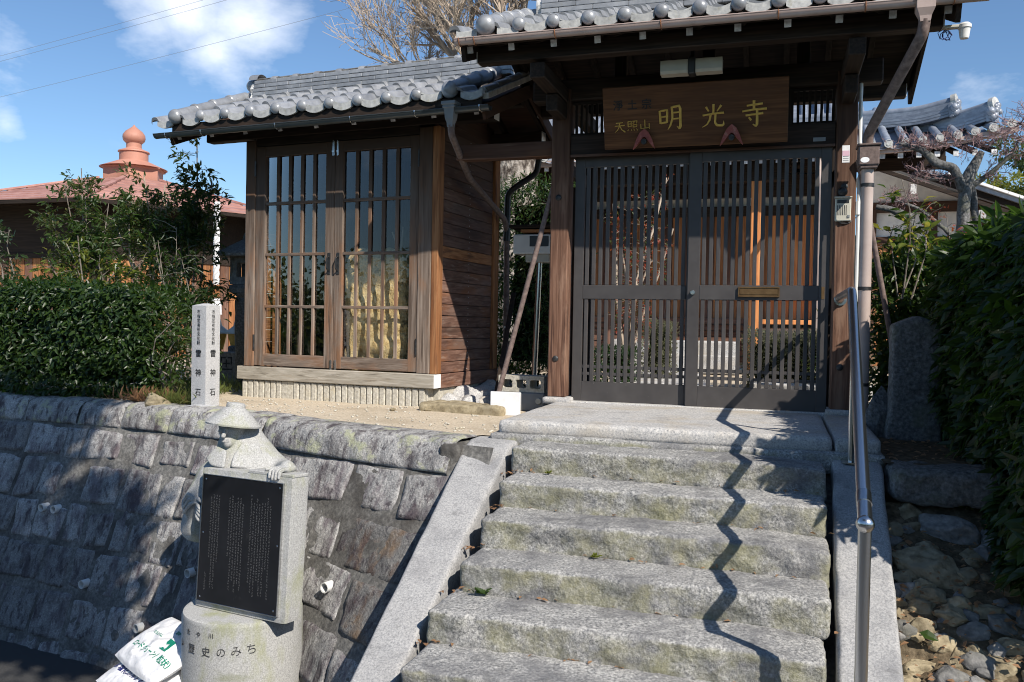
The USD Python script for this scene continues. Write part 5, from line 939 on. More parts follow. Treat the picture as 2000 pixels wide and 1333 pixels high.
# ---------------------------------------------------------------- pilgrim monument
mo = thing('pilgrim_monument', 'pale stone monument of a traveller in a wide hat holding an inscribed black panel', 'statue', (-2.47, -2.38, -2.06))
PC = np.array([-2.47, -2.38]); PRr = .365
v, f = lathe([(.355, -2.08), (PRr, -2.05), (PRr, -1.185), (.357, -1.163), (.335, -1.155)], (PC[0], PC[1], 0), 72)
obj('pedestal', (v, f), M['statue'], mo, smooth=40)
SY, ST = math.radians(-8.63), math.radians(3.5)
sex = np.array([math.cos(SY), math.sin(SY), 0]); sbk = np.array([-math.sin(SY), math.cos(SY), 0]); sey = math.cos(ST)*np.array([0, 0, 1])+math.sin(ST)*sbk; sn = np.cross(sex, sey)
SO = np.array([-2.387, -2.55, -.718])
def on_slab(mesh):
    v, f = arr(mesh); return SO+v[:, :1]*sex+v[:, 1:2]*sey+v[:, 2:]*sn, f
sl_ = rblock(-.352, .372, -.435, .428, -.168, -.012, r=.012, res=.03, amp=.002, freq=9, seed=3)
obj('slab', on_slab(sl_), M['statue'], mo, smooth=35)
obj('slab_top_step', on_slab(box(.02, .372, .424, .446, -.16, -.02, .006)), M['statue'], mo)
pp = obj('panel', on_slab(box(-.3165, .3165, -.388, .388, -.014, .004, .002)), M['plate_black'], mo)
rim = MB()
for a in ((-.3215, .3215, .388, .393), (-.3215, .3215, -.393, -.388), (-.3215, -.3165, -.388, .388), (.3165, .3215, -.388, .388)): rim.add(box(*a, -.013, .007, .001))
obj('panel_rim', on_slab(rim), M['chrome'], pp)
for a, b in ((-.295, .362), (.295, .362), (-.297, .03), (.298, .02), (-.295, -.365), (.295, -.362)): obj('panel_screw', on_slab(sphere((a, b, .004), .006, 1, (1, 1, .5))), M['chrome'], pp)
r = np.random.default_rng(31); mb = MB()
for blk, (xa, n, ya, yb) in enumerate([(.235, 8, .30, -.30), (.02, 6, .29, -.30), (-.175, 4, .30, -.31), (-.262, 1, -.18, -.33)]):
    for c in range(n):
        x = xa-c*.0215; y = ya-r.uniform(0, .06); end = yb+r.uniform(0, .22)*(r.random() < .5)
        while y > end:
            for _ in range(4):
                if r.random() < .5: w, h = r.uniform(.004, .010), .0014
                else: w, h = .0014, r.uniform(.004, .010)
                q = (x+r.uniform(-.004, .004), y+r.uniform(-.005, .005)); mb.add(on_slab((np.array([(q[0]-w/2, q[1]-h/2, .0047), (q[0]+w/2, q[1]-h/2, .0047), (q[0]+w/2, q[1]+h/2, .0047), (q[0]-w/2, q[1]+h/2, .0047)]), np.array([(0, 1, 2), (0, 2, 3)]))))
            y -= .0165
obj('panel_writing', mb, M['plate_text'], pp, kind='stuff')
mb = MB()
def on_drum(ch, theta, z, size):
    th = math.radians(theta); n = np.array([math.cos(th), math.sin(th), 0]); e = np.array([-n[1], n[0], 0])
    o = np.array([PC[0], PC[1], z])+n*(PRr+.0006)-e*size/2
    mb.add(text(ch, size, o, e, (0, 0, 1), .0025, thick=-.6))
for ch, th, z, s in (('い', -128, -1.345, .05), ('歴', -108, -1.35, .062), ('史', -90, -1.35, .062), ('の', -75, -1.345, .060), ('み', -61, -1.34, .066), ('ち', -47.5, -1.335, .068), ('た', -113, -1.245, .036), ('や', -99, -1.245, .036), ('川', -85, -1.24, .034)):
    on_drum(ch, th, z, s)
obj('carved_writing', mb, M['engrave'], mo)
# the figure: one continuous surface
def cap(p, a, b, ra, rb):
    ax_, ay, az = a; dx, dy, dz = b[0]-ax_, b[1]-ay, b[2]-az
    t = ((p[0]-ax_)*dx+(p[1]-ay)*dy+(p[2]-az)*dz)/(dx*dx+dy*dy+dz*dz)
    t = 0.0 if t < 0 else 1.0 if t > 1 else t
    x, y, z = p[0]-ax_-t*dx, p[1]-ay-t*dy, p[2]-az-t*dz
    return math.sqrt(x*x+y*y+z*z)-(ra+(rb-ra)*t)
FO, FE, FN = np.array([-2.45, -2.25, 0.]), np.array([.82, .572, 0]), np.array([.572, -.82, 0])
FE, FN = unit(FE), unit(FN)
def to_fig(p): p = np.asarray(p, float)-FO; return np.stack([p@FE, -(p@FN), p[..., 2]], -1)
def from_fig(v): return FO+v[:, :1]*FE-v[:, 1:2]*FN+v[:, 2:]*np.array([0, 0, 1.])
def slab_pt(x, y, z): return tuple(to_fig(SO+x*sex+y*sey+z*sn))
RH, LH = slab_pt(.235, .47, -.12), slab_pt(-.425, .17, -.10)
BONES = [((-.135, 0, -.17), (-.085, 0, -.40), .125, .235, .05), ((-.08, .02, -.38), (-.06, .02, -1.15), .235, .27, .08), ((-.285, 0, -.375), (.09, 0, -.37), .085, .10, .07),
         ((-.10, .06, -.10), (-.05, .05, -.26), .10, .14, .05), ((.08, -.02, -.37), (.15, -.13, -.345), .11, .075, .05), ((.15, -.13, -.345), RH, .075, .045, .03),
         ((-.295, -.01, -.40), (-.385, -.02, -.55), .095, .088, .05), ((-.385, -.02, -.55), LH, .08, .045, .03), ((-.395, .0, -.56), (-.392, .02, -.72), .072, .085, .03), ((-.392, .02, -.72), (-.30, .03, -.78), .08, .07, .04), ((.09, .06, -.50), (.10, .06, -1.12), .15, .15, .06)]
BACK = .15
mv = lambda p: p if p in (RH, LH) else (p[0], p[1]+BACK+.13*max(0, -.35-p[2]), p[2])
BONES = [(mv(a), mv(b), ra, rb, k) for a, b, ra, rb, k in BONES]
def sdf(x, y, z):
    p = (x, y, z); d = 1e9
    for a, b, ra, rb, k in BONES:
        e = cap(p, a, b, ra, rb); h = .5+.5*(d-e)/k
        h = 0.0 if h < 0 else 1.0 if h > 1 else h
        d = d*(1-h)+e*h-k*h*(1-h) if d < 1e8 else e
    # cloth: shallow hanging folds over the robe
    if d < .03: d += .006*math.sin(22*math.atan2(x+.08, -(y-.20))+5*z)*(1 if z < -.42 else max(0, (-.30-z)/.12))
    return -d
body = m3.Manifold.level_set(sdf, (-.56, -.42, -1.25, .42, .62, .06), .025)
def hull_chain(pts, rad):
    out = None
    for a, b, ra, rb in zip(pts, pts[1:], rad, rad[1:]):
        h = m3.Manifold.batch_hull([m3.Manifold.sphere(ra, 14).translate(tuple(map(float, a))), m3.Manifold.sphere(rb, 14).translate(tuple(map(float, b)))]); out = h if out is None else out+h
    return out
add_ = [m3.Manifold.sphere(1.0, 28).scale((.080, .088, .112)).translate((-.178, -.06, -.065)), m3.Manifold.batch_hull([m3.Manifold.sphere(r_, 16).translate(t_) for r_, t_ in ((.052, (-.185, -.085, -.105)), (.030, (-.200, -.125, -.150)), (.04, (-.15, -.08, -.12)))]),
        hull_chain([(-.212, -.142, -.055), (-.225, -.165, -.098)], [.009, .0155]), hull_chain([(-.232, -.142, -.122), (-.198, -.152, -.122)], [.0075, .0075]), hull_chain([(-.228, -.142, -.134), (-.198, -.150, -.134)], [.0085, .0085]),
        m3.Manifold.sphere(.017, 12).translate((-.243, -.118, -.072)), m3.Manifold.sphere(.017, 12).translate((-.182, -.138, -.072)), hull_chain([(-.105, -.06, -.05), (-.11, -.065, -.09)], [.018, .012])]
add_ = [q.translate((0, BACK, 0)) for q in add_]
for i in range(4):                                                   # right hand laid over the panel's top edge
    x = .195+.024*i; L = (.050, .062, .060, .048)[i]
    add_.append(hull_chain([slab_pt(x, .462, -.09), slab_pt(x+.004, .466, -.045), slab_pt(x+.008, .455, -.010), slab_pt(x+.010, .455-L*.7, -.001)], [.0135, .0125, .0115, .0095]))
add_.append(hull_chain([slab_pt(.20, .46, -.11), slab_pt(.165, .462, -.075), slab_pt(.150, .458, -.035)], [.015, .0125, .010]))
add_.append(m3.Manifold.batch_hull([m3.Manifold.sphere(.020, 14).translate(slab_pt(*t)) for t in ((.195, .465, -.15), (.26, .465, -.15), (.195, .462, -.09), (.268, .462, -.09))]))
for i in range(4):                                                   # left hand gripping the panel's edge
    y = .205-.023*i; L = (.062, .07, .066, .054)[i]
    add_.append(hull_chain([slab_pt(-.420, y, -.060), slab_pt(-.420+L*.5, y-.020, -.030), slab_pt(-.420+L*.95, y-.040, -.022), slab_pt(-.420+L*1.3, y-.052, -.030)], [.0135, .0125, .0115, .0095]))
add_.append(hull_chain([slab_pt(-.425, .215, -.07), slab_pt(-.385, .222, -.030), slab_pt(-.352, .212, -.020)], [.0155, .013, .0105]))
add_.append(m3.Manifold.batch_hull([m3.Manifold.sphere(.021, 14).translate(slab_pt(*t)) for t in ((-.455, .205, -.10), (-.455, .135, -.10), (-.42, .205, -.065), (-.42, .138, -.065))]))
for pts in ([(-.262, -.10, -.185), (-.315, -.115, -.245), (-.290, -.155, -.275), (-.225, -.200, -.285), (-.215, -.165, -.20)], [(-.105, -.150, -.155), (-.020, -.125, -.165), (.010, -.155, -.265), (-.075, -.205, -.292), (-.165, -.215, -.280), (-.150, -.19, -.22)]):
    add_.append(m3.Manifold.batch_hull([m3.Manifold.sphere(.013, 10).translate((t[0], t[1]+BACK, t[2])) for t in pts]))
for i in range(3): add_.append(hull_chain([(-.335-.012*i, .045-.004*i, -.50-.014*i), (-.42-.006*i, .04, -.53+.03*i), (-.462, .10, -.60+.035*i)], [.010, .013, .010]))
fig = body
for q in add_: fig = fig+q
q = fig.refine_to_length(.028).to_mesh(); fm = trimesh.Trimesh(np.array(q.vert_properties[:, :3]), np.array(q.tri_verts), process=False)
fm.merge_vertices(digits_vertex=6)
trimesh.smoothing.filter_taubin(fm, iterations=3)
obj('figure', (from_fig(np.array(fm.vertices)), np.array(fm.faces)), M['statue'], mo, smooth=50)
hat = lathe([(.02, .035), (.08, .04), (.150, .006), (.172, -.004), (.174, .006), (.155, .026), (.115, .066), (.080, .100), (.060, .113), (.060, .130), (.053, .143), (.02, .148)], (0, 0, 0), 40)
hv, hf = place(hat, (-.168, -.055+BACK, -.042), rx=math.radians(-3), ry=math.radians(7))
hv = hv+.004*(meshkit.fbm(hv*30, 3, 4)-.5)[:, None]
obj('hat', (from_fig(hv), hf), M['statue'], mo, smooth=40)

# ---------------------------------------------------------------- stone marker post
mp = thing('stone_marker', 'square pale granite marker post with carved black characters on two faces', 'stone post', (-4.02, -.745, -.12), -7.7, sub=(0, 0, -.12))
hw = .083
v, f = rblock(-hw, hw, -hw, hw, -.2, .755, r=.006, res=.04, amp=.0012, freq=9, seed=2); v = v.copy(); v[:, 2] += np.where(v[:, 2] > .74, (.083-np.maximum(np.abs(v[:, 0]), np.abs(v[:, 1])))*.28, 0)
obj('shaft', (v, f), M['post_stone'], mp, smooth=35)
for nm, o, e in (('front', (0, -hw-.0008, 0), (1, 0, 0)), ('side', (hw+.0008, 0, 0), (0, 1, 0))):
    o, e = np.array(o, float), np.array(e, float); mb = MB()
    mb.add(text('市指定有形文化財', .037, o-e*.0185+np.array([0, 0, .685]), e, (0, 0, 1), .0012, gap=1.03, vertical=True))
    mb.add(text('雷神石', .068, o-e*.034+np.array([0, 0, .315]), e, (0, 0, 1), .0012, gap=2.45, vertical=True, thick=1.0))
    obj('carved_writing', mb, M['ink'], mp)
tag(obj('marker_footing', boulder((-3.98, -.83, -.155), (.26, .13, .06), 5, 4, .12), M['post_stone'], smooth=True), 'low rough stone under the square marker post', 'stone')
tag(obj('brown_boulder', boulder((-4.47, -.83, -.105), (.15, .10, .09), 15, 4, .15), M['rock_yellow'], smooth=True), 'brown boulder at the foot of the left hedge beside the marker post', 'stone')

# ---------------------------------------------------------------- stele and stones on the right
stl = rblock(-.165, .165, -.075, .075, -.2, .76, r=.03, res=.026, amp=.008, freq=6, seed=14, front=1.3); v, f = stl; v = v.copy()
v[:, 2] -= np.clip(v[:, 2]-.55, 0, 1)*np.abs(v[:, 0])*1.9; k = np.clip((.1-v[:, 2])/.3, 0, 1); v[:, 0] -= .04*k*(v[:, 0] < 0); v[:, 1] -= .03*k
inscr = np.exp(-((meshkit.noise(np.stack([v[:, 0]*34, v[:, 2]*34, 0*v[:, 0]], -1), 3)-.5)/.08)**2); v[:, 1] += np.where((v[:, 1] < -.05) & (np.abs(v[:, 0]) < .12) & (v[:, 2] > .05) & (v[:, 2] < .62), .006*inscr, 0)
tag(obj('stele', place((v, f), (1.625, -.46, 0), rz=.07), M['stone_dark'], smooth=True), 'dark upright stone stele with a peaked top by the right hedge', 'stele')
v, f = boulder((0, 0, .02), (.105, .085, .24), 44, 4, .13); tag(obj('standing_stone', (v+np.array([1.40, -.40, .0]), f), M['stone_dark'], smooth=True), 'small pointed standing stone between handrail and stele', 'stone')
tag(obj('little_block', box(1.86, 1.97, -.50, -.40, -.13, -.085, .008), M['rock_grey']), 'small grey block on the soil right of the stele', 'stone')
P = np.stack([*np.meshgrid(np.linspace(1.30, 4.2, 60), np.linspace(-1.72, 1.2, 60), indexing='ij'), np.zeros((60, 60))], -1); P[..., 2] = -.108+.02*(meshkit.fbm(P*5, 4, 8)-.5)
tag(obj('soil', sheet(P), M['soil'], smooth=True), 'dark bare soil around the stele', 'soil', kind='structure')
bk = thing('rock_bank', 'bank of rough rocks and earth dropping right of the stairs', 'bank', (1.7, -2.4, -2.06))
X, Yb = np.meshgrid(np.linspace(1.20, 3.6, 70), np.linspace(-1.80, -4.4, 80), indexing='ij'); zb = -.36-.65*(-1.9-Yb); P = np.stack([X, Yb, np.minimum(zb, -.2)], -1); P[..., 2] += .09*(meshkit.fbm(P*4, 5, 6)-.5)-.03
obj('earth', sheet(P[:, ::-1]), M['soil'], bk, smooth=True)
for i, (a, b) in enumerate(((1.305, 1.90), (1.91, 2.5), (2.51, 3.3))):
    obj('coping_rock', rblock(a, b, -1.93+.02*i, -1.56, -.31, -.090, r=.075, res=.025, amp=.030, freq=5, seed=50+i, front=1.4), M['stone_dark'], bk, smooth=True)
BR_ = [(1.42, -1.83, -0.31, 0.16), (1.59, -1.94, -0.38, 0.22), (1.46, -2.18, -0.54, 0.26), (1.69, -2.1, -0.49, 0.17), (1.86, -1.99, -0.42, 0.19), (1.41, -2.38, -0.67, 0.15), (1.32, -2.44, -0.71, 0.1), (1.53, -2.44, -0.71, 0.14), (1.63, -2.49, -0.75, 0.16), (1.37, -2.56, -0.79, 0.1), (1.71, -2.39, -0.68, 0.15), (1.48, -2.56, -0.79, 0.13), (1.57, -2.62, -0.83, 0.14), (1.37, -2.67, -0.86, 0.12), (1.47, -2.73, -0.9, 0.15), (1.7, -2.64, -0.84, 0.17), (1.3, -2.75, -0.91, 0.11), (1.83, -2.35, -0.66, 0.15), (1.59, -2.74, -0.91, 0.14), (1.35, -2.07, -0.47, 0.09), (1.79, -2.53, -0.77, 0.14), (1.33, -2.28, -0.61, 0.09), (2.05, -2.2, -.55, .2), (2.1, -2.5, -.75, .2), (1.95, -2.8, -.95, .22), (1.6, -3.0, -1.08, .22), (1.9, -3.2, -1.2, .25)]
r = np.random.default_rng(23)
for i in range(95):
    x, y = r.uniform(1.27, 2.0), r.uniform(-3.1, -1.92); BR_.append((x, y, -.36-.65*(-1.9-y)+.01, r.uniform(.05, .125)))
for i, (x, y, z, s) in enumerate(BR_):
    s *= .98
    s *= 1.12; v, f = boulder((0, 0, 0), (s*r.uniform(.58, .80), s*.42, s*r.uniform(.40, .55)), 100+i, 4 if i < 27 else 3, .22, 1.5, cuts=18)
    v, f = place((v, f), (x, y+.01, z-(.055 if i < 27 else .025)), rz=r.uniform(-.5, .5), rx=-.45, ry=r.uniform(-.35, .35))
    obj('rock', (v, f), M['rock_yellow'] if (i*7) % 10 < 6 else M['rock_grey'], bk, smooth=28)
n = 260; p = np.stack([r.uniform(1.28, 1.95, n), r.uniform(-2.9, -1.95, n), np.zeros(n)], 1); p[:, 2] = -.36-.65*(-1.9-p[:, 1])+r.uniform(.0, .05, n)
tag(obj('leaf_litter', leaf_mesh(p, unit(r.normal(0, 1, (n, 3))*np.array([1, .7, .3])), unit(np.array([0, -.4, 1.])+r.normal(0, .3, (n, 3))), r.uniform(.015, .045, n), .5), M['dry_leaf']), 'dry leaves caught between the rocks of the right bank', 'leaf litter', kind='stuff')
p = np.array([[1.37, -2.62, -.76]]); tag(obj('fallen_leaf', leaf_mesh(p, np.array([[.9, -.35, -.15]]), np.array([[-.1, -.6, .8]]), .085, .6), M['leaf_glossy']), 'single bright green leaf fallen on the pale rocks', 'leaf')

# ---------------------------------------------------------------- sacks beside the pedestal
def sack(loc, yaw, pitch, seed, label, words):
    th = thing('salt_sack', label, 'sack', loc, group=None)
    n, m_ = 48, 34; a, b = np.meshgrid(np.linspace(-1, 1, n), np.linspace(-1, 1, m_), indexing='ij'); L_, W_ = .33, .215
    ex_ = np.array([math.cos(yaw), math.sin(yaw), 0]); ey_ = np.array([-math.sin(yaw)*math.cos(pitch), math.cos(yaw)*math.cos(pitch), math.sin(pitch)]); ez_ = np.cross(ex_, ey_)
    def surf_(a, b, top):
        prof = np.clip((1-np.abs(a)**2.6)*(1-np.abs(b)**2.4), 0, 1)**.5; pin = 1-.07*(np.abs(a)**2)*(1-np.abs(b))-.0*b
        wr = (meshkit.fbm(np.stack([a*3.0+seed, b*3.0, 0*a+seed], -1), 4, seed)-.5)*.05*prof
        h = (.062*prof+wr*1.25*(1-.3*np.abs(a))) if top else -.066*prof
        x = a*L_*(1-.05*(b**2)); y = b*W_*(1-.06*a**2)
        return np.asarray(loc)+x[..., None]*ex_+y[..., None]*ey_+h[..., None]*ez_
    mb = MB().add(sheet(surf_(a, b, True)), sheet(surf_(a, b, False)[::-1]))
    obj('bag', mb, M['sack'], th, smooth=True)
    for chs, size, x0, y0, mat, thk in words:
        t_ = text(chs, size, (x0, y0, 0), (1, 0, 0), (0, 1, 0), .001, thick=thk) if chs != '#' else MB().add(*[(lambda bb: (bb[0], bb[1]))(box(x0+i*size/8, x0+(i+1)*size/8, y0, y0+size, 0, .001, .0001)) for i in range(8) if True])
        v_, f_ = t_.get(); 
        P_ = surf_(v_[:, 0]/L_, v_[:, 1]/W_, True)+ez_*(.0015+v_[:, 2:3])
        obj('print', (P_, f_), M[mat], th)
    return th
sack((-3.0, -2.48, -1.475), -.50, .42, 3, 'white sack with green printing, top of the pile beside the monument', [('ロードクリーン(粒状)', .052, -.235, -.10, 'green_ink', 2.0), ('#', .085, .075, -.03, 'green_ink', 0), ('カルシウム', .026, -.16, .03, 'green_ink', 0.5), ('粒状', .03, .03, .10, 'green_ink', .5)])
sack((-3.04, -2.56, -1.625), -.42, .30, 5, 'white sack with dark blue printing, second from the top of the pile', [('塩化カルシウム', .058, -.20, -.10, 'blue_ink', 2.5), ('粒状', .036, -.29, -.09, 'blue_ink', .8)])
sack((-3.0, -2.50, -1.79), -.45, .15, 7, 'white sack low in the pile, third from the top', [])
sack((-3.0, -2.50, -1.95), -.47, .0, 9, 'bottom white sack of the pile beside the monument', [])

# ---------------------------------------------------------------- lantern and small things behind the marker
la = thing('stone_lantern', 'old dark stone lantern half hidden behind the left corner of the booth', 'lantern', (-4.98, 1.25, -.12))
L0 = np.array([-4.97, 1.25, 0.0])
obj('pillar', (lambda a: (a[0]+L0, a[1]))(rblock(-.12, .12, -.12, .12, -.15, .90, r=.04, res=.05, amp=.012, freq=6, seed=3)), M['stone_dark'], la, smooth=True)
obj('platform', lathe([(.10, .86), (.20, .93), (.245, .98), (.23, 1.02), (.12, 1.04)], L0, 6), M['stone_dark'], la)
fb = m3.Manifold.cube((.30, .30, .32)).translate((-.15, -.15, 1.03))-m3.Manifold.cube((.13, .6, .16)).translate((-.065, -.3, 1.11))-m3.Manifold.cube((.6, .13, .16)).translate((-.3, -.065, 1.11))
obj('fire_box', (lambda a: (a[0]+L0, a[1]))(arr(fb)), M['rock_grey'], la)
obj('roof', lathe([(.10, 1.33), (.36, 1.335), (.385, 1.36), (.37, 1.385), (.22, 1.46), (.09, 1.53), (.07, 1.60), (.02, 1.64)], L0, 6), M['stone_dark'], la)
for i, (x, y, lb) in enumerate([(-6.30, 2.5, 'left of two small brass garden lanterns behind the marker post'), (-6.02, 2.5, 'right of two small brass garden lanterns, beside the booth corner')]):
    bl_ = thing('brass_lantern', lb, 'lantern', (x, y, -.12))
    obj('stand', box(x-.03, x+.03, y-.03, y+.03, -.12, .24, .004), M['rock_grey'], bl_); obj('body', lathe([(.07, .24), (.125, .45)], (x, y, 0), 6), M['gold'], bl_)
    obj('cover', lathe([(.17, .45), (.16, .47), (.05, .55), (.03, .62), (.015, .66)], (x, y, 0), 6), M['plastic_cream'], bl_)
gv = thing('altar_stones', 'grey polished stone blocks with a square carved crest behind the marker post', 'stone altar', (-5.9, 2.2, -.12))
obj('block', box(-6.30, -5.95, 2.1, 2.4, -.15, .20, .01), M['rock_grey'], gv); obj('block', box(-6.2, -5.5, 1.95, 2.25, -.15, .06, .01), M['rock_grey'], gv); obj('basin', box(-6.02, -5.70, 2.3, 2.5, .0, .30, .02), M['stone_dark'], gv)
cr = obj('crest_block', box(-5.88, -5.52, 1.85, 1.95, -.12, .24, .008), M['rock_grey'], gv)
mb = MB()
for a, b, c_, d_ in ((0, .16, 0, .018), (0, .018, 0, .07), (0, .018, .10, .16), (0, .07, .142, .16), (.10, .16, .142, .16), (.142, .16, .07, .16), (.07, .088, .03, .13), (.03, .13, .07, .088)): mb.add(box(-5.78+a, -5.78+b, 1.846, 1.851, .02+c_, .02+d_, .001))
obj('crest', mb, M['engrave'], cr)
rp = thing('bell_rope', 'white twisted bell rope with a wooden sleeve and tassel hanging before the red roofed hall', 'rope', (-6.72, 3.0, .73))
mb = MB(); zz_ = np.linspace(1.09, 2.25, 60)
for k in range(3): mb.add(tube(np.stack([-6.72+.022*np.cos(zz_*22+k*2.1), 3+.022*np.sin(zz_*22+k*2.1), zz_], 1), .024, 7))
obj('rope', mb, M['cloth_white'], rp, smooth=50); obj('sleeve', lathe([(.05, .93), (.058, .95), (.058, 1.10), (.05, 1.11)], (-6.72, 3.0, 0), 8), M['w_red_z'], rp)
obj('tassel', lathe([(.085, .70), (.075, .85), (.05, .90), (.06, .93)], (-6.72, 3.0, 0), 14), M['cloth_white'], rp, smooth=50)
# heater cabinet between booth and gate
hc = thing('outdoor_cabinet', 'white outdoor cabinet on a steel leg seen between booth and gate', 'cabinet', (-1.58, 1.0, 1.16))
obj('case', box(-1.78, -1.25, .95, 1.2, 1.33, 1.52, .01), M['plastic_white'], hc); obj('grille', box(-1.61, -1.42, .943, .951, 1.40, 1.50, .003), M['plastic_dark'], hc); obj('cover', box(-1.81, -1.22, .90, 1.25, 1.575, 1.61, .008), M['w_dark_x'], hc); obj('cover_edge', box(-1.70, -1.25, .93, 1.2, 1.535, 1.565, .004), M['w_red_x'], hc)
obj('foot', box(-1.66, -1.42, .98, 1.15, 1.25, 1.33, .006), M['plastic_cream'], hc); obj('leg', tube([(-1.535, 1.05, 1.26), (-1.575, 1.05, -.12)], .028, 12), M['chrome'], hc, smooth=50)
tag(obj('side_board', box(-1.05, -.99, .30, .55, .0, 1.85, .004), M['w_dark_z']), 'dark boarded side fence just behind the left gate post', 'fence')
# ---------------------------------------------------------------- red roofed hall at the left
rh = thing('red_hall', 'dark timber hall with a red metal pyramid roof and onion finial', 'building', (-12.57, 8.0, -.12))
HC = np.array([-12.57, 8.0])
hexp = lambda R, z: np.array([[HC[0]+R*math.cos(math.radians(60*k)), HC[1]+R*math.sin(math.radians(60*k)), z] for k in range(6)])
for k in range(6):
    a, b = hexp(2.85, 0)[k], hexp(2.85, 0)[(k+1) % 6]
    obj('post', box(a[0]-.1, a[0]+.1, a[1]-.1, a[1]+.1, -.1, 2.8, .01), M['w_dark_z'], rh)
    if k in (3, 4, 5, 0):
        n = 15; lo = k in (3, 4, 5)
        for i in range(n):
            p, q = a+(b-a)*(i+.04)/n, a+(b-a)*(i+.96)/n; zt = 1.75
            obj('wall_board', beam((p[0], p[1], .8), (q[0], q[1], .8), .04, 1.9, c=.003), M['w_red_z'] if i % 3 else M['w_brown_z'], rh)
        obj('upper_wall', beam((a[0], a[1], 2.28), (b[0], b[1], 2.28), .05, 1.06), M['w_dark_x'], rh); obj('rail', beam((a[0], a[1], 1.76), (b[0], b[1], 1.76), .09, .10), M['w_dark_x'], rh)
    else: obj('upper_wall', beam((a[0], a[1], 1.35), (b[0], b[1], 1.35), .05, 2.9), M['w_dark_x'], rh)
NB = 9; Rs = np.linspace(3.75, .70, NB+1); Zs = 2.70+(1-np.linspace(1, 0, NB+1))*.84
for k in range(6):
    for i in range(NB):
        o0, o1 = hexp(Rs[i], Zs[i]+.014), hexp(Rs[i+1]-.015, Zs[i+1]); n = 6; a, b, c_, d_ = o0[k], o0[(k+1) % 6], o1[(k+1) % 6], o1[k]
        lo = np.stack([a, b, c_, d_]); hi = lo-np.array([0, 0, .022])
        obj('roof_sheet', (np.vstack([lo, hi]), np.array([(0, 1, 2), (0, 2, 3), (4, 6, 5), (4, 7, 6), (0, 5, 1), (0, 4, 5)])), M['red_roof'], rh)
    o0, o1 = hexp(3.76, 2.73), hexp(.70, 3.56); obj('hip_cap', beam(o0[k], o1[k], .10, .04), M['red_roof'], rh)
    e0 = hexp(3.72, 2.655); obj('eave_fascia', beam(e0[k], e0[(k+1) % 6], .04, .07), M['w_dark_x'], rh)
    mb = MB(); 
    for i in range(7):
        p = e0[k]+(e0[(k+1) % 6]-e0[k])*(i+.5)/7; q = p+(np.array([HC[0], HC[1], 3.0])-p)*.27; mb.add(beam(p, q, .06, .07))
    obj('eave_rafters', mb, M['w_dark_y'], rh)
    obj('soffit', (np.vstack([hexp(3.7, 2.69)[[k, (k+1) % 6]], hexp(2.7, 2.95)[[(k+1) % 6, k]]]), np.array([(0, 1, 2), (0, 2, 3)])), M['w_dark_x'], rh)
fn = obj('finial', lathe([(.62, 3.45), (.62, 3.78), (.68, 3.80), (.67, 3.83)], (HC[0], HC[1], 0), 6), M['finial'], rh)
obj('finial_tier', lathe([(.68, 3.82), (.31, 3.98), (.29, 3.985), (.29, 4.16), (.32, 4.17), (.31, 4.195), (.17, 4.25), (.155, 4.27), (.155, 4.38)], (HC[0], HC[1], 0), 24), M['finial'], fn, smooth=30)
obj('onion', lathe([(.14, 4.36), (.17, 4.375), (.215, 4.42), (.23, 4.48), (.222, 4.545), (.17, 4.62), (.09, 4.68), (.035, 4.725), (.008, 4.765)], (HC[0], HC[1], 0), 24), M['finial'], fn, smooth=40)

# ---------------------------------------------------------------- main hall behind the gate
mh = thing('main_hall', 'large temple hall with white plaster bands and blue grey round tiled roof', 'building', (-1, 9.2, -.12))
hp = lambda nm, m, a, par=mh, **k: obj(nm, a, M[m], par, **k)
HY = 9.0
hp('rear_wall', 'plaster', box(-6, 1.74, HY+.10, HY+.2, -.1, 4.2, .01))
for i in range(36):
    x = -5.2+i*.19
    hp('wall_board', 'w_cedar' if x > .45 else ('w_red_z' if i % 2 else 'w_brown_z'), box(x+.003, x+.187, HY+.04, HY+.09, .82, 2.74, .003))
for i in range(7):
    hp('base_board', 'w_brown_x', box(-5.5, .40, HY-.02-.02*(i % 2), HY+.06, .02+i*.115, .125+i*.115, .004))
hp('head_rail', 'w_dark_x', box(-6, 1.74, HY-.02, HY+.09, 2.68, 2.86, .005)); hp('upper_beam', 'w_dark_x', box(-6, 1.74, HY-.06, HY+.09, 3.02, 3.40, .005)); hp('top_beam', 'w_dark_x', box(-6, 1.74, HY-.08, HY+.09, 3.66, 3.95, .005))
for x in (-4.2, -2.35, 1.62): hp('column', 'w_brown_z', box(x-.08, x+.08, HY-.10, HY+.06, 0, 3.9, .01))
hp('porch_column', 'w_cedar', box(.24, .41, HY-1.55, HY-1.38, -.1, 3.75, .012)); hp('porch_column', 'w_cedar', box(-3.1, -2.93, HY-1.55, HY-1.38, -.1, 3.75, .012))
hp('porch_beam', 'w_dark_x', box(-3.4, .8, HY-1.58, HY-1.36, 3.05, 3.42, .008))
for x in (-2.3, -1.2, -.4, .75, 1.15):
    mb = MB().add(box(x-.28, x+.28, HY-.10, HY-.065, 3.42, 3.52, .01), box(x-.12, x+.12, HY-.12, HY-.065, 3.52, 3.66, .01), sphere((x-.24, HY-.09, 3.54), .06, 1), sphere((x+.24, HY-.09, 3.54), .06, 1)); hp('bracket_block', 'w_dark_x', mb)
hp('veranda_rail', 'w_sill', box(.45, 1.62, HY-.12, HY-.08, 1.22, 1.27, .006)); hp('veranda_floor', 'w_cedar', box(.40, 1.7, HY-.9, HY+.04, .72, .80, .008)); hp('stone_base', 'granite_light', box(.40, 1.75, HY-.7, HY, -.1, .66, .02))
for z in (.2, .42): hp('stone_step', 'granite_light', box(-2.0, .1, HY-2.2+z, HY-1.2, -.1, z, .02))
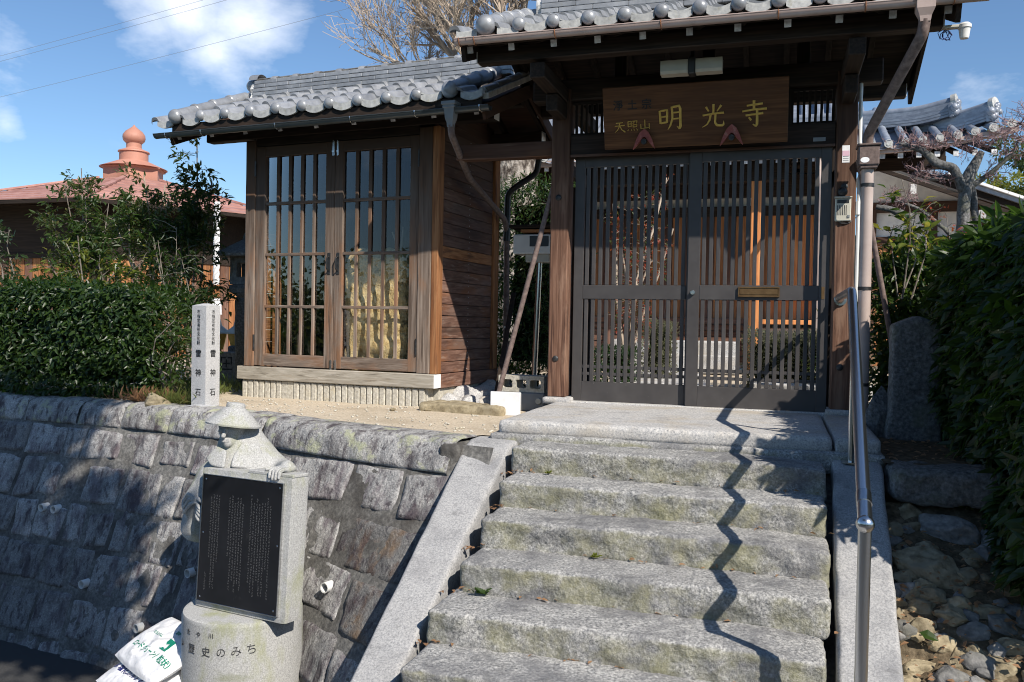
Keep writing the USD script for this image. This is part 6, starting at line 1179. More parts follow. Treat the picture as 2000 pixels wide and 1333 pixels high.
EV, EZ, EA = 6.9, 3.34, math.radians(27)
hp('soffit', 'w_dark_y', (np.array([[-6, EV+.05, EZ-.02], [3.75, EV+.05, EZ+.06], [3.2, HY, 3.95], [-6, HY, 3.95]]), np.array([(0, 2, 1), (0, 3, 2)])))
for i in range(38):
    x = -5.6+i*.25; p = hp('rafter', 'w_dark_y', beam((x, EV+.06, EZ-.06+.012*max(0, x-2.2)), (x, HY, 3.88), .07, .07)); hp('rafter_end', 'end_white', box(x-.037, x+.037, EV+.045, EV+.058, EZ-.10, EZ-.02, .002), p)
def lift(x): return .26*np.clip((x-1.9)/2.1, 0, 1)**2
n = 44; xs_ = np.linspace(-6.2, 3.95, n); P = np.zeros((n, 2, 3)); P[:, :, 0] = xs_[:, None]; P[:, :, 1] = EV; P[:, 0, 2] = EZ-.03+lift(xs_); P[:, 1, 2] = EZ+.07+lift(xs_); P2 = P.copy(); P2[:, :, 1] += .05
hp('eave_fascia', 'gutter_brown', MB().add(sheet(P), sheet(P2[::-1]), sheet(np.stack([P[:, 1], P2[:, 1]], 1)), sheet(np.stack([P2[:, 0], P[:, 0]], 1))))
for i in range(43):
    x = -5.9+i*.232; L_ = 3.2 if x < 1.5 else max(.35, 3.2*(4.05-x)/2.6)
    s = np.linspace(-.06, L_, 7); pts = np.stack([np.full(7, x), EV+s*math.cos(EA), EZ+.12+lift(x)*(1-np.clip(s/1.5, 0, 1))+s*math.sin(EA)*(.85+.05*s)], 1)
    t_ = hp('round_tile', 'kawara_blue', tube(pts, .056, 12), smooth=40); q = pts[0]; hp('tile_disc', 'kawara_edge', MB().add(tube([q+np.array([0, .02, 0]), q-np.array([0, .015, 0])], .062, 16), tube([q-np.array([0, .014, 0]), q-np.array([0, .022, 0])], .036, 12)), t_)
    if i < 42:
        P = np.zeros((7, 6, 3)); k = np.linspace(0, 1, 6); P[..., 0] = pts[:, None, 0]+.232*k; P[..., 1] = pts[:, None, 1]; P[..., 2] = pts[:, None, 2]-.055-.03*np.sin(np.pi*k); 
        hp('pan_tile', 'kawara_blue', sheet(P[:, ::-1]), smooth=50)
def swept_ridge(pts, h, w, nm):
    p = np.array(pts, float); t = np.linspace(0, len(p)-1, 26); q = np.stack([np.interp(t, range(len(p)), p[:, i]) for i in range(3)], 1)
    for _ in range(6): q[1:-1] = (q[:-2]+2*q[1:-1]+q[2:])/4
    rows = 5; first = None
    for k in range(rows):
        z0, z1, ww = h*k/rows, h*(k+.78)/rows, w*(1-.05*k); d = unit(np.gradient(q, axis=0)); s = unit(np.cross(d, [0, 0, 1]))
        ring = np.stack([q+s*ww/2+[0, 0, z0], q+s*ww/2+[0, 0, z1], q-s*ww/2+[0, 0, z1], q-s*ww/2+[0, 0, z0], q+s*ww/2+[0, 0, z0]], 1)
        o = hp(nm+'_course', 'kawara_blue', sheet(ring))
    hp(nm+'_core', 'kawara_blue', sheet(np.stack([q+s*w*.42, q+s*w*.42+[0, 0, h*.98], q-s*w*.42+[0, 0, h*.98], q-s*w*.42, q+s*w*.42], 1)))
    hp(nm+'_cap', 'kawara_blue', tube(q+[0, 0, h+.02], .07, 12), smooth=50)
    e = q[-1]; d = unit(q[-1]-q[-2]); s = unit(np.cross(d, [0, 0, 1]))
    hp(nm+'_end_disc', 'kawara_edge', tube([e+[0, 0, h+.03]-d*.02, e+[0, 0, h+.03]+d*.05], .095, 16), smooth=40)
    rr_ = np.random.default_rng(4); mb = MB().add(beam(e+[0, 0, h*.4]-d*.03, e+[0, 0, h*.4]+d*.03, w*1.25, h*1.0))
    for i in range(12): mb.add(sphere(e+d*.05+s*rr_.uniform(-.13, .13)+np.array([0, 0, rr_.uniform(.0, h)]), rr_.uniform(.03, .06), 1))
    hp(nm+'_ogre_tile', 'kawara_blue', mb, smooth=60)
swept_ridge([(-2.5, 8.6, 4.06), (1.2, 8.3, 3.98), (2.2, 7.9, 3.89), (2.75, 7.65, 3.86), (3.18, 7.45, 3.93)], .22, .2, 'upper_ridge')
swept_ridge([(2.35, 8.2, 3.95), (2.9, 7.75, 3.76), (3.3, 7.4, 3.70), (3.64, 7.1, 3.76)], .22, .19, 'hip_ridge')
hp('upper_wall', 'w_dark_x', box(1.74, 3.35, HY-.02, HY+.1, 3.42, 4.15, .006)); hp('upper_beam', 'w_dark_x', box(1.74, 3.35, HY-.08, HY-.03, 3.40, 3.62, .006))
hp('side_wall', 'plaster', box(1.7, 1.78, HY+.2, 14, -.1, 4.0, .01))
hp('hall_pipe', 'pipe_beige', tube(bend([(1.24, 6.95, 3.28), (1.24, 6.95, 3.1), (1.27, 6.6, 2.9), (1.27, 6.6, 0)], .08), .045, 12), smooth=50)
# annex to the right
an = thing('annex', 'white plastered annex gable with dark beams right of the main hall', 'building', (3.6, 11, -.12))
ap = lambda nm, m, a: obj(nm, a, M[m], an)
ap('gable_wall', 'plaster', prism([(2.35, -.1), (5.3, -.1), (5.3, 2.7), (4.6, 3.0), (2.35, 3.95)], 11.0, 11.15))
ap('tie_beam', 'w_brown_x', box(2.3, 5.3, 10.93, 10.99, 2.94, 3.14, .006)); ap('middle_rail', 'w_brown_x', box(2.3, 5.3, 10.94, 10.99, 2.36, 2.47, .006))
for x in (2.42, 3.5, 4.32, 5.1): ap('wall_post', 'w_brown_z', box(x-.07, x+.07, 10.92, 10.995, -.1, 3.0, .006))
for i in range(13): ap('lower_board', 'w_red_x', box(2.3, 5.3, 10.95, 10.99, -.05+i*.185, .125+i*.185, .004))
ap('verge_board', 'w_dark_x', beam((2.3, 10.3, 3.92), (5.6, 10.3, 2.62), .06, .16)); ap('verge_board', 'w_dark_x', beam((2.3, 10.25, 3.72), (5.6, 10.25, 2.42), .06, .07)); ap('purlin_end', 'end_white', box(4.12, 4.24, 10.2, 10.25, 2.70, 2.86, .004)); ap('purlin_end', 'end_white', box(2.98, 3.08, 10.2, 10.25, 3.18, 3.36, .004))
ap('roof_slab', 'kawara_blue', (lambda: (np.array([[2.3, 10.2, 4.02], [5.7, 10.2, 2.68], [5.7, 14, 2.68], [2.3, 14, 4.02], [2.3, 10.2, 3.94], [5.7, 10.2, 2.60], [5.7, 14, 2.60], [2.3, 14, 3.94]]), np.array([(0, 1, 2), (0, 2, 3), (4, 6, 5), (4, 7, 6), (0, 5, 1), (0, 4, 5)])))())
for i in range(9):
    t0, t1 = i/9, (i+.98)/9; a = np.array([3.6, 10.25, 3.545])+(np.array([5.8, 10.25, 2.665])-np.array([3.6, 10.25, 3.545]))*t0; b = np.array([3.6, 10.25, 3.545])+(np.array([5.8, 10.25, 2.665])-np.array([3.6, 10.25, 3.545]))*t1; ap('verge_tile', 'white_paint', beam(a, b, .20, .05))  # tiles coloured white to paint in the sunlit roof edge
tf = thing('lattice_fence', 'low brown slatted fence under the white annex wall', 'fence', (4.0, 9.0, -.12))
for i in range(40): x = 2.6+i*.06; obj('slat', box(x, x+.03, 8.98, 9.0, -.1, 1.95, .002), M['w_red_z'], tf)
obj('rail', box(2.55, 5.1, 9.0, 9.04, 1.85, 1.92, .004), M['w_brown_x'], tf)
lr = thing('low_roof', 'low dark tiled roof rising at the right edge behind the hedge', 'roof', (4.2, 6, 1.5))
for i in range(9):
    a = np.array([3.1+.15*i, 6.0, 1.58+.10*i]); obj('cap_tile', tube([a, a+np.array([.16, 0, .105])], .05, 10), M['kawara_blue'], lr)
obj('slope', (np.array([[3.05, 6.0, 1.52], [4.6, 6.0, 2.55], [5.6, 7.5, 2.3], [4.0, 7.5, 1.2]]), np.array([(0, 1, 2), (0, 2, 3)])), M['stone_dark'], lr)

# ---------------------------------------------------------------- path and garden behind the gate
pa = thing('garden_path', 'pale paved path leading from the gate to the main hall', 'path', (-.7, 4, -.1))
rpt = np.random.default_rng(6)
for i in range(9):
    for j in range(2):
        x0 = -.95+j*.62-.10*i; y0 = 1.32+i*.62; obj('paving_slab', box(x0+.008, x0+.612, y0+.008, y0+.612, -.16, -.062+rpt.uniform(-.004, .004), .01), M['granite_light'], pa)
obj('kerb', box(.42, 2.0, 3.2, 3.42, -.15, .02, .02), M['granite_light'], pa)
# ---------------------------------------------------------------- plants
def blob_points(r, n, lo, hi, skin=.16, nf=2.2, na=.16, faces='xXyYZ', shape=None):
    """Points on the rounded, lumpy skin of a box-shaped hedge with outward normals."""
    lo, hi = np.array(lo, float), np.array(hi, float); d = hi-lo; A = {'x': d[1]*d[2], 'X': d[1]*d[2], 'y': d[0]*d[2], 'Y': d[0]*d[2], 'Z': d[0]*d[1]}
    w = np.array([A[c] for c in faces]); pick = r.choice(len(faces), n, p=w/w.sum()); P = lo+r.random((n, 3))*d; N = np.zeros((n, 3))
    for i, c in enumerate(faces):
        k = 'xyz'.index(c.lower()); m = pick == i; P[m, k] = (hi if c.isupper() else lo)[k]; N[m, k] = 1 if c.isupper() else -1
    c0, half = (lo+hi)/2, d/2; q = (P-c0)/half; rd = np.clip(np.linalg.norm(np.abs(q)**5, axis=1)**(1/5), 1, None)[:, None]; q = q/rd; P = c0+q*half
    N = unit(N+.5*np.sign(q)*np.abs(q)**5)
    bump = (meshkit.fbm(P*nf, 4, int(r.integers(99)))-.5)*2*na
    P = P+N*bump[:, None]-N*(r.random(n)**1.5*skin)[:, None]
    return P, N
def hedge(name, label, cat, lo, hi, n, size, mat, seed, droop=.25, skin=.18, na=.16, nf=2.2, faces='xXyYZ', core=.16, big=0, mat2=None, frac2=0.0, width=.42, cut=None, group=None):
    r = np.random.default_rng(seed); P, N = blob_points(r, n, lo, hi, skin, nf, na, faces)
    if cut is not None: k = cut(P); P, N = P[k], N[k]; n = len(P)
    D = unit(N*.55+r.normal(0, .55, (n, 3))+np.array([0, 0, -droop])); U = unit(N+np.array([0, 0, .6])+r.normal(0, .35, (n, 3)))
    S = size*r.uniform(.6, 1.25, n); c0 = (np.array(lo)+np.array(hi))/2
    h = thing(name, label, cat, (c0[0], c0[1], lo[2]), group=group)
    lo2, hi2 = np.array(lo)+core, np.array(hi)-core-(np.array([.45, 0, .10]) if name == 'clipped_hedge' else 0)
    obj('inner_twigs', rblock(lo2[0], hi2[0], lo2[1], hi2[1], lo2[2], hi2[2], r=min(.2, (hi2-lo2).min()*.45), res=.12, amp=.06, freq=3, seed=seed), M['core'], h, smooth=True)  # solid dark core, added to block light and sight between the leaves
    order = np.argsort(np.linalg.norm(P-CAM, axis=1)); near = order[:big]; rest = order[big:]; m2 = r.random(n) < frac2
    for i in near: obj('leaf', leaf_mesh(P[i:i+1], D[i:i+1], U[i:i+1], S[i:i+1], width), M[mat2 if (m2[i] and mat2) else mat], h, smooth=True)
    for flag, mm, nm in ((False, mat, 'foliage'), (True, mat2, 'mixed_foliage')):
        k = rest[m2[rest] == flag] if mat2 else (rest if not flag else rest[:0])
        if len(k): obj(nm, leaf_mesh(P[k], D[k], U[k], S[k], width), M[mm], h, kind='stuff')
    return h, P, N
def stems(h, pts_list, mat, r0, r1, sides=6, name='stem'):
    for p in pts_list: obj(name, tube(p, np.linspace(r0, r1, len(p)), sides), M[mat], h, smooth=50)
# left hedge on the wall
hL = hedge('clipped_hedge', 'dense dark green clipped hedge on top of the left retaining wall', 'hedge', (-8.6, -.64, -.16), (-4.58, .25, .96), 24000, .068, 'leaf_dark', 101, mat2='leaf_glossy', frac2=.55, na=.2, nf=2.0, faces='XyyyZZ', skin=.26, cut=lambda P: P[:, 2] < 1.06-.62*np.clip((P[:, 0]+5.3)/.75, 0, 1.3)**1.6+.06*np.sin(P[:, 0]*5), big=300)
r = np.random.default_rng(7)
for p in ([(-4.55, -.42, .05), (-4.7, -.62, .22), (-4.62, -.66, .45), (-4.45, -.62, .62)], [(-5.0, -.5, .2), (-5.15, -.66, .45), (-5.05, -.68, .62)], [(-4.9, -.55, .15), (-5.1, -.66, .28), (-5.5, -.66, .36)]): obj('twig', tube(p, np.linspace(.007, .003, len(p)), 6), M['bark'], hL[0], smooth=50)
def cane_plant(name, label, cat, base, tops, n, size, mat, seed, mat2=None, spread=.28, bare=.35, stem='bark', rs=.012, width=.34, up_=.1, cat2=None):
    """A shrub of several canes carrying loose tiers of narrow leaves."""
    r = np.random.default_rng(seed); h = thing(name, label, cat, base); P, D = [], []
    for t in tops:
        t = np.array(t, float); b = np.array(base)+r.normal(0, .05, 3)*np.array([1, 1, 0]); mid = (b+t)/2+r.normal(0, .07, 3); q = np.array([b, b*.6+mid*.4, mid, mid*.5+t*.5+r.normal(0, .03, 3), t])
        obj('cane', tube(q, np.linspace(rs, rs*.4, 5), 6), M[stem], h, smooth=50)
        for _ in range(max(3, int(9*np.linalg.norm(t-b)))):
            s = r.uniform(bare, 1); o = np.array([np.interp(s*4, range(5), q[:, i]) for i in range(3)]); d = unit(r.normal(0, 1, 3)*np.array([1, 1, .35])+np.array([0, 0, .45])); l = spread*r.uniform(.5, 1.2)*(1.15-.5*s); e = o+d*l+np.array([0, 0, -.12*l])
            obj('side_twig', tube([o, (o+e)/2+np.array([0, 0, .02]), e], [.0035, .003, .0018], 4), M[stem], h)
            k = max(4, int(n*l/spread/len(tops)/9)); tt = r.uniform(.25, 1.05, k)[:, None]; P.append(o+(e-o)*tt+r.normal(0, .035, (k, 3))); D.append(unit(d*.8+r.normal(0, .7, (k, 3))+np.array([0, 0, up_-.25])))
    P, D = np.vstack(P), np.vstack(D); n = len(P); S = size*r.uniform(.6, 1.25, n); U = unit(np.array([0, 0, 1.])+r.normal(0, .45, (n, 3)))
    m = r.random(n) < (.4 if mat2 else 0)
    obj('foliage', leaf_mesh(P[~m], D[~m], U[~m], S[~m], width), M[mat], h, kind='stuff')
    if mat2: obj('tinted_foliage', leaf_mesh(P[m], D[m], U[m], S[m], width), M[mat2], h, kind='stuff')
    return h
cane_plant('nandina', 'loose nandina shrub with reddish leaves, leftmost before the dark hall', 'shrub', (-7.0, .95, .3), [(-7.35, 1.0, 2.2), (-7.0, .9, 2.35), (-6.7, 1.0, 1.95), (-7.55, 1.0, 1.85), (-6.85, .8, 2.1), (-7.2, 1.1, 2.0), (-6.55, .9, 1.75)], 2574, .085, 'leaf_mix', 201, 'leaf_glossy', spread=.36, bare=.4)
cane_plant('nandina', 'nandina shrub with bare pale stems in the middle of the left group', 'shrub', (-5.95, .75, .3), [(-6.2, .8, 2.0), (-5.95, .7, 2.2), (-6.4, .75, 1.75), (-5.7, .8, 1.95), (-5.5, .9, 1.7), (-6.05, .6, 1.85), (-5.75, .8, 2.1)], 2574, .08, 'leaf_mix', 202, 'leaf_glossy', spread=.38, bare=.42, stem='bark_pale', rs=.016)
cane_plant('tall_sapling', 'tall thin sapling reaching up under the booth eave', 'tree', (-5.45, .85, .0), [(-5.42, .9, 2.62), (-5.35, .8, 1.9), (-5.6, .9, 2.05), (-5.22, .9, 2.15), (-5.45, .9, 1.75)], 2145, .085, 'leaf_dark', 203, 'leaf_mix', spread=.34, bare=.38, rs=.015)
cane_plant('bamboo_grass', 'dark bamboo grass between the hedge and the booth', 'bamboo', (-5.35, .45, -.1), [(-5.5, .4, 1.45), (-5.35, .5, 1.6), (-5.2, .4, 1.25), (-5.65, .5, 1.5), (-5.4, .3, 1.15)], 700, .11, 'leaf_dark', 204, 'leaf_glossy', spread=.36, bare=.15, rs=.008, width=.16)
cane_plant('bright_shrub', 'bright yellow green young shrub standing above the left hedge', 'shrub', (-6.5, .35, .6), [(-6.7, .4, 1.42), (-6.45, .3, 1.5), (-6.25, .4, 1.3), (-6.9, .35, 1.25), (-5.6, .3, 1.22), (-5.9, .3, 1.15)], 1063, .09, 'leaf_yellow', 205, 'leaf_glossy', spread=.3, bare=.4)
cane_plant('young_shrub', 'small dark shrub against the sky at the far left', 'shrub', (-8.9, 1.6, .6), [(-9.1, 1.6, 1.95), (-8.85, 1.6, 1.75), (-9.3, 1.6, 1.7)], 411, .09, 'leaf_dark', 206, spread=.26, bare=.4)
cane_plant('nandina', 'leafy edge of the left hedge hanging beside the marker post', 'shrub', (-4.68, -.40, -.1), [(-4.55, -.5, .42), (-4.7, -.4, .60), (-4.5, -.55, .25), (-4.8, -.35, .68), (-4.6, -.45, .5)], 1544, .085, 'leaf_glossy', 207, 'leaf_mix', spread=.26, bare=.2, width=.28)
for i, (x, y, lb) in enumerate([(-4.36, -.72, 'dry brown grass tuft between hedge and marker post'), (-4.62, -.72, 'thin dry grass tuft beside the brown boulder')]):
    r = np.random.default_rng(300+i); n = 420; p = np.stack([x+r.normal(0, .13, n), y+r.normal(0, .03, n), np.full(n, -.11)], 1); tag(obj('dry_grass', leaf_mesh(p, unit(np.stack([r.normal(0, .7, n), r.normal(-.3, .5, n), r.uniform(.3, 1.2, n)], 1)), unit(np.array([0, -1, .5])+r.normal(0, .4, (n, 3))), r.uniform(.04, .17, n), .055), M['dry_leaf'] if i else M['grass']), lb, 'grass')
r = np.random.default_rng(310); n = 900; p = np.stack([r.uniform(-5.6, -4.55, n), r.uniform(.0, 1.6, n), np.full(n, -.115)], 1); tag(obj('ground_grass', leaf_mesh(p, unit(np.stack([r.normal(0, .6, n), r.normal(0, .6, n), r.uniform(.4, 1.2, n)], 1)), unit(r.normal(0, 1, (n, 3))), r.uniform(.05, .14, n), .1), M['grass']), 'patchy grass beside the booth and lantern', 'grass', kind='stuff')
# right hedge: leaves large and near
def cutR(P): return (P[:, 2] > -.62+.30*np.clip((P[:, 1]+2.3)/.8, 0, 2.2)) & (P[:, 2] < 1.40+.05*np.sin(P[:, 1]*4))
hR = hedge('large_hedge', 'tall dark glossy hedge overhanging the rocks at the right', 'hedge', (1.80, -2.95, -.62), (3.6, .35, 1.30), 21000, .115, 'leaf_glossy', 111, mat2='leaf_dark', frac2=.55, na=.15, nf=1.9, faces='xxxxyZZ', skin=.26, core=.24, droop=.55, big=300, cut=cutR)
hedge('back_shrub', 'leafy green shrub behind the stele with sunlit upper leaves', 'hedge', (1.42, .55, -.15), (3.6, 1.7, 1.33), 11500, .085, 'leaf_glossy', 112, mat2='leaf_yellow', frac2=.10, na=.2, nf=2.2, faces='xyyyZZ', skin=.34, core=.3, droop=.2)
cane_plant('young_shrub', 'pale young shoots with large leaves rising by the beige downpipe', 'shrub', (1.66, .5, .9), [(1.62, .45, 1.86), (1.74, .5, 1.62), (1.85, .55, 1.55), (1.58, .5, 1.5)], 170, .10, 'leaf_yellow', 208, 'leaf_glossy', spread=.15, bare=.45, width=.5, rs=.008)
cane_plant('red_nandina', 'red leaved nandina in front of the white annex wall', 'shrub', (2.15, 1.9, .8), [(2.0, 1.9, 1.78), (2.2, 1.9, 1.7), (2.4, 1.95, 1.62), (1.85, 1.9, 1.55), (2.6, 1.9, 1.7)], 620, .06, 'leaf_red', 209, 'leaf_mix', spread=.26, bare=.45, rs=.007)
cane_plant('red_nandina', 'reddish shrub growing out of the hedge top at the right edge', 'shrub', (2.75, -.2, 1.0), [(2.6, -.2, 1.78), (2.85, -.2, 1.9), (3.0, -.1, 1.8), (2.45, -.2, 1.6), (2.7, -.3, 1.7)], 560, .07, 'leaf_red', 210, 'leaf_mix', spread=.3, bare=.4, rs=.008)
# shrubs and tree behind the gate
hedge('clipped_azalea', 'brownish green clipped azalea right of the garden path', 'shrub', (.30, 3.4, -.12), (1.75, 4.7, .62), 7500, .035, 'leaf_box', 121, na=.10, nf=3, faces='xXyyZZ', skin=.12, core=.10, width=.5)
hedge('clipped_azalea', 'narrow brownish azalea left of the garden path', 'shrub', (-1.1, 4.6, -.12), (-.62, 5.3, .72), 2500, .035, 'leaf_box', 122, na=.08, nf=3, faces='xXyyZZ', skin=.12, core=.10, width=.5)
hedge('round_shrub', 'dark round shrub behind the left gate door', 'shrub', (-1.55, 3.6, -.12), (-1.0, 4.2, .38), 2200, .05, 'leaf_dark', 123, na=.08, faces='xXyyZZ', skin=.12, core=.10)
cane_plant('small_shrub', 'bright leafy shrub behind the right end of the gate doors', 'shrub', (1.22, 3.3, -.1), [(1.15, 3.3, .8), (1.3, 3.3, 1.35), (1.35, 3.4, 1.0), (1.05, 3.3, .5)], 480, .06, 'leaf_glossy', 211, 'leaf_yellow', spread=.2, bare=.1)
cane_plant('maple', 'slender red leaved maple behind the left gate door', 'tree', (-1.15, 4.0, -.1), [(-1.0, 4.0, 2.35), (-.7, 4.0, 2.55), (-1.4, 4.1, 2.25), (-.6, 4.0, 1.9), (-1.25, 4.0, 1.6), (-.85, 3.9, 1.5)], 1100, .055, 'leaf_red', 212, 'leaf_mix', spread=.34, bare=.35, stem='bark_pale', rs=.028)
hedge('side_bush', 'shaded leafy bush in the gap between booth and gate', 'shrub', (-2.6, 2.2, -.12), (-1.45, 3.0, 2.35), 7000, .075, 'leaf_dark', 124, mat2='leaf_glossy', frac2=.4, na=.2, nf=2, faces='xXyyZ', skin=.4, core=.30, width=.3)
cane_plant('bamboo_canes', 'dark upright bamboo canes between booth and gate post', 'bamboo', (-1.55, 1.7, -.1), [(-1.7+.07*i, 1.7+.03*(i % 3), 1.2+.12*(i % 4)) for i in range(9)], 420, .10, 'leaf_dark', 213, 'leaf_glossy', spread=.2, bare=.3, rs=.010, width=.16, stem='core')

# bare tree behind the roofs
def grow(r, o, d, length, rad, depth, out, spread=.5, up_=.12, lens=.72, kids=(3, 5), seg=5):
    p = [np.array(o, float)]; q = np.array(d, float)
    for i in range(seg): q = unit(q+r.normal(0, .13, 3)+np.array([0, 0, up_*.3])); p.append(p[-1]+q*length/seg)
    out.append((np.array(p), np.linspace(rad, rad*.55, seg+1), depth))
    if depth == 0: return
    for k in range(r.integers(*kids)):
        s = r.uniform(.3, 1.0); i = s*seg; b = np.array([np.interp(i, range(seg+1), np.array(p)[:, j]) for j in range(3)]); dd = unit(q+r.normal(0, spread, 3)+np.array([0, 0, up_])); grow(r, b, dd, length*lens*r.uniform(.65, 1.15), rad*(1-.45*s)*.55, depth-1, out, spread, up_, lens, kids, seg)
r = np.random.default_rng(77); TB = np.array([-3.25, 6.2, -.1])
bt_ = thing('bare_tree', 'large bare winter tree with pale trunk behind the roofs', 'tree', tuple(TB))
zz_ = np.linspace(-.1, 5.2, 16); tp = np.stack([TB[0]-.06*zz_+.04*np.sin(zz_*2), TB[1]+.0*zz_, zz_], 1); tv, tf_ = tube(tp, np.linspace(.44, .36, 16), 20); tv = tv+.10*(meshkit.fbm(tv*3, 4, 4)-.5)[:, None]*np.array([1, 1, .2])
obj('trunk', (tv, tf_), M['bark_trunk'], bt_, smooth=True)
out = []
limbs = [((-3.9, 6.1, 4.5), (-.75, 0, 1.0), 2.3, .13), ((-3.8, 6.0, 4.6), (-.35, -.1, 1), 2.2, .12), ((-3.95, 6.2, 4.35), (-1.2, 0, .85), 2.2, .10), ((-3.9, 6.0, 4.3), (-1.4, .1, .42), 2.1, .075), ((-3.6, 6.2, 4.8), (.0, 0, 1), 2.0, .13), ((-3.4, 6.1, 4.9), (.25, 0, 1), 1.9, .11), ((-3.4, 6.0, 4.6), (.6, -.1, .9), 1.7, .09), ((-3.85, 6.3, 4.4), (-.95, .2, .6), 2.1, .08), ((-3.6, 5.9, 4.4), (.1, -.3, 1), 1.9, .09), ((-3.2, 6.2, 4.9), (.5, .1, 1), 1.9, .10), ((-4.3, 6.1, 4.3), (-1.3, 0, .75), 2.0, .06), ((-3.5, 6.0, 4.3), (-.2, 0, .9), 1.4, .07), ((-3.3, 5.8, 4.4), (.3, -.1, 1), 1.5, .06), ((-3.1, 6.0, 4.6), (.2, 0, 1), 1.5, .06), ((-3.6, 5.8, 4.5), (-.1, 0, 1), 1.6, .06), ((-3.7, 6.0, 4.2), (-.6, -.2, .7), 1.7, .05)]
for o, d, l, w in limbs: grow(r, o, d, l, w*.62, 3, out, spread=.46, up_=.14, kids=(5, 9), lens=.62)
for p, w, dep in out:
    if dep == 3: obj('limb', tube(p, w, 10), M['bark_pale'], bt_, smooth=50)
mb = MB()
for p, w, dep in out:
    if dep == 2: mb.add(tube(p, w, 6))
obj('branches', mb, M['bark_pale'], bt_, smooth=50, kind='stuff'); mb = MB()
for p, w, dep in out:
    if dep < 2: mb.add(tube(p, np.maximum(w, .0042), 3, cap=False))
obj('twigs', mb, M['bark_pale'], bt_, kind='stuff')
# gnarled plum tree at the right
pt = thing('plum_tree', 'gnarled pruned plum tree with lichen grey limbs before the main hall roof', 'tree', (2.42, 2.2, -.1))
PB = [([(2.40, 2.1, -.1), (2.42, 2.1, .9), (2.36, 2.05, 1.5), (2.36, 2.0, 1.95), (2.40, 2.0, 2.15), (2.50, 2.0, 2.35)], [.13, .12, .105, .10, .095, .05]), ([(2.36, 2.0, 1.98), (2.25, 1.95, 2.20), (2.10, 1.95, 2.24), (2.0, 1.95, 2.36), (1.88, 1.95, 2.42), (1.78, 1.95, 2.45)], [.09, .075, .065, .055, .045, .02]), ([(2.36, 2.0, 2.05), (2.22, 2.0, 2.12), (2.05, 2.0, 2.10), (1.92, 2.0, 2.18)], [.06, .045, .035, .015]), ([(2.38, 2.05, 2.0), (2.55, 2.0, 2.12), (2.72, 1.95, 2.28), (2.80, 1.9, 2.45)], [.06, .04, .03, .012]),
      ([(2.52, 2.1, 1.2), (2.54, 2.1, 1.55), (2.46, 2.05, 1.75), (2.44, 2.0, 1.98), (2.40, 2.0, 2.1)], [.06, .055, .055, .05, .04]), ([(2.05, 1.1, .9), (1.93, 1.1, 1.22), (1.86, 1.1, 1.42), (1.77, 1.1, 1.62), (1.66, 1.1, 1.70), (1.50, 1.1, 1.73)], [.085, .08, .075, .065, .05, .035]), ([(2.40, 2.0, 1.50), (2.25, 2.0, 1.58), (2.08, 1.95, 1.72), (1.95, 1.95, 1.83), (1.78, 1.95, 1.90)], [.04, .036, .032, .025, .012])]
for p, w in PB:
    p = np.array(p, float); t = np.linspace(0, len(p)-1, 5*len(p)); q = np.stack([np.interp(t, range(len(p)), p[:, i]) for i in range(3)], 1)
    for _ in range(3): q[1:-1] = (q[:-2]+2*q[1:-1]+q[2:])/4
    v, f = tube(q, .58*np.interp(t, range(len(p)), w), 12); v = v+.030*(meshkit.fbm(v*9, 4, 2)-.5)[:, None]; obj('limb', (v, f), M['stone_dark'], pt, smooth=True)
r = np.random.default_rng(88); out = []
tips = [(1.80, 1.95, 2.46), (1.92, 1.95, 2.42), (2.05, 1.95, 2.38), (2.2, 1.95, 2.42), (2.35, 1.95, 2.40), (2.50, 1.98, 2.42), (2.62, 1.98, 2.44), (1.75, 1.95, 1.92), (1.85, 1.95, 1.90), (1.95, 1.98, 2.16), (2.05, 1.98, 2.12), (2.18, 2.0, 2.12), (2.72, 1.95, 2.30), (2.6, 2.0, 2.12), (2.80, 1.9, 2.46)]
for o in tips:
    for k in range(16): grow(r, np.array(o)+r.normal(0, .035, 3)*np.array([1.5, 1, .4]), unit(r.normal(0, .9, 3)+np.array([0, 0, .25])), r.uniform(.05, .12), .0045, 2, out, spread=.85, up_=.2, kids=(2, 5), lens=.62, seg=3)
mb = MB()
for p, w, dep in out: mb.add(tube(p, np.maximum(w, .0018), 3, cap=False))
obj('twigs', mb, M['twig_pink'], pt, kind='stuff')
b2 = thing('overhanging_branch', 'thin pink twigged branch reaching in at the right edge', 'branch', (3.0, 1.6, 2.4)); out = []
obj('limb', tube([(3.35, 1.6, 2.30), (3.05, 1.6, 2.36), (2.85, 1.6, 2.42), (2.70, 1.6, 2.52)], [.035, .028, .02, .01], 8), M['bark'], b2, smooth=50)
for x, z in ((2.72, 2.5), (2.8, 2.46), (2.9, 2.42), (3.02, 2.4), (3.0, 2.55)):
    for k in range(5): grow(r, (x, 1.6, z), unit(r.normal(0, .8, 3)+np.array([-.3, 0, .5])), .17, .006, 2, out, spread=.7, kids=(3, 5), seg=3)
mb = MB()
for p, w, dep in out: mb.add(tube(p, np.maximum(w, .0018), 3, cap=False))
obj('twigs', mb, M['twig_pink'], b2, kind='stuff')
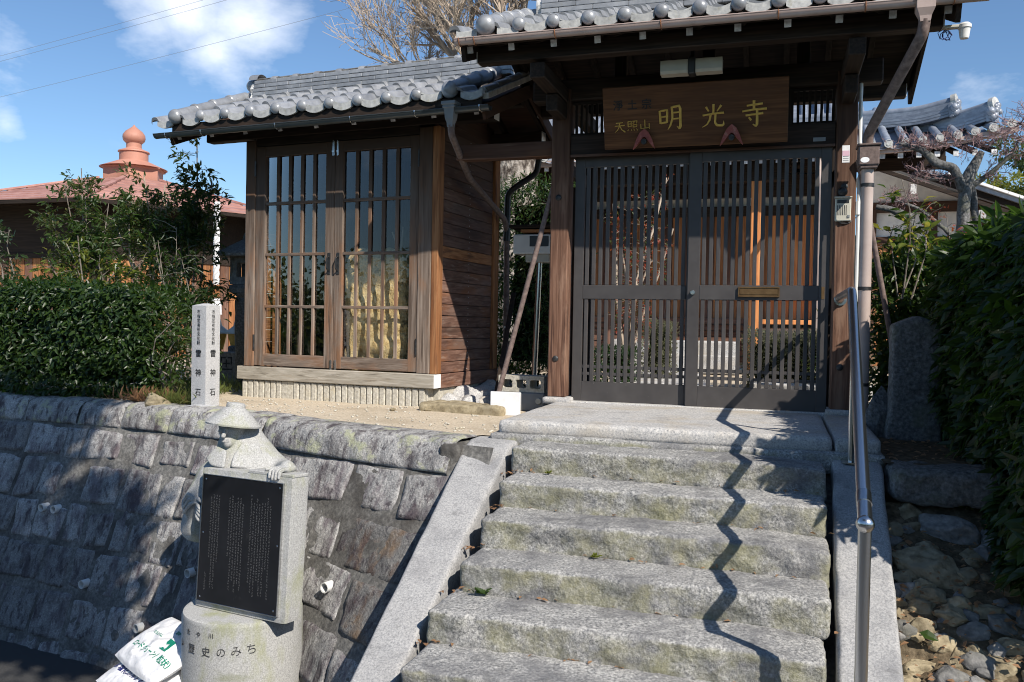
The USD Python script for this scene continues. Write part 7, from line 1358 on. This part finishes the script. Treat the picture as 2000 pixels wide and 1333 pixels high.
# wooded hill far right
X, Yh = np.meshgrid(np.linspace(-2, 60, 40), np.linspace(24, 90, 30), indexing='ij'); P = np.stack([X, Yh, np.clip((Yh-27)*.2, 0, 14)*np.clip((X-1)/8, 0, 1)+1.6*(meshkit.fbm(np.stack([X*.15, Yh*.15, 0*X], -1), 4, 3)-.5)-.4], -1)
tag(obj('wooded_hill', sheet(P), M['leaf_forest'], smooth=True), 'wooded hill behind the temple at the right', 'hill', kind='structure')
r = np.random.default_rng(99); lbs = ['tall feathery bamboo tree on the hill at the right edge', 'yellow green tree on the hill just right of the hall roof', 'rounded green tree on the hill behind the plum tree', 'rust tinged tree low on the hill at the right edge', 'dark green tree on the hill behind the annex roof', 'broad green tree on the hill, partly behind the hall corner']
for i, (x, y, z0, h, rw, m_) in enumerate([(9.7, 30, 3.4, 5.4, 1.1, 'leaf_forest'), (8.4, 29, 3.0, 3.4, 1.3, 'leaf_yellow'), (7.3, 30, 3.0, 3.0, 1.2, 'leaf_forest'), (9.6, 28, 3.0, 3.3, 1.1, 'leaf_mix'), (8.6, 27, 2.4, 2.6, 1.2, 'leaf_forest'), (6.2, 31, 3.0, 3.0, 1.4, 'leaf_forest')]):
    t_ = thing('forest_tree', lbs[i], 'tree', (x, y, z0)); obj('trunk', tube([(x, y, z0-.5), (x+.1, y, z0+h*.8)], [.14, .05], 8), M['bark'], t_)
    n = 3200; q = unit(r.normal(0, 1, (n, 3))); cl = r.uniform(-1, 1, (26, 3))*np.array([rw, rw, h*.45])*.85; c_ = cl[r.integers(0, 26, n)]; p = np.array([x, y, z0+h*.55])+c_+q*(.30+.25*r.random((n, 1)))
    obj('crown', leaf_mesh(p, unit(q+r.normal(0, .5, (n, 3))), unit(q+np.array([0, 0, .8])), r.uniform(.12, .24, n), .5), M[m_], t_, kind='stuff')
# overhead wires
for i, (a, b, lb) in enumerate([((-30, 14, 8.05), (-12.5, 14, 10.35), 'upper of the two close overhead wires at top left'), ((-30, 14.05, 7.92), (-12.5, 14.05, 10.18), 'lower of the two close overhead wires at top left'), ((-30, 14, 6.75), (-9, 14, 9.48), 'single overhead wire crossing the sky above the booth')]):
    tag(obj('overhead_wire', tube(np.array([np.array(a)+(np.array(b)-np.array(a))*t-np.array([0, 0, .25*4*t*(1-t)*.3]) for t in np.linspace(0, 1, 16)]), .0045, 5), M['grey_box']), lb, 'wire')
# trees across the road whose shade falls on the lower wall
SHADE = [(-6.9, -.8, -.3), (-6.3, -.9, -.35), (-5.9, -.95, -.15), (-5.6, -1.0, -.35), (-5.35, -1.05, -.2), (-5.35, -1.1, -.5), (-6.2, -1.1, -.75), (-5.6, -1.2, -.8), (-6.8, -1.0, -.7), (-5.9, -1.3, -1.1), (-6.6, -1.2, -1.2), (-5.15, -1.4, -1.25), (-5.5, -1.5, -1.5), (-6.2, -1.5, -1.6), (-4.75, -1.55, -1.5), (-4.65, -1.6, -1.6), (-5.0, -1.7, -1.85), (-4.3, -1.8, -1.9), (-5.6, -1.9, -2.0), (-5.2, -2.4, -2.06), (-4.5, -2.5, -2.06), (-5.8, -2.3, -2.06), (-4.85, -1.2, -.95)]
_r = np.random.default_rng(12)
for _x in np.arange(-7.0, -3.95, .24):
    for _z in np.arange(-1.95, -.85, .24):
        if _r.random() < .80 and not (-5.75 < _x < -5.2 and -1.45 < _z < -1.0) and not (-4.3 < _x and -1.85 < _z): SHADE.append((_x+_r.normal(0, .06), -.85-.38*(-.115-_z)-.05*max(0, _x+6)*2, _z+_r.normal(0, .05)))
for _x in np.arange(-7.2, -5.0, .22):
    for _z in np.arange(-.85, -.05, .22):
        if _x < -5.05-.75*(-.1-_z): SHADE.append((_x+_r.normal(0, .04), -.80-.38*(-.115-_z), _z))
tr = thing('roadside_tree', 'broad leafy tree across the road, outside the picture', 'tree', (1.5, -10.5, -2.06)); r = np.random.default_rng(5)
obj('trunk', tube([(1.6, -10.6, -2.06), (1.5, -10.3, 1.5), (.8, -8.4, 4.2), (.2, -7.0, 5.6)], [.26, .22, .15, .06], 12), M['bark'], tr, smooth=True)
pts = []
for i, s in enumerate(SHADE):
    c_ = np.array(s)+SUN*(9.3+.5*math.sin(i*2.3)); n = 110; pts.append(c_+r.normal(0, .12, (n, 3))); obj('limb', tube([(.8, -8.4, 4.2), (c_+np.array([.8, -8.4, 4.2]))/2+np.array([0, 0, .3]), c_], [.06, .035, .008], 5), M['bark'], tr) if i % 7 == 0 else None
p = np.vstack(pts); n = len(p); obj('crown', leaf_mesh(p, unit(r.normal(0, 1, (n, 3))), unit(r.normal(0, 1, (n, 3))), r.uniform(.10, .2, n), .55), M['leaf_dark'], tr, kind='stuff')

# the wooded bank across the road, behind the camera: it closes the low sky and shows in the booth's panes
X, Yh = np.meshgrid(np.linspace(-45, 45, 60), np.linspace(-12.5, -40, 24), indexing='ij'); P = np.stack([X, Yh, -2.06+np.clip((-12.5-Yh)*.3, 0, 2.2)+1.2*(meshkit.fbm(np.stack([X*.2, Yh*.2, 0*X], -1), 4, 3)-.5)*np.clip((-12.5-Yh)/3, 0, 1)], -1)
tag(obj('opposite_bank', sheet(P[:, ::-1]), M['core'], smooth=True), 'earth bank across the road', 'bank', kind='structure')
r = np.random.default_rng(404); n = 42000; cx_ = r.uniform(-42, 42, 240); cy_ = -13.5-r.random(240)*9; ch_ = r.uniform(1.0, 2.6, 240); k = r.integers(0, 240, n); q = unit(r.normal(0, 1, (n, 3)))
p = np.stack([cx_[k], cy_[k], -2.06+np.clip((-12.5-cy_[k])*.3, 0, 2.2)+ch_[k]*.75], 1)+q*np.stack([np.full(n, 1.35), np.full(n, 1.2), ch_[k]*.8], 1)*(.72+.35*r.random((n, 1)))
tag(obj('opposite_grove', leaf_mesh(p, unit(r.normal(0, 1, (n, 3))), unit(q+np.array([0, 0, .6])), r.uniform(.18, .38, n), .6), M['leaf_forest']), 'evergreen grove across the road', 'grove', kind='stuff')

GROUPS = {'salt_sack': 'salt sacks piled beside the monument', 'overhead_wire': 'overhead wires at the top left', 'brass_lantern': 'brass lanterns behind the marker post', 'forest_tree': 'trees on the hill behind the hall', 'gate_door': 'sliding lattice doors of the gate', 'booth_door': 'glazed leaves of the booth doors', 'nandina': 'nandina shrubs behind the left hedge', 'red_nandina': 'red nandina shrubs at the right', 'clipped_azalea': 'azaleas along the garden path', 'dry_grass': 'dry grass tufts at the hedge foot', 'weed': 'weeds in the stair joints', 'leaf_litter': 'dry leaf litter'}
for p_ in stage.GetPrimAtPath('/World').GetChildren():
    n_ = p_.GetName(); n_ = n_[:-4] if n_[-4:-3] == '_' and n_[-3:].isdigit() else n_
    if n_ in GROUPS: p_.SetCustomDataByKey('group', GROUPS[n_])

r = np.random.default_rng(61); n = 260; mb = MB(); ico = trimesh.creation.icosphere(1, 1.0); iv, if_ = np.array(ico.vertices), np.array(ico.faces)
for i in range(n):
    x = r.uniform(-4.3, -1.15); y = r.uniform(wall_y(x)+.3, .0 if x < -1.5 else -.9); sz = r.uniform(.004, .013); mb.add((iv*np.array([sz, sz*r.uniform(.6, 1), sz*.6])*(1+.2*r.normal(size=(len(iv), 1)))+np.array([x, y, float(ground_z(x, y))+.004]), if_))
tag(obj('pebbles', mb, M['concrete'], smooth=True), 'small pebbles scattered on the sand before the booth', 'pebbles', kind='stuff')

r = np.random.default_rng(63); n = 150; p = np.stack([r.uniform(1.32, 2.2, n), r.uniform(-1.55, .3, n), np.full(n, -.098)], 1)
tag(obj('leaf_litter', leaf_mesh(p, unit(r.normal(0, 1, (n, 3))*np.array([1, 1, .15])), unit(np.array([0, 0, 1.])+r.normal(0, .3, (n, 3))), r.uniform(.02, .05, n), .5), M['dry_leaf']), 'dry leaves on the shaded soil around the stele', 'leaf litter', 'dry leaf litter', kind='stuff')
